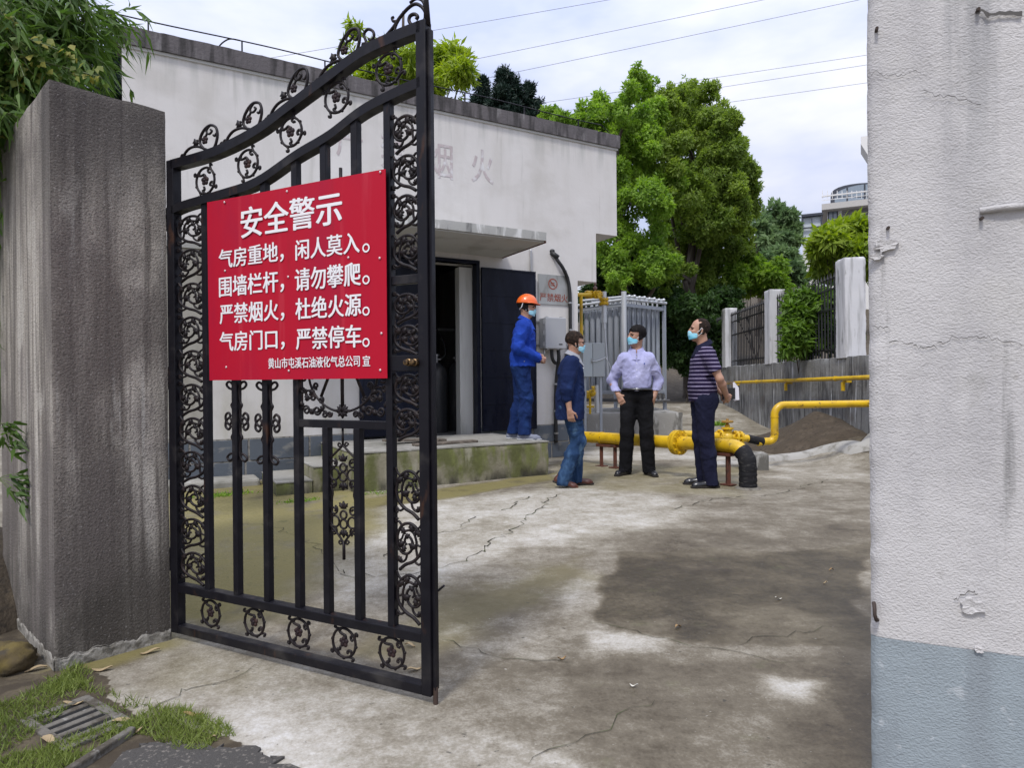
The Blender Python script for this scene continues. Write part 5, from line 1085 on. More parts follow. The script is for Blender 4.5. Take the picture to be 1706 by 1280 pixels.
# ================================================================ people: smooth bodies grown from distance fields
def mxr(q):
    r = q[0]
    for a in q[1:]: r = np.maximum(r, a)
    return r
class SDF:
    def __init__(s, lo, hi, res):
        s.res = res; s.lo = np.array(lo, np.float32); n = np.ceil((np.array(hi)-s.lo)/res).astype(int)+1
        s.ax = [s.lo[i]+res*np.arange(n[i], dtype=np.float32) for i in range(3)]; s.D = np.full(n, .25, np.float32)
    def _sub(s, lo, hi):
        sl = []; 
        for i in range(3):
            a = int(np.clip(np.floor((lo[i]-s.lo[i])/s.res), 0, len(s.ax[i]))); b = int(np.clip(np.ceil((hi[i]-s.lo[i])/s.res)+1, 0, len(s.ax[i]))); sl.append(slice(a, b))
        X, Y, Z = s.ax[0][sl[0]][:, None, None], s.ax[1][sl[1]][None, :, None], s.ax[2][sl[2]][None, None, :]
        return tuple(sl), X, Y, Z
    def _put(s, sl, d, k, op):
        A = s.D[sl]
        if op == 'add':
            if k > 0: h = np.clip(.5+.5*(A-d)/k, 0, 1); s.D[sl] = A*(1-h)+d*h-k*h*(1-h)
            else: s.D[sl] = np.minimum(A, d)
        else:
            if k > 0: h = np.clip(.5-.5*(A+d)/k, 0, 1); s.D[sl] = A*(1-h)-d*h+k*h*(1-h)
            else: s.D[sl] = np.maximum(A, -d)
    def cap(s, p, r0, q, r1, k=.02, op='add', sq=1.0):
        p = np.array(p, np.float32); q = np.array(q, np.float32); m = max(r0, r1)+k+.04
        sl, X, Y, Z = s._sub(np.minimum(p, q)-m, np.maximum(p, q)+m); e = q-p; L = float(e@e)+1e-9
        if 0 in s.D[sl].shape: return s
        t = np.clip(((X-p[0])*e[0]+(Y-p[1])*e[1]+(Z-p[2])*e[2])/L, 0, 1)
        d = np.sqrt((X-p[0]-e[0]*t)**2+((Y-p[1]-e[1]*t))**2+(Z-p[2]-e[2]*t)**2)-(r0+(r1-r0)*t); s._put(sl, d, k, op); return s
    def ell(s, c, r, k=.02, op='add', R=None):
        c = np.array(c, np.float32); r = np.array(r, np.float32); m = max(r)+k+.04; sl, X, Y, Z = s._sub(c-m, c+m)
        if 0 in s.D[sl].shape: return s
        x, y, z = X-c[0], Y-c[1], Z-c[2]
        if R is not None: x, y, z = R[0][0]*x+R[1][0]*y+R[2][0]*z, R[0][1]*x+R[1][1]*y+R[2][1]*z, R[0][2]*x+R[1][2]*y+R[2][2]*z
        k0 = np.sqrt((x/r[0])**2+(y/r[1])**2+(z/r[2])**2); k1 = np.sqrt((x/r[0]**2)**2+(y/r[1]**2)**2+(z/r[2]**2)**2)+1e-6
        s._put(sl, k0*(k0-1)/k1, k, op); return s
    def grid(s): return s.ax[0][:, None, None], s.ax[1][None, :, None], s.ax[2][None, None, :]
    def mesh(s):
        D = s.D; S = D < 0; n = D.shape; c = [slice(0, -1), slice(1, None)]
        cnt = np.zeros([m-1 for m in n], np.int8)
        for a in (0, 1):
            for b in (0, 1):
                for d in (0, 1): cnt += S[c[a], c[b], c[d]]
        act = (cnt > 0) & (cnt < 8); idx = np.full(act.shape, -1, np.int64); I = np.argwhere(act); idx[act] = np.arange(len(I))
        P = np.zeros((len(I), 3), np.float32); W = np.zeros(len(I), np.float32)
        E = [((a, b, 0), (a, b, 1)) for a in (0, 1) for b in (0, 1)]+[((a, 0, b), (a, 1, b)) for a in (0, 1) for b in (0, 1)]+[((0, a, b), (1, a, b)) for a in (0, 1) for b in (0, 1)]
        for u, v in E:
            A = D[I[:, 0]+u[0], I[:, 1]+u[1], I[:, 2]+u[2]]; B = D[I[:, 0]+v[0], I[:, 1]+v[1], I[:, 2]+v[2]]; x = (A < 0) != (B < 0)
            t = np.where(x, A/np.where(x, A-B, 1), 0); uu = np.array(u, np.float32); vv = np.array(v, np.float32)
            P += np.where(x[:, None], uu+(vv-uu)*t[:, None], 0); W += x
        V = s.lo+(I+P/np.maximum(W, 1)[:, None])*s.res; F = []
        for ax in range(3):
            o = [i for i in range(3) if i != ax]; a = [slice(1, -1)]*3; a[ax] = slice(0, -1); b = list(a); b[ax] = slice(1, None)
            a = tuple(a); b = tuple(b); A, B = S[a], S[b]; x = np.argwhere(A != B); base = x.copy(); base[:, o[0]] += 1; base[:, o[1]] += 1
            def at_(d0, d1): q = base.copy(); q[:, o[0]] += d0; q[:, o[1]] += d1; return idx[q[:, 0], q[:, 1], q[:, 2]]
            f = np.stack([at_(-1, -1), at_(0, -1), at_(0, 0), at_(-1, 0)], -1); ins = A[tuple(x.T)]; flip = ins if ax != 1 else ~ins
            f[~flip] = f[~flip][:, ::-1]; F.append(f)
        F = np.concatenate(F); F = F[(F >= 0).all(1)]; return V, F
def folds(s, amp, sx=(9, 9, 5), seed=1, o=3):
    near = np.abs(s.D) < .05; I = np.argwhere(near); x = s.ax[0][I[:, 0]]; y = s.ax[1][I[:, 1]]; z = s.ax[2][I[:, 2]]
    n = fbm(x*sx[0]+vnoise(x*6, y*6, z*6, seed+4)*.8, y*sx[1], z*sx[2]+vnoise(x*5, y*5, z*5, seed)*.9, seed, o); s.D[near] += (np.abs(n)*2-.45).astype(np.float32)*amp
def rot3(yaw, pitch=0.0, roll=0.0): return np.array(Matrix.Rotation(yaw, 3, 'Z') @ Matrix.Rotation(-pitch, 3, 'Y') @ Matrix.Rotation(roll, 3, 'X'))
skin_m = mat('skin', (.40, .225, .150), .5, layers=[((.46, .235, .165), (11, 11, 11), .45, .7, 4, dict(mx=.6)), ((.36, .19, .125), (5, 5, 5), .52, .72, 4, dict(mx=.5))], bumps=[((180, 180, 180), .2, .001, 3)])
hair_m = mat('black_hair', (.008, .007, .007), .75, spec=.12, layers=[((.018, .016, .015), (60, 60, 14), .5, .7, 3, {})], bumps=[((90, 90, 25), .7, .004, 4)])
thin_hair = mat('cropped_dark_hair', (.020, .014, .011), .8, spec=.12, layers=[((.06, .038, .027), (26, 26, 26), .5, .68, 5, {})], bumps=[((140, 140, 140), .7, .003, 3)])
mask_m = mat('pale_blue_mask', (.30, .60, .72), .7, layers=[((.46, .72, .80), (4, 4, 14), .48, .68, 3, dict(mx=.8))], bumps=[((8, 8, 150), .35, .003, 1)])
mask_bright = mat('sky_blue_mask', (.17, .53, .70), .7, layers=[((.42, .70, .80), (4, 4, 26), .46, .64, 3, dict(mx=.7))], bumps=[((8, 8, 150), .35, .003, 1)])
strap_m = mat('white_elastic', (.75, .76, .78), .8)
eye_m = mat('dark_iris', (.02, .014, .012), .2); glass_m = mat('thin_spectacle_frame', (.03, .02, .02), .3, metal=.5)
black_shoe = mat('black_shoe_leather', (.010, .010, .012), .3, coat=.3); brown_shoe = mat('brown_shoe_leather', (.075, .022, .014), .38, layers=[((.12, .045, .026), (12, 12, 12), .48, .7, 4, {})]); sole_m = mat('pale_rubber_sole', (.5, .51, .52), .7); grey_shoe = mat('grey_mesh_shoe', (.19, .205, .26), .85, bumps=[((160, 160, 160), .5, .003, 2)])
dark_sole = mat('dark_sole', (.02, .016, .014), .7)
def cloth(name, col, col2, sc=(6, 6, 6), w=260, rough=.9, layers=()):
    return mat(name, col, rough, layers=[(col2, sc, .45, .68, 5, {})]+list(layers), bumps=[((w, w, w), .25, .002, 2), ((20, 20, 13), .7, .02, 4)], sheen=0.0, spec=.2)
def person(label, pos, yaw, sc, J, head, top, legs, shoes, extras, skin=skin_m):
    """J: joints in the person's own frame (x forward, y to the person's left, z up), metres for a 1.72 m figure"""
    root = thing('person', label, 'person', pos, yaw, 'men talking in the yard')
    Rb = np.array(Matrix.Rotation(yaw, 3, 'Z')); pos = np.array(pos)
    def put(name, s, m, par=None, smooth=True):
        V, F = s.mesh() if isinstance(s, SDF) else s
        me = np_mesh(name, (np.asarray(V)*sc)@Rb.T+pos, F, m, smooth); return mesh_obj(name, me, par or root)
    hc = np.array(head['c']); HR = rot3(head['yaw'], head.get('pitch', 0), head.get('roll', 0)); hs = head.get('s', .91)
    def hp(x, y, z): return hc+HR@(np.array([x, y, z])*hs)
    def skull(s, grow=0.0, k=.02, face=True):
        s.ell(hp(-.014, 0, .032), np.array([.100, .077, .096])*hs+grow, k, R=HR); s.ell(hp(.022, 0, -.035), np.array([.072, .062, .088])*hs+grow, k+.015, R=HR)
        s.cap(hp(.052, -.016, -.104), .024*hs+grow, hp(.052, .016, -.104), .024*hs+grow, .03)
        s.cap(hp(-.01, -.046, -.05), .026*hs+grow, hp(.035, -.028, -.095), .022*hs+grow, .03); s.cap(hp(-.01, .046, -.05), .026*hs+grow, hp(.035, .028, -.095), .022*hs+grow, .03)
        return s
    nb = np.array(J['neck'])
    # ---------------- one continuous body: head, neck, trunk core, arms with fingers, legs
    allp = np.array([J[k] for k in J if k[:3] not in ('han', 'toe')]+[hc]); lo = allp.min(0)-.16; hi = allp.max(0)+.17; lo[2] = .02; hi[2] = hc[2]+.16
    b = SDF(lo, hi, .0052); skull(b)
    for f in (-1, 1):
        b.ell(hp(.088, f*.033, .004), (.021, .017, .013), .012, 'sub', HR); b.cap(hp(.088, f*.016, .024), .007, hp(.078, f*.05, .022), .006, .012)
        b.ell(hp(-.012, f*.078, -.012), np.array([.020, .011, .034])*hs, .006, R=HR); b.ell(hp(-.004, f*.086, -.010), (.008, .008, .016), .006, 'sub', HR)
        b.ell(hp(.068, f*.042, -.03), (.022, .018, .020), .02, R=HR)
    b.cap(hp(.094, 0, .008), .010, hp(.112, 0, -.026), .0125, .012); b.cap(hp(.100, -.012, -.032), .008, hp(.100, .012, -.032), .008, .008)
    b.cap(hp(.086, -.018, -.060), .009, hp(.086, .018, -.060), .009, .008); b.cap(hp(.084, -.016, -.073), .009, hp(.084, .016, -.073), .009, .008)
    b.cap(nb, .058, hp(-.022, 0, -.055), .054, .03)
    for f in ('L', 'R'):
        b.cap(nb+[0, 0, -.02], .05, np.array(J['sh'+f])+[0, 0, -.01], .05, .04)
    ch, pv = np.array(J['chest']), np.array(J['pelvis'])
    b.cap(ch+[0, 0, .08], .085, pv, .095, .05)
    for f in ('L', 'R'):
        sg = 1 if f == 'L' else -1; S, E, W = (np.array(J[k+f]) for k in ('sh', 'el', 'wr')); H, K, A = (np.array(J[k+f]) for k in ('hip', 'kn', 'an'))
        b.cap(S, .05, S*.35+E*.65, .043, .03); b.cap(S*.35+E*.65, .043, E, .037, .02); m_ = E*.68+W*.32; b.cap(E, .037, m_, .040, .02); b.cap(m_, .040, W, .0265, .02)
        b.cap(pv, .08, H, .07, .04); b.cap(H, .072, K, .048, .03); b.cap(K, .046, A, .036, .02); b.cap(A, .036, A+np.array(J.get('toe'+f, (1, 0, 0)))*.05+[0, 0, -.045], .022, .02)
        hd = J.get('hand'+f)
        if hd is not None:
            d = np.array(hd['d'], float); d /= np.linalg.norm(d); nrm = np.array(hd['n'], float); nrm -= d*(nrm@d); nrm /= np.linalg.norm(nrm)   # nrm: out of the palm
            sd = np.cross(d, nrm)*hd.get('th', 1)                                      # towards the thumb
            b.cap(W, .026, W+d*.03, .026, .015)
            for i, o in enumerate((-.028, -.009, .010, .028)): b.cap(W+d*.02+sd*o*.6, .016, W+d*.085+sd*o, .0125, .012)
            cu = hd.get('curl', .6)
            for i, (o, L) in enumerate(((-.030, .060), (-.010, .074), (.010, .080), (.030, .072))):
                p = W+d*.088+sd*o; a = cu*(1+.12*(3-i)); L1, L2, L3 = L*.45, L*.32, L*.28
                q = p+(d*math.cos(a*.5)+nrm*math.sin(a*.5))*L1; r_ = q+(d*math.cos(a*1.3)+nrm*math.sin(a*1.3))*L2; e_ = r_+(d*math.cos(a*2.0)+nrm*math.sin(a*2.0))*L3
                b.cap(p, .0092, q, .0086, .005); b.cap(q, .0086, r_, .0078, .003); b.cap(r_, .0078, e_, .0068, .003)
            t0 = W+d*.025+sd*.024; t1 = t0+(d*.6+sd*.75+nrm*.35)/np.linalg.norm(d*.6+sd*.75+nrm*.35)*.040; t2 = t1+(d*.9+sd*.2+nrm*.45)*.032; t3 = t2+(d*.9-sd*.05+nrm*.5)*.024
            b.cap(t0, .015, t1, .0115, .010); b.cap(t1, .0108, t2, .0095, .004); b.cap(t2, .0095, t3, .0078, .003)
    put('body', b, skin)
    # eyes and brows
    for f in (-1, 1):
        e = SDF(hp(.080, f*.033, .004)-.025, hp(.080, f*.033, .004)+.025, .003); e.ell(hp(.079, f*.033, .003), (.011, .012, .0062), 0, R=HR); put('eye', e, eye_m)
        e = SDF(hp(.090, f*.034, .026)-.04, hp(.090, f*.034, .026)+.04, .003); e.cap(hp(.0985, f*.017, .025), .0042, hp(.088, f*.050, .026), .003, 0); put('eyebrow', e, hair_m)
    # mask with loops
    hb = (hc-.19, hc+.19); s = SDF(*hb, .0045); skull(s, .010, .02); s.cap(hp(.086, 0, -.008), .024, hp(.092, 0, -.040), .026, .035); s.cap(hp(.070, 0, -.085), .040, hp(.074, 0, -.105), .03, .03); X, Y, Z = s.grid()
    def loc(X, Y, Z): x, y, z = X-hc[0], Y-hc[1], Z-hc[2]; return ((HR[0][0]*x+HR[1][0]*y+HR[2][0]*z)/hs, (HR[0][1]*x+HR[1][1]*y+HR[2][1]*z)/hs, (HR[0][2]*x+HR[1][2]*y+HR[2][2]*z)/hs)
    lx, ly, lz = loc(X, Y, Z); cut = mxr([lz-(-.012-.55*np.abs(ly)*1.0+.0*lx), -.118-lz+.25*(.10-lx), .026-lx-.0*lz]); s.D = np.maximum(s.D, cut*hs).astype(np.float32)
    mk = put('face_mask', s, head.get('mask', mask_m))
    st = MB()
    for f in (-1, 1):
        st.tube([tuple((hp(*q)*sc)@Rb.T+pos) for q in ((.030, f*.070, -.035), (.01, f*.082, -.018), (-.014, f*.086, .018), (-.028, f*.083, .004))], .0032*sc, 6)
        st.tube([tuple((hp(*q)*sc)@Rb.T+pos) for q in ((.030, f*.062, -.088), (.005, f*.078, -.060), (-.018, f*.088, -.040))], .0032*sc, 6)
    st.build('ear_loop', strap_m, mk)
    # hair
    s = SDF(*hb, .0045); skull(s, head.get('hairh', .012), .02); s.ell(hp(-.03, 0, .05), (.098, .080, .088), .02, R=HR) if head.get('full', True) else None
    lx, ly, lz = loc(*s.grid()); hl = head.get('line', .055)
    front = lx-(.072-.35*np.maximum(0, hl+.03-lz)*0) ; sideb = np.where(lx > -.02, hl-.012-lz, np.where(lx > -.05, -.035-lz+0*lx, -.062-lz))
    face = np.maximum(lx-(-.012), -(lz-hl-.0)) ; keep = np.minimum(np.maximum(hl-lz, lx-.085-.0*lz), mxr([lx-.012+.6*np.maximum(0, lz-.02)*0, -.045-.5*(lx+.03)-lz, lz-.12]))
    if head.get('bald'): keep = np.minimum(mxr([lx-.015, -.055-lz, lz-.075+.5*lx]), np.maximum(.085-lz, lx-.02))
    s.D = np.maximum(s.D, keep*hs).astype(np.float32); folds(s, .006, (34, 34, 22), 9, 3); put('hair', s, head.get('hairm', hair_m))
    if head.get('specs'):
        g = MB(); T = lambda q: tuple((hp(*q)*sc)@Rb.T+pos)
        for f in (-1, 1):
            g.tube([T((.106-.012*abs(math.cos(a)*.6+f*.0)-.012*(f*math.cos(a) > .5), f*.034+math.cos(a)*.025, .002+math.sin(a)*.018)) for a in np.linspace(0, 2*math.pi, 18)], .0022*sc, 6)
            g.tube([T((.098, f*.060, .006)), T((.05, f*.080, .010)), T((-.012, f*.083, .012))], .002*sc, 6)
        g.tube([T((.108, -.010, .006)), T((.112, 0, .008)), T((.108, .010, .006))], .002*sc, 6); g.build('spectacles', head['specs'], root)
    # ---------------- trousers
    L = legs; s = SDF(np.array([min(J['anL'][0], J['anR'][0], pv[0])-.22, min(J['anL'][1], J['anR'][1], pv[1]-.2)-.16, .0]), np.array([max(J['anL'][0], J['anR'][0], J['knL'][0], J['knR'][0], pv[0])+.22, max(J['anL'][1], J['anR'][1], pv[1]+.2)+.16, L['waist']+.10]), .0075)
    wz_ = L.get('w', 1.0); g = L.get('g', .0)
    s.ell(pv+[0, 0, .03], (.125*wz_, .168*wz_, .15), .03); s.ell(pv+[-.045, .07, -.045], (.10, .095, .11), .04); s.ell(pv+[-.045, -.07, -.045], (.10, .095, .11), .04)
    for f in ('L', 'R'):
        H, K, A = (np.array(J[k+f]) for k in ('hip', 'kn', 'an')); hem = A*.9+K*.1
        s.cap(H, .096+g, K, .070+g, .045); cm = K*.62+A*.38; s.cap(K, .069+g, cm+[-.012, 0, 0], .070+g, .03); s.cap(cm+[-.008, 0, 0], .070+g, A+[-.004, 0, -.045], .064+g*1.3, .03)
    s.D = np.maximum(s.D, s.grid()[2]-L['waist']).astype(np.float32); s.D = np.maximum(s.D, L.get('hem', .045)-s.grid()[2]).astype(np.float32)
    folds(s, L.get('amp', .010), (7, 7, 9), L.get('seed', 3)); tr = put('trousers', s, L['m'])
    # ---------------- shirt / jacket
    t = top; s = SDF(np.array([lo[0], lo[1], t['hem']-.06]), np.array([hi[0], hi[1], nb[2]+.12]), .0068); g = t.get('g', .0)
    s.ell(ch, (.112+g, .152+g, .20), .03); s.ell(ch+[.012, .06, .05], (.10+g, .095+g, .12), .04); s.ell(ch+[.012, -.06, .05], (.10+g, .095+g, .12), .04)
    s.ell(ch*.45+pv*.55+[.012+t.get('belly', 0)*.35, 0, .02], (.118+g+t.get('belly', 0), .158+g+t.get('belly', 0)*.4, .20), .05)
    if t['hem'] < .97: s.cap(pv+[0, .055, .06], .125+g, pv+[0, .055, t['hem']-pv[2]-.1], .120+g*1.25, .05); s.cap(pv+[0, -.055, .06], .125+g, pv+[0, -.055, t['hem']-pv[2]-.1], .120+g*1.25, .05)
    s.cap(np.array(J['shL'])*.9+nb*.1+[0, 0, -.012], .060+g*.6, np.array(J['shR'])*.9+nb*.1+[0, 0, -.012], .060+g*.6, .05); s.cap(nb+[0, .03, -.05], .06, np.array(J['shL'])*.8+nb*.2, .055+g*.5, .05); s.cap(nb+[0, -.03, -.05], .06, np.array(J['shR'])*.8+nb*.2, .055+g*.5, .05)
    s.cap(nb+[-.012, 0, -.03], .082, nb+[.004, 0, .0], .072, .04)
    for f in ('L', 'R'):
        S, E, W = (np.array(J[k+f]) for k in ('sh', 'el', 'wr')); gl = g*.8
        if t['sleeve'] == 'short':
            e = S*.30+E*.70; s.cap(S, .064+gl, e, .066+gl, .035); u = (E-S)/np.linalg.norm(E-S); X, Y, Z = s.grid(); pl = ((X-e[0])*u[0]+(Y-e[1])*u[1]+(Z-e[2])*u[2]); reg = (np.abs((Y-S[1])) < 9)
            rad = np.sqrt((X-E[0])**2+(Y-E[1])**2+(Z-E[2])**2); s.D = np.where((pl > -.01) & (rad < .17) & (((X-e[0])**2+(Y-e[1])**2+(Z-e[2])**2) < .12**2), np.maximum(s.D, pl), s.D).astype(np.float32)
        else:
            fr = t.get('cuff', .93); e = E*(1-fr)+W*fr; s.cap(S, .061+gl, S*.5+E*.5, .060+gl, .035); s.cap(S*.5+E*.5, .060+gl, E, .052+gl, .02); s.cap(E, .052+gl, e, .041+gl*.8, .025)
    X, Y, Z = s.grid(); ncut = np.sqrt((X-nb[0]-.010)**2+(Y-nb[1])**2)-.060; s.D = np.maximum(s.D, np.minimum(Z-nb[2]-.020+(X-nb[0])*.55, 9)).astype(np.float32); s.D = np.where(Z > nb[2]-.015, np.maximum(s.D, -ncut+.0), s.D).astype(np.float32)
    s.D = np.maximum(s.D, t['hem']-Z+t.get('slant', 0)*(X-pv[0])).astype(np.float32)
    folds(s, t.get('amp', .012), t.get('fs', (7, 7, 8)), t.get('seed', 5)); sh = put(t['name'], s, t['m'])
    if t.get('collar') is not None:
        s = SDF(nb-[.16, .17, .10], nb+[.17, .17, .14], .0045); X, Y, Z = s.grid(); xx, yy_ = X-nb[0]-.006, Y-nb[1]; R2 = np.sqrt(xx**2+yy_**2)
        zz = Z-nb[2]+xx*.52; open_ = np.abs(yy_)-np.maximum(0, xx-.055)*.9; flare = .064+np.maximum(0, .052-zz)*.55
        s.D = mxr([np.abs(R2-flare)-.0062, zz-.055, -.004-zz-np.where(xx > .02, (xx-.02)*.55, 0), np.where(xx > .03, .006-np.abs(yy_)*1.0-0*xx, -1.0)+0*Z]).astype(np.float32)
        put('collar', s, t['collar'], sh)
    # ---------------- shoes
    for f in ('L', 'R'):
        A = np.array(J['an'+f]); td = J.get('toe'+f, (1, 0, 0)); td = np.array(td, float); td /= np.linalg.norm(td); up = np.array([0, 0, 1.0]); up = up-td*(up@td); up /= np.linalg.norm(up); sd = np.cross(up, td)
        base = A-up*.085; s = SDF(A-.27, A+.27, .0055)
        s.cap(base-td*.055+up*.035, .036, base+td*.02+up*.045, .040, .02); s.cap(base+td*.02+up*.045, .040, base+td*.14+up*.028, .036, .03); s.cap(base+td*.14+up*.026-sd*.006, .040, base+td*.168+up*.022, .033, .02); s.cap(base-td*.045+up*.05, .036, base-td*.035+up*.09, .038, .02)
        X, Y, Z = s.grid(); hz = (X-base[0])*up[0]+(Y-base[1])*up[1]+(Z-base[2])*up[2]; s.D = np.maximum(s.D, .012-hz).astype(np.float32)
        o = put('shoe', s, shoes['m']); s2 = SDF(A-.27, A+.27, .0055)
        s2.cap(base-td*.058+up*.02, .041, base+td*.05+up*.02, .040, .02); s2.cap(base+td*.05+up*.02, .040, base+td*.172+up*.02, .041, .02); s2.D = mxr([s2.D, hz-.019, -hz]).astype(np.float32); put('sole', s2, shoes['sole'], o)
    ctx = dict(root=root, hp=hp, HR=HR, hs=hs, hc=hc, put=put, skull=skull, T=lambda q: tuple((np.array(q)*sc)@Rb.T+pos), sc=sc, sh=sh, tr=tr, loc=loc, pv=pv, nb=nb)
    for fn_ in extras: fn_(ctx)
    return root
def basej(**o):
    J = dict(neck=(-.01, 0, 1.445), chest=(0, 0, 1.235), pelvis=(0, 0, .94), shL=(-.01, .155, 1.36), shR=(-.01, -.155, 1.36), elL=(-.03, .235, 1.11), elR=(-.03, -.235, 1.11), wrL=(.03, .24, .87), wrR=(.03, -.24, .87),
             hipL=(0, .088, .90), hipR=(0, -.088, .90), knL=(.02, .09, .50), knR=(.02, -.09, .50), anL=(-.02, .095, .085), anR=(-.02, -.095, .085))
    J.update(o); return J
# 1: worker in cobalt overalls with an orange helmet, standing on the landing
work_blue = cloth('cobalt_work_jacket', (.012, .045, .30), (.018, .07, .42)); work_jean = cloth('blue_work_trousers', (.007, .022, .095), (.014, .042, .15), (7, 7, 2.5))
p = gnd(872, 732.5, PZ); p[2] = PZ; d_ = 8.25; fy = -flocal(p)[1]
J1 = basej(neck=(.035, 0, 1.445), shL=(.015, .16, 1.368), shR=(.01, -.165, 1.368), chest=(.012, 0, 1.235), elR=(-.045, -.235, 1.115), elL=(-.03, .23, 1.115), wrR=(.185, -.10, 1.0), wrL=(.20, .08, 1.0),
    handR=dict(d=(.75, .62, -.25), n=(-.5, .5, -.1), th=1, curl=.9), handL=dict(d=(.75, -.60, -.25), n=(-.5, -.5, -.1), th=-1, curl=.9), hipR=(-.01, -.088, .90), hipL=(-.03, .088, .90), knR=(.045, -.09, .50), anR=(.02, -.10, .085), knL=(-.035, .09, .50), anL=(-.13, .10, .085), toeR=(1, -.12, 0), toeL=(1, .15, 0))
helm = mat('orange_helmet_shell', (.78, .13, .012), .3, coat=.4)
def helmet(c):
    s = SDF(c['hc']-.2, c['hc']+.22, .0045); hp = c['hp']; lx, ly, lz = c['loc'](*s.grid())
    s.ell(hp(-.008, 0, .052), np.array([.130, .108, .118]), 0, R=c['HR']); s.D = np.maximum(s.D, (.048+.03*lx*0-lz)).astype(np.float32)
    s.cap(hp(-.095, 0, .125), .008, hp(-.03, 0, .161), .010, .02); s.cap(hp(-.03, 0, .161), .010, hp(.06, 0, .145), .009, .02); r = np.sqrt(((lx-.010)/1.18)**2+ly**2); brim = mxr([r-(.120+.022*np.clip(lx/.12, -.3, 1)), np.abs(lz-(.052-.10*np.maximum(0, lx-.08)))-.0055])
    s.D = np.minimum(s.D, brim).astype(np.float32); h = c['put']('hard_hat', s, helm)
    m = MB(); T = lambda *q: c['T'](hp(*q))
    for f in (-1, 1): m.tube([T(-.06, f*.092, .05), T(-.075, f*.085, -.01), T(-.10, f*.03, -.03)], .006, 6)
    m.build('headband', strap_m, h)
def pocket1(c):
    m = MB(); T = c['T']
    m.tube([T((.148, -.10, 1.30)), T((.158, -.045, 1.30))], .006, 6); m.build('pocket_flap', work_blue, c['sh'])
    m = MB(); m.ell(T((-.02, -.205, .955)), (.008, .004, .008), 8, 6); m.ell(T((.03, -.200, .955)), (.008, .004, .008), 8, 6); m.build('hem_button', steel_m, c['sh'])
person('man in a cobalt work jacket and orange hard hat standing on the landing', p, R_(-4), 1.0, J1, dict(c=(.062, 0, 1.625), yaw=R_(2), pitch=R_(-4), line=.03, mask=mask_m),
    dict(name='work_jacket', m=work_blue, hem=.90, g=.026, sleeve='long', cuff=.98, amp=.016, seed=5, collar=work_blue), dict(m=work_jean, waist=1.02, g=.010, amp=.014, hem=.07, seed=8), dict(m=grey_shoe, sole=sole_m), [helmet, pocket1])
# 2: man in a navy jacket mid-stride
navy_j = cloth('navy_jacket', (.007, .016, .062), (.011, .026, .09)); jean = cloth('washed_blue_jeans', (.016, .042, .105), (.05, .105, .20), (9, 9, 3), layers=[((.10, .18, .28), (6, 6, 4), .56, .70, 4, dict(mx=.7))])
inner = mat('grey_shirt_collar', (.30, .31, .34), .9)
p = gnd(952, 811.5); p[2] = float(hgt(p[0], p[1]))
J2 = basej(neck=(.03, 0, 1.445), chest=(-.005, 0, 1.235), pelvis=(-.01, 0, .94), shL=(.0, .165, 1.375), shR=(-.02, -.17, 1.372), elR=(-.075, -.235, 1.10), wrR=(-.045, -.25, .865), elL=(.0, .23, 1.10), wrL=(.05, .22, .88),
    handR=dict(d=(.18, .05, -1), n=(.35, 1, .1), th=1, curl=.75), handL=dict(d=(.2, 0, -1), n=(.2, -1, 0), th=-1, curl=.6), hipR=(-.01, -.085, .90), hipL=(0, .085, .90), knR=(.075, -.09, .515), anR=(-.105, -.095, .115), toeR=(.93, -.05, -.32), knL=(.085, .09, .50), anL=(.06, .09, .085), toeL=(1, .05, 0))
def phone(c):
    m = MB(); T = c['T']; m.box(-.0, .001, 0, .001, 0, .001); 
def name_tag(c):
    q = c['T']((.128, -.075, 1.32)); m = MB(); m.ell(q, (.012, .022, .010), 10, 6); m.build('chest_badge', strap_m, c['sh'], smooth=True)
person('bareheaded man with glasses in a navy jacket and blue jeans stepping past the landing', p, R_(2), .945, J2, dict(c=(.062, 0, 1.612), yaw=R_(6), pitch=R_(-5), line=.062, mask=mask_m, specs=glass_m, hairm=thin_hair, hairh=.010),
    dict(name='jacket', m=navy_j, hem=.755, g=.026, sleeve='long', cuff=.42, amp=.016, seed=15, collar=inner), dict(m=jean, waist=1.0, g=.008, amp=.016, hem=.03, seed=18), dict(m=brown_shoe, sole=dark_sole), [name_tag])
# 3: man in a lavender shirt, hands in his pockets
lav = cloth('lavender_shirt', (.37, .375, .585), (.44, .445, .65), (5, 5, 5)); blk = cloth('black_trousers', (.0055, .0055, .007), (.009, .009, .011))
p = gnd(1062, 792); p[2] = float(hgt(p[0], p[1]))
J3 = basej(shL=(-.005, .150, 1.355), shR=(-.005, -.150, 1.355), elR=(-.075, -.292, 1.11), wrR=(.055, -.215, .945), elL=(-.085, .255, 1.105), wrL=(.01, .194, .915), hipR=(0, -.09, .90), hipL=(0, .09, .90),
    handR=dict(d=(.30, .42, -.85), n=(-.6, .4, -.2), th=1, curl=.5), handL=dict(d=(.15, -.28, -1), n=(-.4, -.6, 0), th=-1, curl=.4), knR=(.03, -.115, .50), anR=(-.01, -.140, .085), knL=(.02, .105, .50), anL=(-.01, .135, .085), toeR=(.88, -.55, 0), toeL=(.9, .35, 0))
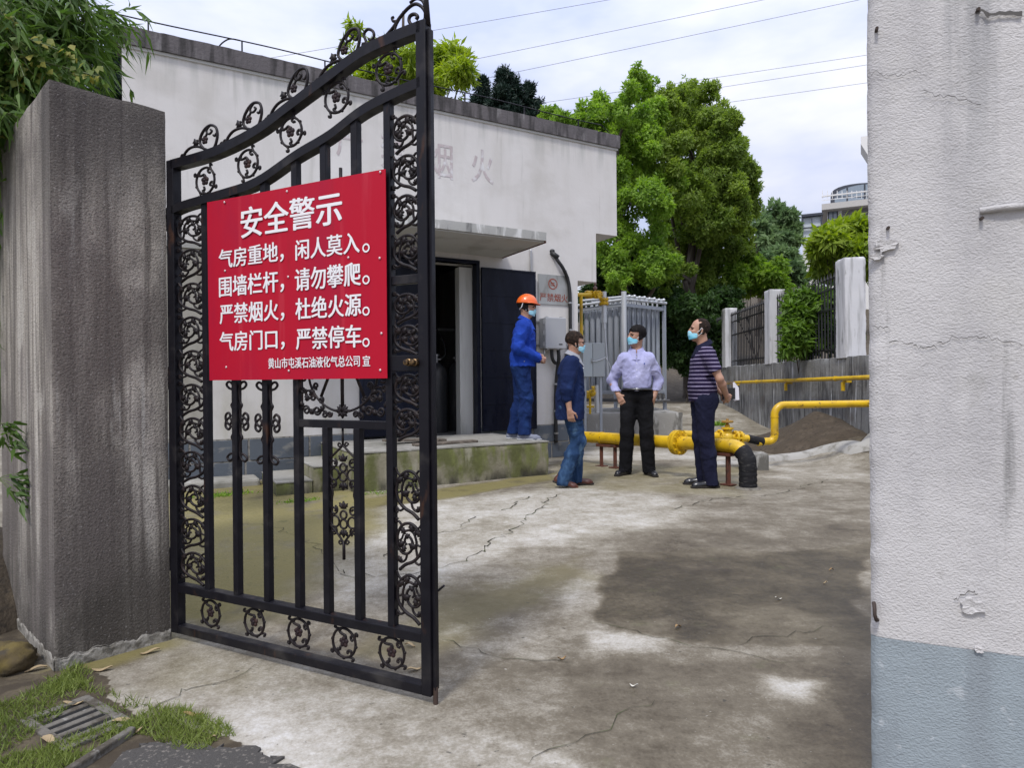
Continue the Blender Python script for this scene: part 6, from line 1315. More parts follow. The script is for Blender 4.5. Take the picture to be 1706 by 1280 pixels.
def belt(c):
    m = MB(); T = c['T']; pv = c['pv']; P = [T((pv[0]+.012+.142*math.cos(a), pv[1]+.172*math.sin(a), 1.008)) for a in np.linspace(0, 2*math.pi, 40)]
    m.tube(P, .017, 8, sq=.55); o = m.build('belt', black_shoe, c['root'], smooth=True); m = MB(); q = T((pv[0]+.158, 0, 1.008)); m.ell(q, (.022, .012, .017), 10, 6); m.build('belt_buckle', steel_m, o, smooth=True)
    m = MB()
    for z in np.arange(1.08, 1.42, .075): m.ell(T((.128+.012*math.sin((z-1.0)*5), 0, z)), (.006, .004, .006), 8, 5)
    m.build('shirt_button', strap_m, c['sh']); m = MB(); m.ell(T((.140, .085, 1.30)), (.006, .004, .012), 8, 6); m.build('chest_emblem', work_blue, c['sh'])
person('man in a lavender shirt and black trousers, hands in his pockets and head turned aside', p, R_(-100), 1.012, J3, dict(c=(.012, 0, 1.628), yaw=R_(-58), pitch=R_(3), line=.05, mask=mask_bright, specs=mat('gold_wire_frame', (.30, .17, .10), .35, metal=.8), hairh=.013),
    dict(name='shirt', m=lav, hem=.985, g=.006, belly=.0, sleeve='long', cuff=.99, amp=.016, fs=(8, 8, 9), seed=25, collar=lav), dict(m=blk, waist=1.025, g=.008, amp=.009, hem=.03, seed=28), dict(m=black_shoe, sole=dark_sole), [belt])
# 4: man in a striped polo, hands behind his back
def stripe_mat():
    m = cloth('navy_polo_white_stripes', (.014, .009, .034), (.020, .014, .045)); nt = m.node_tree; L = nt.links.new; b = [n for n in nt.nodes if n.type == 'BSDF_PRINCIPLED'][0]
    src = b.inputs['Base Color'].links[0].from_socket; tc = nm(nt, 'ShaderNodeTexCoord'); sx = nm(nt, 'ShaderNodeSeparateXYZ'); L(tc.outputs['Object'], sx.inputs[0])
    a = nm(nt, 'ShaderNodeMath', operation='MULTIPLY'); L(sx.outputs[2], a.inputs[0]); a.inputs[1].default_value = 1/.0405; f = nm(nt, 'ShaderNodeMath', operation='FRACT'); L(a.outputs[0], f.inputs[0])
    g = nm(nt, 'ShaderNodeMath', operation='LESS_THAN'); L(f.outputs[0], g.inputs[0]); g.inputs[1].default_value = .24; mxn = nm(nt, 'ShaderNodeMix', data_type='RGBA'); L(g.outputs[0], mxn.inputs[0]); L(src, mxn.inputs[6]); mxn.inputs[7].default_value = (.27, .235, .35, 1); L(mxn.outputs[2], b.inputs['Base Color']); return m
navy_t = cloth('navy_trousers', (.008, .009, .026), (.013, .015, .038))
p = gnd(1174, 811); p[2] = float(hgt(p[0], p[1]))
J4 = basej(neck=(.0, 0, 1.445), elL=(-.10, .225, 1.115), wrL=(-.20, .105, .945), elR=(-.10, -.225, 1.115), wrR=(-.20, -.06, .965), pelvis=(.015, 0, .94), chest=(.005, 0, 1.235), hipL=(.015, .088, .90), hipR=(.015, -.088, .90), knL=(.005, .09, .50), knR=(.02, -.09, .50), anL=(-.035, .10, .085), anR=(-.01, -.10, .085), toeL=(1, .12, 0), toeR=(1, -.10, 0),
    handL=dict(d=(-.45, -.65, -.35), n=(.6, -.5, .2), th=-1, curl=.7), handR=dict(d=(-.5, .55, -.4), n=(.6, .5, .2), th=1, curl=.7))
polo = stripe_mat()
person('man in a purple striped polo and navy trousers, hands behind his back', p, R_(178), 1.012, J4, dict(c=(.045, 0, 1.628), yaw=R_(-4), pitch=R_(4), line=.06, mask=mask_bright, hairm=thin_hair, hairh=.007, bald=True, full=False),
    dict(name='polo_shirt', m=polo, hem=.885, g=.004, belly=.008, sleeve='short', amp=.008, seed=35, collar=navy_t), dict(m=navy_t, waist=1.0, g=.006, w=.98, amp=.010, hem=.03, seed=38), dict(m=black_shoe, sole=dark_sole), [])
# notebook and papers he holds
hb_ = p+np.array([.285, -.03, .935]); nbk = thing('notebook', 'black notebook with white sheets held behind the back of the man in the striped polo', 'notebook', hb_)
NM = frame(hb_, (.97, .1), hb_[2]); mb = MB(NM); mb.box(-.09, .045, .02, .036, -.02, .10); mb.box(-.093, -.089, .016, .04, -.022, .102)
V = mb.build('cover', rubber, nbk, bevel=.002)
mb = MB(NM); pts = [(-.085, .16), (-.02, .172), (.05, .165), (.085, .12), (.098, .05), (.10, -.03)]
V = []
for i, (x, z) in enumerate(pts): V += [(x, .042+.004*i, z), (x, .16, z-.02)]
mb.add(V, [(2*i, 2*i+1, 2*i+3, 2*i+2) for i in range(len(pts)-1)]); mb.add([(.03, .040, -.03), (.10, .044, -.03), (.094, .042, .10), (.05, .040, .155), (.03, .039, .16)], [(0, 1, 2, 3, 4)]); mb.add([(v[0]+.002, v[1]+.006, v[2]) for v in [(.03, .040, -.03), (.10, .044, -.03), (.094, .042, .10), (.05, .040, .155), (.03, .039, .16)]], [(4, 3, 2, 1, 0)])
mb.build('paper_sheet', mat('white_paper', (.72, .71, .76), .9), nbk, smooth=50)
# ================================================================ vegetation
def leaf_mesh(name, P, D, N, L, W, tint, mats, par=None, fold=.12, mid=.45, bent=.15):
    """one kite-shaped, slightly folded leaf per point; D long axis, N face normal"""
    D = D/(np.linalg.norm(D, axis=1)[:, None]+1e-9); S = np.cross(D, N); S /= (np.linalg.norm(S, axis=1)[:, None]+1e-9); N = np.cross(S, D); n = len(P); L = np.broadcast_to(L, n)[:, None]; W = np.broadcast_to(W, n)[:, None]
    v0 = P; v1 = P+D*L*mid-S*W*.5+N*W*fold; v2 = P+D*L-N*L*bent; v3 = P+D*L*mid+S*W*.5+N*W*fold
    V = np.stack([v0, v1, v2, v3], 1).reshape(-1, 3); F = np.arange(4*n).reshape(n, 4); me = np_mesh(name, V, F, mats)
    a = me.attributes.new('tint', 'FLOAT', 'FACE'); a.data.foreach_set('value', np.clip(tint, 0, 1).astype(np.float32)); return mesh_obj(name, me, par)
def rvec(g, n): v = g.normal(size=(n, 3)); return v/np.linalg.norm(v, axis=1)[:, None]
def crown_pts(g, blobs, dens, up=.35):
    """points near the skins of overlapping uneven clumps; blobs: (centre, radius, tint)"""
    P = []; NN = []; T = []; bb = []
    for c, r, t in blobs:                       # every clump breaks up into smaller sprays of its own
        bb.append((np.array(c), r*.76, t))
        for k in range(10): d = rvec(g, 1)[0]; bb.append((np.array(c)+d*r*(.60+.48*g.random()), r*(.14+.26*g.random()), t+g.normal()*.14))
    for c, r, t in bb:
        n = int(dens*r*r*12.6); d = rvec(g, n); k = g.random(n)**.35; lump = 1+.30*fbm(d[:, 0]*2.3+c[0], d[:, 1]*2.3+c[1], d[:, 2]*2.3+c[2], 7, 3)+.16*fbm(d[:, 0]*7+c[0], d[:, 1]*7, d[:, 2]*7, 5, 2)
        rr_ = r*lump*(.42+.58*k); p = np.array(c)+d*rr_[:, None]*np.array([1, 1, .92]); P.append(p); NN.append(d+np.array([0, 0, up])); T.append(np.full(n, t)+g.normal(size=n)*.10+.22*fbm(p[:, 0]*1.1/r, p[:, 1]*1.1/r, p[:, 2]*1.1/r, 3, 2))
    return np.concatenate(P), np.concatenate(NN), np.concatenate(T)
bark_m = mat('grey_brown_bark', (.07, .055, .042), .95, layers=[((.13, .11, .09), (9, 9, 2), .48, .68, 5, {})], bumps=[((16, 16, 4), .7, .02, 5)])
def tree(name, lab, cat, blobs, foot, LM, dens, L, W, seed, group=None, droop=.3, spread=.8, rad=.16, gap=None):
    g = np.random.default_rng(seed); root = thing(name, lab, cat, foot, 0, group); P, N, T = crown_pts(g, blobs, dens)
    if gap: keep = fbm(P[:, 0]*gap, P[:, 1]*gap, P[:, 2]*gap, seed, 3) > -.20; P, N, T = P[keep], N[keep], T[keep]
    n = len(P); D = rvec(g, n)*spread+N*.5+np.array([0, 0, -droop]); nr = N/np.linalg.norm(N, axis=1)[:, None]+rvec(g, n)*.55
    leaf_mesh('crown', P, D, nr, L*(.7+.6*g.random(n)), W*(.7+.6*g.random(n)), T, LM, root)
    mb = MB(); f = np.array(foot, float); cen = np.mean([b[0] for b in blobs], axis=0); top = cen+(cen-f)*.15
    pts = [f+np.array([0, 0, -.1]), f*.65+cen*.35+g.normal(size=3)*.12, f*.3+cen*.7+g.normal(size=3)*.15, top]; tr_ = cr(pts, 6); mb.tube([tuple(q) for q in tr_], [rad*(1-.75*i/(len(tr_)-1)) for i in range(len(tr_))], 9)
    order = sorted(range(len(blobs)), key=lambda i: -blobs[i][1])[:14]
    for i in order:
        c = np.array(blobs[i][0]); a = tr_[int(len(tr_)*(.35+.5*g.random()))]; m = (a+c)/2+g.normal(size=3)*.2; b_ = cr([a, m, c], 5); mb.tube([tuple(q) for q in b_], [rad*.38*(1-.8*j/(len(b_)-1)) for j in range(len(b_))], 6)
    mb.build('trunk', bark_m, root, smooth=True); return root
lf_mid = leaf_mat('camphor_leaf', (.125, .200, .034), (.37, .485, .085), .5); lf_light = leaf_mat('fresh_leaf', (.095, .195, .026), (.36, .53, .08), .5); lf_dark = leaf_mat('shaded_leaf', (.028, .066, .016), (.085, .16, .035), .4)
lf_yel = leaf_mat('yellow_green_leaf', (.10, .18, .018), (.38, .48, .055), .45); lf_blue = leaf_mat('blue_green_conifer', (.010, .026, .018), (.035, .065, .045), .15); lf_far = leaf_mat('far_wood_leaf', (.08, .14, .06), (.22, .32, .13), .4)
def B(lst, Y0, jit, seed, tint=.45):
    g = random.Random(seed); out = []
    for q in lst:
        Y = Y0+g.uniform(-jit, jit)+(q[3] if len(q) > 3 else 0); c = at(q[0], q[1], Y); out.append((c, q[2]*Y/FPX, (q[4] if len(q) > 4 else tint)+g.uniform(-.14, .14)))
    return out
def footing(px, Y): c = at(px, 600, Y); c[2] = float(hgt(c[0], c[1])); return c
# two big broadleaf trees behind the vaporiser
tA = [(1105, 168, 26), (1120, 165, 24), (1128, 225, 40), (1170, 340, 46), (1215, 250, 34), (1140, 168, 34), (1120, 205, 42), (1170, 195, 40), (1195, 235, 42), (1150, 255, 50), (1100, 262, 44), (1222, 275, 38), (1195, 300, 46), (1145, 320, 52), (1240, 320, 30), (1225, 352, 36), (1180, 372, 48), (1250, 290, 20), (1120, 385, 48), (1205, 412, 40), (1160, 435, 46), (1105, 445, 44), (1190, 470, 34), (1140, 490, 40), (1235, 395, 26), (1155, 142, 22), (1248, 350, 18), (1175, 160, 22), (1208, 205, 22)]
tree('broadleaf_tree', 'tall olive green broadleaf tree, the larger of the pair rising behind the vaporiser', 'tree', B(tA, 19.5, 1.5, 1, .35), footing(1150, 19.5), lf_mid, 720, .118, .052, 11, 'broadleaf trees behind the vaporiser', gap=1.4, rad=.24)
tB = [(1068, 150, 26), (1050, 185, 36), (1085, 190, 30), (1010, 200, 32), (1030, 235, 44), (975, 205, 30), (940, 205, 22), (1070, 235, 38), (1060, 290, 44), (1020, 290, 36), (1085, 330, 42), (1045, 350, 48), (1020, 405, 36), (1060, 410, 46), (1090, 440, 40), (1030, 450, 34), (985, 240, 30), (945, 225, 24), (1110, 300, 30), (1000, 170, 18), (1062, 122, 14), (1040, 165, 20), (915, 190, 16)]
tree('broadleaf_tree', 'bright green broadleaf tree whose crown spreads right behind the corner of the white building', 'tree', B(tB, 17.2, 1.2, 2, .55), footing(1045, 17.5), lf_light, 740, .118, .052, 12, 'broadleaf trees behind the vaporiser', gap=1.5, rad=.20)
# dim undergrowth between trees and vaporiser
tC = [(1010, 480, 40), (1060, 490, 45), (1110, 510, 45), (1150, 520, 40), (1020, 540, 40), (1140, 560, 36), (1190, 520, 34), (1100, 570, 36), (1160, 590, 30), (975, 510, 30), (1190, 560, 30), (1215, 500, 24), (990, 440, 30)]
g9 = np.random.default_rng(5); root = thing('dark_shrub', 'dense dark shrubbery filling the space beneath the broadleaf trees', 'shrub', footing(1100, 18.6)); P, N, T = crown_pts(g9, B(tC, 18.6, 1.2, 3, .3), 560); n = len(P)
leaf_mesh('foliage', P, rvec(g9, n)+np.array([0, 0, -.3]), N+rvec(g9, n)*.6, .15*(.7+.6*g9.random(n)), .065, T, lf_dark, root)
def shrub(name, lab, blobs, foot, LM, dens, L, W, seed, stems=7, group=None, cat='shrub', droop=.1):
    g = np.random.default_rng(seed); root = thing(name, lab, cat, foot, 0, group); P, N, T = crown_pts(g, blobs, dens, .2); n = len(P)
    leaf_mesh('foliage', P, rvec(g, n)*.7+N*.6+np.array([0, 0, -droop]), N+rvec(g, n)*.5+np.array([0, 0, .3]), L*(.65+.7*g.random(n)), W*(.7+.6*g.random(n)), T, LM, root, fold=.18, bent=.22)
    mb = MB(); f = np.array(foot)
    for k in range(stems):
        c = np.array(blobs[k % len(blobs)][0])+g.normal(size=3)*.05; m = f*.5+c*.5+g.normal(size=3)*.08; b_ = cr([f+g.normal(size=3)*[.08, .08, 0]-[0, 0, .05], m, c], 5); mb.tube([tuple(q) for q in b_], [.018*(1-.7*j/(len(b_)-1)) for j in range(len(b_))], 6)
    mb.build('stem', bark_m, root, smooth=True); return root
tD = [(1225, 455, 22), (1255, 448, 24), (1285, 455, 22), (1240, 475, 26), (1275, 475, 26), (1210, 480, 20), (1300, 478, 18), (1190, 500, 18)]
shrub('leafy_shrub', 'light green spreading shrub behind the far fence posts', B(tD, 20.5, .8, 4, .6), footing(1255, 20.5), lf_light, 420, .17, .075, 14)
tE = [(1390, 388, 16), (1408, 384, 18), (1428, 380, 18), (1382, 402, 20), (1400, 400, 28), (1425, 395, 26), (1370, 418, 20), (1395, 425, 26), (1420, 425, 24), (1368, 405, 12), (1375, 445, 20), (1405, 450, 24), (1443, 388, 16), (1455, 410, 26), (1356, 412, 7), (1440, 440, 24)]
yE = 12.3; shrub('glossy_bush', 'tall glossy yellow green bush rising over the fence beside the stucco wall', B(tE, yE, .35, 5, .55), footing(1400, yE), lf_yel, 640, .20, .062, 15, 9, droop=.35)
tF = [(1330, 505, 20), (1352, 495, 18), (1372, 500, 18), (1335, 530, 24), (1362, 530, 20), (1330, 555, 22), (1350, 560, 22), (1318, 540, 16), (1320, 575, 18), (1345, 580, 18), (1370, 555, 14), (1322, 512, 12)]
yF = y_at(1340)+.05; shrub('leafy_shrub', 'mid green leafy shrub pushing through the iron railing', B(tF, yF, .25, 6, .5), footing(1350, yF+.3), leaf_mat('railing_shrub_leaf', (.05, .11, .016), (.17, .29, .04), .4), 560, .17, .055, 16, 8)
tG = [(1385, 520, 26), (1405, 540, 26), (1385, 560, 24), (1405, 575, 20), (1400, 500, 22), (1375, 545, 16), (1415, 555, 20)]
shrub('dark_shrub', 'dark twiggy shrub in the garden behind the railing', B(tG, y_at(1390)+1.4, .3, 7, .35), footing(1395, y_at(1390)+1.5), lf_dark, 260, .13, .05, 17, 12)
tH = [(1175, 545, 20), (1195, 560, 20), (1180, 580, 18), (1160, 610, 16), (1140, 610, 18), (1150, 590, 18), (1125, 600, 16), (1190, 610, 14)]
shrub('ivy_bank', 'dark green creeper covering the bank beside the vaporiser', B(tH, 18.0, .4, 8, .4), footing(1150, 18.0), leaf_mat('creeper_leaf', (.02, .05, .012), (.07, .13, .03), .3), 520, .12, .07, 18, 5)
# trees on the slope far behind, each its own
far_l = ['hazy grey green tree on the far slope, the tallest above the light shrub', 'hazy grey green tree on the far slope next to the pale villa tower', 'hazy tree on the far slope just clear of the olive green crown', 'low hazy tree on the far slope under the pale villa']
for k, (lst, Y, fx) in enumerate((([(1276, 366, 14), (1290, 352, 16), (1314, 360, 13), (1300, 372, 20), (1280, 380, 18), (1310, 395, 20), (1292, 405, 22), (1275, 412, 18)], 38, 1293), ([(1312, 388, 12), (1316, 405, 15), (1312, 425, 18), (1320, 445, 14), (1310, 370, 8)], 42, 1324), ([(1262, 350, 14), (1280, 395, 16), (1268, 375, 18), (1258, 400, 20), (1255, 430, 20), (1270, 435, 18)], 34, 1262), ([(1300, 430, 20), (1285, 440, 18), (1315, 450, 18), (1330, 460, 14), (1275, 450, 16)], 30, 1302))):
    tree('hillside_tree', far_l[k], 'tree', B(lst, Y, .8, 20+k, .45), footing(fx, Y), lf_far, 130, .34, .15, 30+k, 'trees on the far slope', gap=.7, rad=.15)
# trees seen over the roof: yellow-green feathery tree and two dark conifers
tR_ = [(600, 105, 26), (640, 100, 30), (680, 110, 34), (720, 108, 32), (760, 100, 26), (775, 120, 24), (745, 85, 16), (700, 82, 18), (620, 135, 30), (665, 140, 34), (710, 140, 34), (755, 138, 30), (580, 70, 14), (590, 45, 11), (790, 128, 18), (640, 78, 14), (560, 110, 18), (600, 140, 26)]
tree('feathery_tree', 'bright yellow green feathery tree showing over the roof edge between the gate bars', 'tree', B(tR_, 21, 1.2, 9, .6), footing(690, 21), lf_yel, 170, .30, .075, 41, droop=.7, gap=1.0)
def conifer(lab, px, ytop, ybot, w, Y, seed):
    g = np.random.default_rng(seed); top, bot = at(px, ytop, Y), at(px, ybot, Y); h = top[2]-bot[2]; R = w*Y/FPX; f = bot.copy(); f[2] = float(hgt(f[0], f[1])); root = thing('conifer', lab, 'tree', f, 0, 'dark conifers behind the roof'); bl = []
    for k in range(34):
        t = g.random()**.8; a = g.random()*6.28; r = R*(1-t*.85)*(.35+.65*g.random()); bl.append((bot+np.array([math.cos(a)*r, math.sin(a)*r, h*t]), R*(.20+.18*(1-t)), .35+g.normal()*.15))
    P, N, T = crown_pts(g, bl, 170); n = len(P); leaf_mesh('crown', P, rvec(g, n)+np.array([0, 0, .4]), N+rvec(g, n)*.6, .30, .06, T, lf_blue, root); mb = MB(); mb.tube([tuple(f-[0, 0, .2]), tuple(top-[0, 0, .3])], [.22, .03], 8); mb.build('trunk', bark_m, root, smooth=True)
conifer('dark blue green conifer above the roof edge, the tallest of its clump', 845, 122, 230, 46, 33, 51)
conifer('dark conifer with a blunt top above the roof edge, overlapping the bright broadleaf crown', 885, 140, 240, 36, 34, 52)
conifer('dark conifer above the roof edge behind the yellow green feathery tree', 805, 135, 230, 34, 36, 53)
conifer('grey green conifer showing between the bamboo and the white building', 195, 85, 190, 40, 24, 54)
# ---------------- bamboo and creeper over the grey pillar
def strand(g, a, d, L, sag, n=9):
    d = np.array(d)/np.linalg.norm(d); return [np.array(a)+d*L*t+np.array([0, 0, -sag*L*t*t]) for t in np.linspace(0, 1, n)]
bm = leaf_mat('bamboo_leaf', (.035, .085, .016), (.16, .26, .05), .4, .45); culm = mat('bamboo_culm', (.10, .13, .04), .5)
g = np.random.default_rng(8); fb = gnd(30, 1000); fb = np.array([-3.05, 3.55, 0.0])
bam = thing('bamboo_clump', 'bamboo clump arching its narrow leaves over the grey gate pillar', 'bamboo', fb); P = []; D = []; T = []; mb = MB()
tips = [(20, -40, 3.3), (80, 10, 3.4), (140, 30, 3.5), (192, 22, 3.7), (110, -30, 3.4), (60, 60, 3.2), (118, 88, 3.4), (30, 110, 3.1), (5, 60, 3.0), (90, 105, 3.3), (-20, 150, 3.0), (45, -20, 3.2), (10, 190, 2.95), (60, 120, 3.2), (120, 55, 3.45), (0, 10, 3.1), (140, 60, 3.6)]
for k, (px, py, Y) in enumerate(tips):
    e = at(px, py, Y); a = fb+g.normal(size=3)*[.18, .14, 0]; top = a*.35+e*.65+np.array([0, 0, .75+.25*g.random()]); c = cr([a, a*.6+top*.4+[0, 0, .5], top, e], 10); mb.tube([tuple(q) for q in c], [.011*(1-.8*j/(len(c)-1)) for j in range(len(c))], 6)
    for j in range(10, len(c)):
        for r in range(5):
            d = rvec(g, 1)[0]*[1, 1, .6]; tw = strand(g, c[j], d, .10+.16*g.random(), .6, 5)
            mb.tube([tuple(q) for q in tw], .0016, 4, False)
            for q in tw[1:]:
                for u in range(2): P.append(q); D.append(d*.6+rvec(g, 1)[0]*.5+np.array([0, 0, -.55])); T.append(.25+.5*g.random())
mb.build('culm', culm, bam, smooth=True); P, D, T = map(np.array, (P, D, T)); n = len(P); leaf_mesh('foliage', P, D, rvec(g, n)+np.array([0, 0, .8]), .085+.06*g.random(n), .013+.006*g.random(n), T, bm, bam, fold=.2, mid=.3, bent=.25)
# darker mass of bamboo behind it, and a creeper with heart shaped yellowing leaves
tK = [(15, 60, 56), (60, 95, 42), (-30, 100, 60), (95, 112, 26), (5, 140, 36), (60, 30, 34), (-20, 20, 60)]
g = np.random.default_rng(9); root = thing('dark_shrub', 'dense dark thicket behind the grey gate pillar', 'shrub', (-3.9, 4.4, 0)); bl = B(tK, 4.3, .25, 31, .35); P, N, T = crown_pts(g, bl, 1500); n = len(P)
leaf_mesh('foliage', P, rvec(g, n)*.8+np.array([0, 0, -.5]), N+rvec(g, n)*.6, .10+.07*g.random(n), .016+.01*g.random(n), T, leaf_mat('thicket_leaf', (.012, .035, .010), (.075, .14, .03), .3), root, mid=.35)
mb = MB()
for k in range(len(bl)): c = np.array(bl[k][0]); mb.tube([tuple(q) for q in cr([(-3.9+g.normal()*.15, 4.4+g.normal()*.1, -.05), (np.array([-3.9, 4.4, 0])*.4+c*.6), c], 6)], .012, 6)
mb.build('stem', bark_m, root, smooth=True)
g = np.random.default_rng(10); cre = thing('creeper', 'creeper with broad yellowing leaves lying over the top of the grey gate pillar', 'creeper', at(40, 150, 3.05)); P = []; D = []; NN = []; T = []; mb = MB()
for (pts) in ([(-30, 60), (30, 95), (80, 105), (130, 118), (165, 128)], [(-20, 130), (10, 135), (30, 150)], [(0, 20), (40, 60), (90, 80), (120, 95)], [(-20, 190), (5, 205), (10, 240)], [(20, 40), (45, 110), (60, 125)]):
    c = cr([at(a, b, 3.0+.05*i) for i, (a, b) in enumerate(pts)], 7); mb.tube([tuple(q) for q in c], .004, 5, False)
    for q in c:
        for r in range(3): P.append(q+g.normal(size=3)*.03); D.append(np.array([g.normal()*.6, -.3+g.normal()*.3, -.7])); NN.append(np.array([g.normal()*.5, -1, .5+g.random()])); T.append(g.random())
mb.build('stem', culm, cre); P, D, NN, T = map(np.array, (P, D, NN, T)); n = len(P)
vine_m = leaf_mat('yellowing_vine_leaf', (.06, .13, .022), (.50, .42, .09), .4); leaf_mesh('foliage', P, D, NN, .026+.03*g.random(n), .02+.02*g.random(n), T**2*.7, vine_m, cre, fold=.06, mid=.4)
# sprigs beside the pillar's outer edge and on it
for lab, px, py, Y, k, L in (('leafy bamboo sprig growing out beside the middle of the grey pillar', 22, 775, 2.95, 14, .14), ('thin twig with narrow leaves beside the grey pillar above the sprig', 8, 690, 2.95, 9, .11)):
    c = at(px-14, py, Y-.12); g = np.random.default_rng(k); r = thing('bamboo_sprig', lab, 'sprig', c, 0); P = []; D = []; mb = MB()
    for j in range(5):
        t = strand(g, c+np.array([-.03, .0, -.06]), (1, -.15, .5-.3*j), .13, .3, 5); mb.tube([tuple(q) for q in t], .0018, 5, False)
        for q in t[2:]:
            for u in range(2): P.append(q); D.append(np.array([.9, -.2, -.3])+rvec(g, 1)[0]*.7)
    mb.build('stem', culm, r); P, D = np.array(P), np.array(D); n = len(P); leaf_mesh('foliage', P, D, rvec(g, n)+[0, -.6, .6], L*.7*(.7+.6*g.random(n)), .017, .2+.3*g.random(n), bm, r, fold=.2, mid=.3)
# bank of leaf litter with a mossy stone beyond the pillar
g = np.random.default_rng(12); bk = at(-10, 900, 3.15); o = heap('earth_bank', (-2.95, 3.2), .75, .9, .55, soil_m, 14, 'earth bank with dry litter outside the grey gate pillar', 'earth bank')
moss_m = mat('ochre_mossy_stone', (.075, .055, .026), .95, layers=[((.12, .09, .025), (7, 7, 7), .45, .65, 6, {}), ((.05, .04, .025), (12, 12, 12), .52, .68, 6, {})], bumps=[((22, 22, 22), .7, .015, 6)])
c = gnd(8, 1132); s = np.array([.11, .10, .075]); nn_ = 34; V = []; F = []
for i in range(nn_+1):
    for j in range(nn_):
        a, b = math.pi*i/nn_, 2*math.pi*j/nn_; d = np.array([math.sin(a)*math.cos(b), math.sin(a)*math.sin(b), math.cos(a)]); V.append(c+np.array([-.06, .08, .03])+d*s*(1+.45*float(fbm(d[0]*1.9+3, d[1]*1.9, d[2]*1.9, 4, 5))))
F = [(i*nn_+j, (i+1)*nn_+j, (i+1)*nn_+(j+1) % nn_, i*nn_+(j+1) % nn_) for i in range(nn_) for j in range(nn_)]
tag(mesh_obj('mossy_stone', np_mesh('mossy_stone', V, F, moss_m, True)), 'ochre mossy stone at the outer foot of the grey gate pillar', 'stone')
# ---------------- grass at the near corner
g = np.random.default_rng(13); P = []
for px, n in (([(-60, 1200), (40, 1165), (110, 1130), (145, 1150), (100, 1190), (60, 1225), (-60, 1290)], 3200), ([(-60, 1300), (30, 1262), (130, 1232), (212, 1207), (228, 1222), (150, 1262), (60, 1310), (-60, 1380)], 4200), ([(215, 1203), (240, 1184), (290, 1192), (325, 1206), (372, 1222), (395, 1240), (350, 1255), (290, 1243), (240, 1222)], 2600), ([(90, 1125), (130, 1110), (150, 1140), (120, 1160), (90, 1150)], 900), ([(140, 1150), (200, 1165), (240, 1195), (170, 1190)], 260)):
    Q = seg_poly(px); lo, hi = Q.min(0), Q.max(0); X = lo+(hi-lo)*g.random((n*3, 2)); d = psd(Q, X[:, 0], X[:, 1])+fbm(X[:, 0]*7, X[:, 1]*7, s=3)*.05; k = (d < .02) & (fbm(X[:, 0]*10, X[:, 1]*10, s=6) > -.22); P.append(X[k][:int(n*.72)])
P = np.concatenate(P); n = len(P); P3 = np.stack([P[:, 0], P[:, 1], hgt(P[:, 0], P[:, 1])-.003], -1); D = rvec(g, n)*[.8, .8, .2]+np.array([0, 0, .9]); hgh = .014+.032*g.random(n)
o = leaf_mesh('grass', P3, D, rvec(g, n)*[1, 1, .2], hgh, .0034, .25+.5*g.random(n)+.3*fbm(P[:, 0]*5, P[:, 1]*5, s=2), leaf_mat('grass_blade', (.06, .10, .016), (.30, .36, .09), .3), mid=.3, bent=.35); tag(o, 'short green grass in patches by the drain', 'grass', kind='stuff')
# weed tufts along the apron foot and by the wall
for lab, px, py, r, n, Lh in (('small green weed tuft at the foot of the grey wall base behind the gate', 352, 782, .07, 60, .11), ('small weed tuft in the yard behind the striped polo', 1198, 697, .16, 120, .10), ('green weeds along the foot of the apron behind the gate bars', 372, 826, .22, 260, .04), ('mossy weeds at the bottom of the landing steps', 500, 836, .14, 180, .035), ('small weeds at the foot of the landing edge below the door', 640, 822, .22, 140, .03)):
    c = gnd(px, py, 0.0) if py > 720 else at(px, py, 14.2); gg = np.random.default_rng(px); q = gg.normal(size=(n, 2))*[r*.6, r*.25]; Pw = np.stack([c[0]+q[:, 0]*.87-q[:, 1]*.49, c[1]+q[:, 0]*.49+q[:, 1]*.87, np.zeros(n)], -1); Pw[:, 2] = hgt(Pw[:, 0], Pw[:, 1])
    o = leaf_mesh('weed_tuft', Pw, rvec(gg, n)+[0, 0, .7], rvec(gg, n), Lh*(.5+gg.random(n)), Lh*.3, gg.random(n), lf_light, bent=.3); tag(o, lab, 'weeds', 'weeds in the yard')
# ---------------- drain grate
ga = gnd(128, 1206); GM2 = frame(ga, (gnd(168, 1192)-gnd(88, 1224))[:2]); dg = thing('drain_grate', 'slotted concrete drain cover among the grass', 'drain grate', ga)
mb = MB(GM2); W_, H_ = .105, .165
mb.box(-W_, W_, -H_, -H_+.03, -.03, .012); mb.box(-W_, W_, H_-.03, H_, -.03, .012); mb.box(-W_, -W_+.03, -H_+.03, H_-.03, -.03, .012); mb.box(W_-.03, W_, -H_+.03, H_-.03, -.03, .012); mb.build('frame', kerb_m, dg, bevel=.003)
mb = MB(GM2)
for k in range(5): y = -H_+.052+k*.050; mb.box(-W_+.03, W_-.03, y, y+.026, -.03, .008)
mb.build('slat', kerb_m, dg, bevel=.003)
mb = MB(GM2); mb.box(-W_+.03, W_-.03, -H_+.03, H_-.03, -.0299, .0045); mb.build('pit', mat('drain_dark', (.008, .008, .008), 1), dg)  # solid black block between the slats, shade of the slots put into its colour
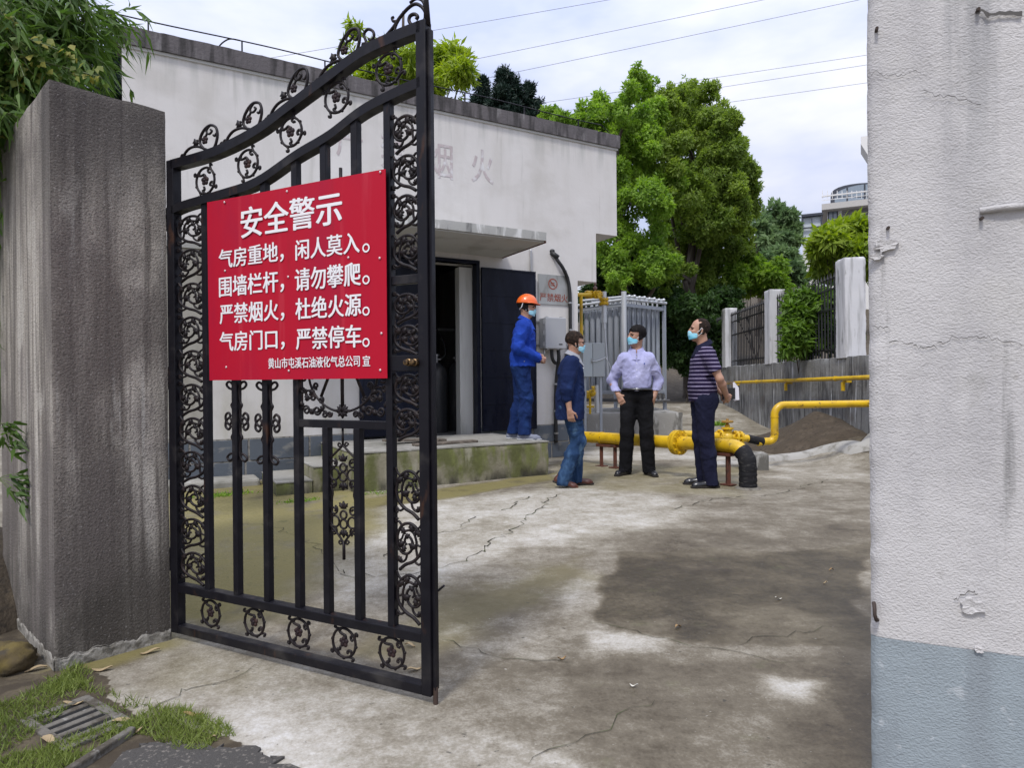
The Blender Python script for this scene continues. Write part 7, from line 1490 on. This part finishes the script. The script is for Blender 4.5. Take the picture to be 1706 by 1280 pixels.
# ---------------- fallen leaves and straw
lv = [mat('dry_leaf_tan', (.30, .19, .085), .8), mat('dry_leaf_pale', (.34, .26, .15), .8), mat('dry_leaf_brown', (.18, .10, .045), .8), mat('dry_leaf_white', (.6, .58, .52), .8)]
rr = random.Random(6)
spots = [(1130, 1046, .06, 0, 40, 'curled tan leaf on the dark damp patch'), (1297, 1000, .05, 3, 10, 'pale leaf on the dark damp patch, the lone one near its middle'), (936, 1099, .05, 0, 20, 'tan leaf lying between the two pale patches'), (1056, 1147, .045, 3, -30, 'whitish scrap lying on the bare concrete'), (1375, 973, .035, 1, 0, 'small pale leaf near the stucco wall, the lower of two'), (1385, 951, .04, 0, 5, 'small tan leaf near the stucco wall, the upper of two'),
         (683, 1078, .07, 1, -20, 'straw coloured leaf behind the gate, beside the closing stile'), (690, 1119, .08, 1, 30, 'straw coloured leaf behind the gate, above the bottom rail'), (122, 1178, .09, 1, 10, 'long dry bamboo leaf on the grass by the mossy stone'), (170, 1120, .10, 1, 15, 'pale dry sheath at the foot of the grey pillar'), (250, 1090, .10, 1, 30, 'long pale dry leaf on the concrete beside the pillar foot'), (60, 1120, .10, 1, 35, 'dry bamboo sheath against the mossy stone'), (80, 1240, .11, 1, -30, 'yellowish dry stalk on the grass beside the drain'), (210, 1208, .12, 1, 10, 'dry bamboo leaf lying over the grass beyond the drain'), (322, 1197, .09, 0, 5, 'brown twig leaf where the concrete meets the grass'), (225, 1226, .06, 1, 40, 'curled dry leaf at the head of the kerb strip'), (350, 1238, .05, 1, -5, 'short dry leaf on the grass edge')]
for k, (px, py, L, m, ang, lab) in enumerate(spots):
    L *= .72; c = gnd(px, py); a = math.radians(ang); c[2] = float(hgt(c[0], c[1]))+.003; mb = MB(); nL = 7; V = []
    for i in range(nL+1):
        t = i/nL; w = L*.17*math.sin(math.pi*min(1, t*.92+.06))**.8; x = (t-.5)*L; zz = .006*math.sin(t*5+k)+.004
        for s in (-1, 0, 1): V.append((c[0]+x*math.cos(a)-s*w*math.sin(a), c[1]+x*math.sin(a)+s*w*math.cos(a), c[2]+zz+(abs(s))*.005))
    mb.add(V, [(3*i+j, 3*i+j+1, 3*i+4+j, 3*i+3+j) for i in range(nL) for j in (0, 1)]); tag(mb.build('fallen_leaf', lv[m], smooth=True), lab, 'leaf', 'fallen leaves on the yard')
# ================================================================ far houses and overhead lines
cream = mat('pale_house_render', (.74, .73, .71), .85, layers=[((.48, .47, .44), (.5, .5, .2), .48, .7, 4, {})]); dkfr = mat('dark_window_frame', (.035, .04, .055), .5); glass = mat('window_glass', (.20, .24, .28), .12, spec=.8); brick = mat('grey_brick_panel', (.20, .19, .19), .9, layers=[((.34, .33, .32), (3, 3, 9), .5, .58, 2, {})]); conc_t = mat('brown_balcony_slab', (.48, .46, .43), .9)
def hplane(px, Y):                          # a house front square to the line of sight at photo column px
    o = at(px, 340, Y); a = math.atan2(o[0], o[1]); return frame(o, (math.cos(a), -math.sin(a))), o
def hx(px, py):
    n = np.array([HM[0][1], HM[1][1]]); d = ray(px, py); k = (HO[:2]@n)/(d[:2]@n); p = d*k+np.array([0, 0, CAMH]); return float((p[:2]-HO[:2])@np.array([HM[0][0], HM[1][0]])), float(p[2])
def hbox(mb, px0, px1, py0, py1, y0, y1): a, b = hx(px0, (py0+py1)/2)[0], hx(px1, (py0+py1)/2)[0]; z1, z0 = hx((px0+px1)/2, py0)[1], hx((px0+px1)/2, py1)[1]; mb.box(a, b, y0, y1, z0, z1)
HM, HO = hplane(1372, 46.0)
v = thing('villa', 'pale villa with dark arched glass roof room and white balcony rail above the fence', 'house', (HO[0], HO[1], float(hgt(HO[0], HO[1])))); gz_ = v.location[2]
mb = MB(HM); mb.box(hx(1378, 345)[0], hx(1545, 345)[0], 0, 9, gz_-1, hx(1420, 336)[1]); mb.build('wall', cream, v)
mb = MB(HM); hbox(mb, 1369, 1548, 335, 345, -.9, 9.2); mb.build('balcony_slab', conc_t, v)
mb = MB(HM); hbox(mb, 1403, 1470, 345.5, 374, -.06, -.002); mb.build('brick_panel', brick, v)
mb = MB(HM); hbox(mb, 1379.5, 1396, 346, 370, -.08, -.02); f = mb.build('window', dkfr, v); mb = MB(HM); hbox(mb, 1381, 1387, 348, 369, -.10, -.081); hbox(mb, 1388.5, 1394, 348, 369, -.10, -.081); mb.build('pane', glass, f)
mb = MB(HM)
for px in range(1370, 1545, 8): hbox(mb, px, px+1.0, 322.5, 335, -.8, -.7)
hbox(mb, 1369, 1548, 320.5, 322.4, -.82, -.68); hbox(mb, 1369, 1548, 328, 329, -.815, -.801); mb.build('balcony_rail', cream, v)
cxp = 1462; ra = [hx(cxp+78*math.cos(math.pi*(1-i/16)), 320-26*max(0, math.sin(math.pi*(1-i/16)))**.7) for i in range(17)]; bz = hx(cxp, 335)[1]
mb = MB(HM); mb.prism([(ra[0][0], bz), (ra[-1][0], bz)]+ra[::-1], 1.5, 6); fr_ = mb.build('roof_room', dkfr, v)
mb = MB(HM)
for poly in ([(1391, 318), (1411, 318), (1411, 304), (1402, 307.5), (1395, 312)], [(1414, 318), (1441, 318), (1441, 297.5), (1428, 299.5), (1414, 303)], [(1444, 318), (1476, 318), (1476, 297), (1444, 297.4)], [(1391, 333), (1411, 333), (1411, 320), (1391, 320)], [(1414, 333), (1441, 333), (1441, 320), (1414, 320)], [(1444, 333), (1476, 333), (1476, 320), (1444, 320)]): mb.prism([hx(*q) for q in poly], 1.44, 1.499)
mb.build('pane', glass, fr_)
HM, HO = hplane(1336, 43.0)
t_ = thing('glazed_tower', 'slim white house bay with a dark framed glass top, next to the villa', 'house', (HO[0], HO[1], float(hgt(HO[0], HO[1])))); gz_ = t_.location[2]
mb = MB(HM); mb.box(hx(1337, 400)[0], hx(1369, 400)[0], 0, 4, gz_-1, hx(1350, 402)[1]); mb.build('wall', cream, t_)
mb = MB(HM); hbox(mb, 1335, 1371, 356, 360, -.1, 4.1); hbox(mb, 1336, 1338.5, 360, 402, -.05, .2); hbox(mb, 1367.5, 1370, 360, 402, -.05, .2); hbox(mb, 1338.5, 1367.5, 378, 379.5, -.05, .1); hbox(mb, 1352, 1353.4, 360, 378, -.045, .1); fr_ = mb.build('window', dkfr, t_)
mb = MB(HM); hbox(mb, 1338.6, 1367.4, 360.2, 402, .21, 3.9); mb.build('pane', mat('pale_reflecting_glass', (.55, .60, .64), .15, spec=.8), fr_)
HM, HO = hplane(1436, 30.0)
u_ = thing('apartment_block', 'pale apartment block, only its projecting eaves corner showing past the stucco wall edge', 'house', (HO[0], HO[1], float(hgt(HO[0], HO[1])))); gz_ = u_.location[2]
mb = MB(HM); b = hx(1640, 262)[0]; mb.box(hx(1478, 300)[0], b, 0, 8, gz_-1, hx(1500, 262)[1]); mb.build('wall', cream, u_)
mb = MB(HM); z0_ = hx(1446, 262)[1]+.01; mb.prism([(hx(1446, 262)[0], z0_), (b, z0_), (b, hx(1446, 231)[1]), hx(1434, 231), hx(1434, 243)], -.3, 1.2); mb.build('eaves', cream, u_)
wire_m = mat('overhead_cable', (.16, .16, .18), .6)
for k, (x0, y0, x1, y1, Y, lab) in enumerate(((735, 146, 1412, 4, 38, 'overhead power line, the one passing closest above the conifers'), (735, 110, 1270, 0, 38, 'overhead power line, the second highest over the roof'), (735, 48, 1010, 0, 38, 'overhead power line, the highest over the roof'), (735, 196, 1470, 88, 42, 'overhead power line grazing the top of the olive green tree'), (900, 191, 1470, 104, 42, 'overhead power line meeting the olive green tree below its top'), (1080, 189, 1470, 134, 42, 'overhead power line, the lowest, beside the olive green crown'), (1000, 80, 1470, 30, 40, 'overhead power line, faint, high over the olive green tree'))):
    if k == 6: continue
    a, b = at(x0-700, y0+(y1-y0)*(-700)/(x1-x0), Y), at(x1+700, y1+(y1-y0)*700/(x1-x0), Y); mb = MB(); mb.tube([tuple(a*(1-t)+b*t+np.array([0, 0, -.9*(.25-(t-.5)**2)])+np.array([0, 0, .22])) for t in np.linspace(0, 1, 24)], .013, 5); tag(mb.build('power_line', wire_m), lab, 'power line', 'overhead power lines')
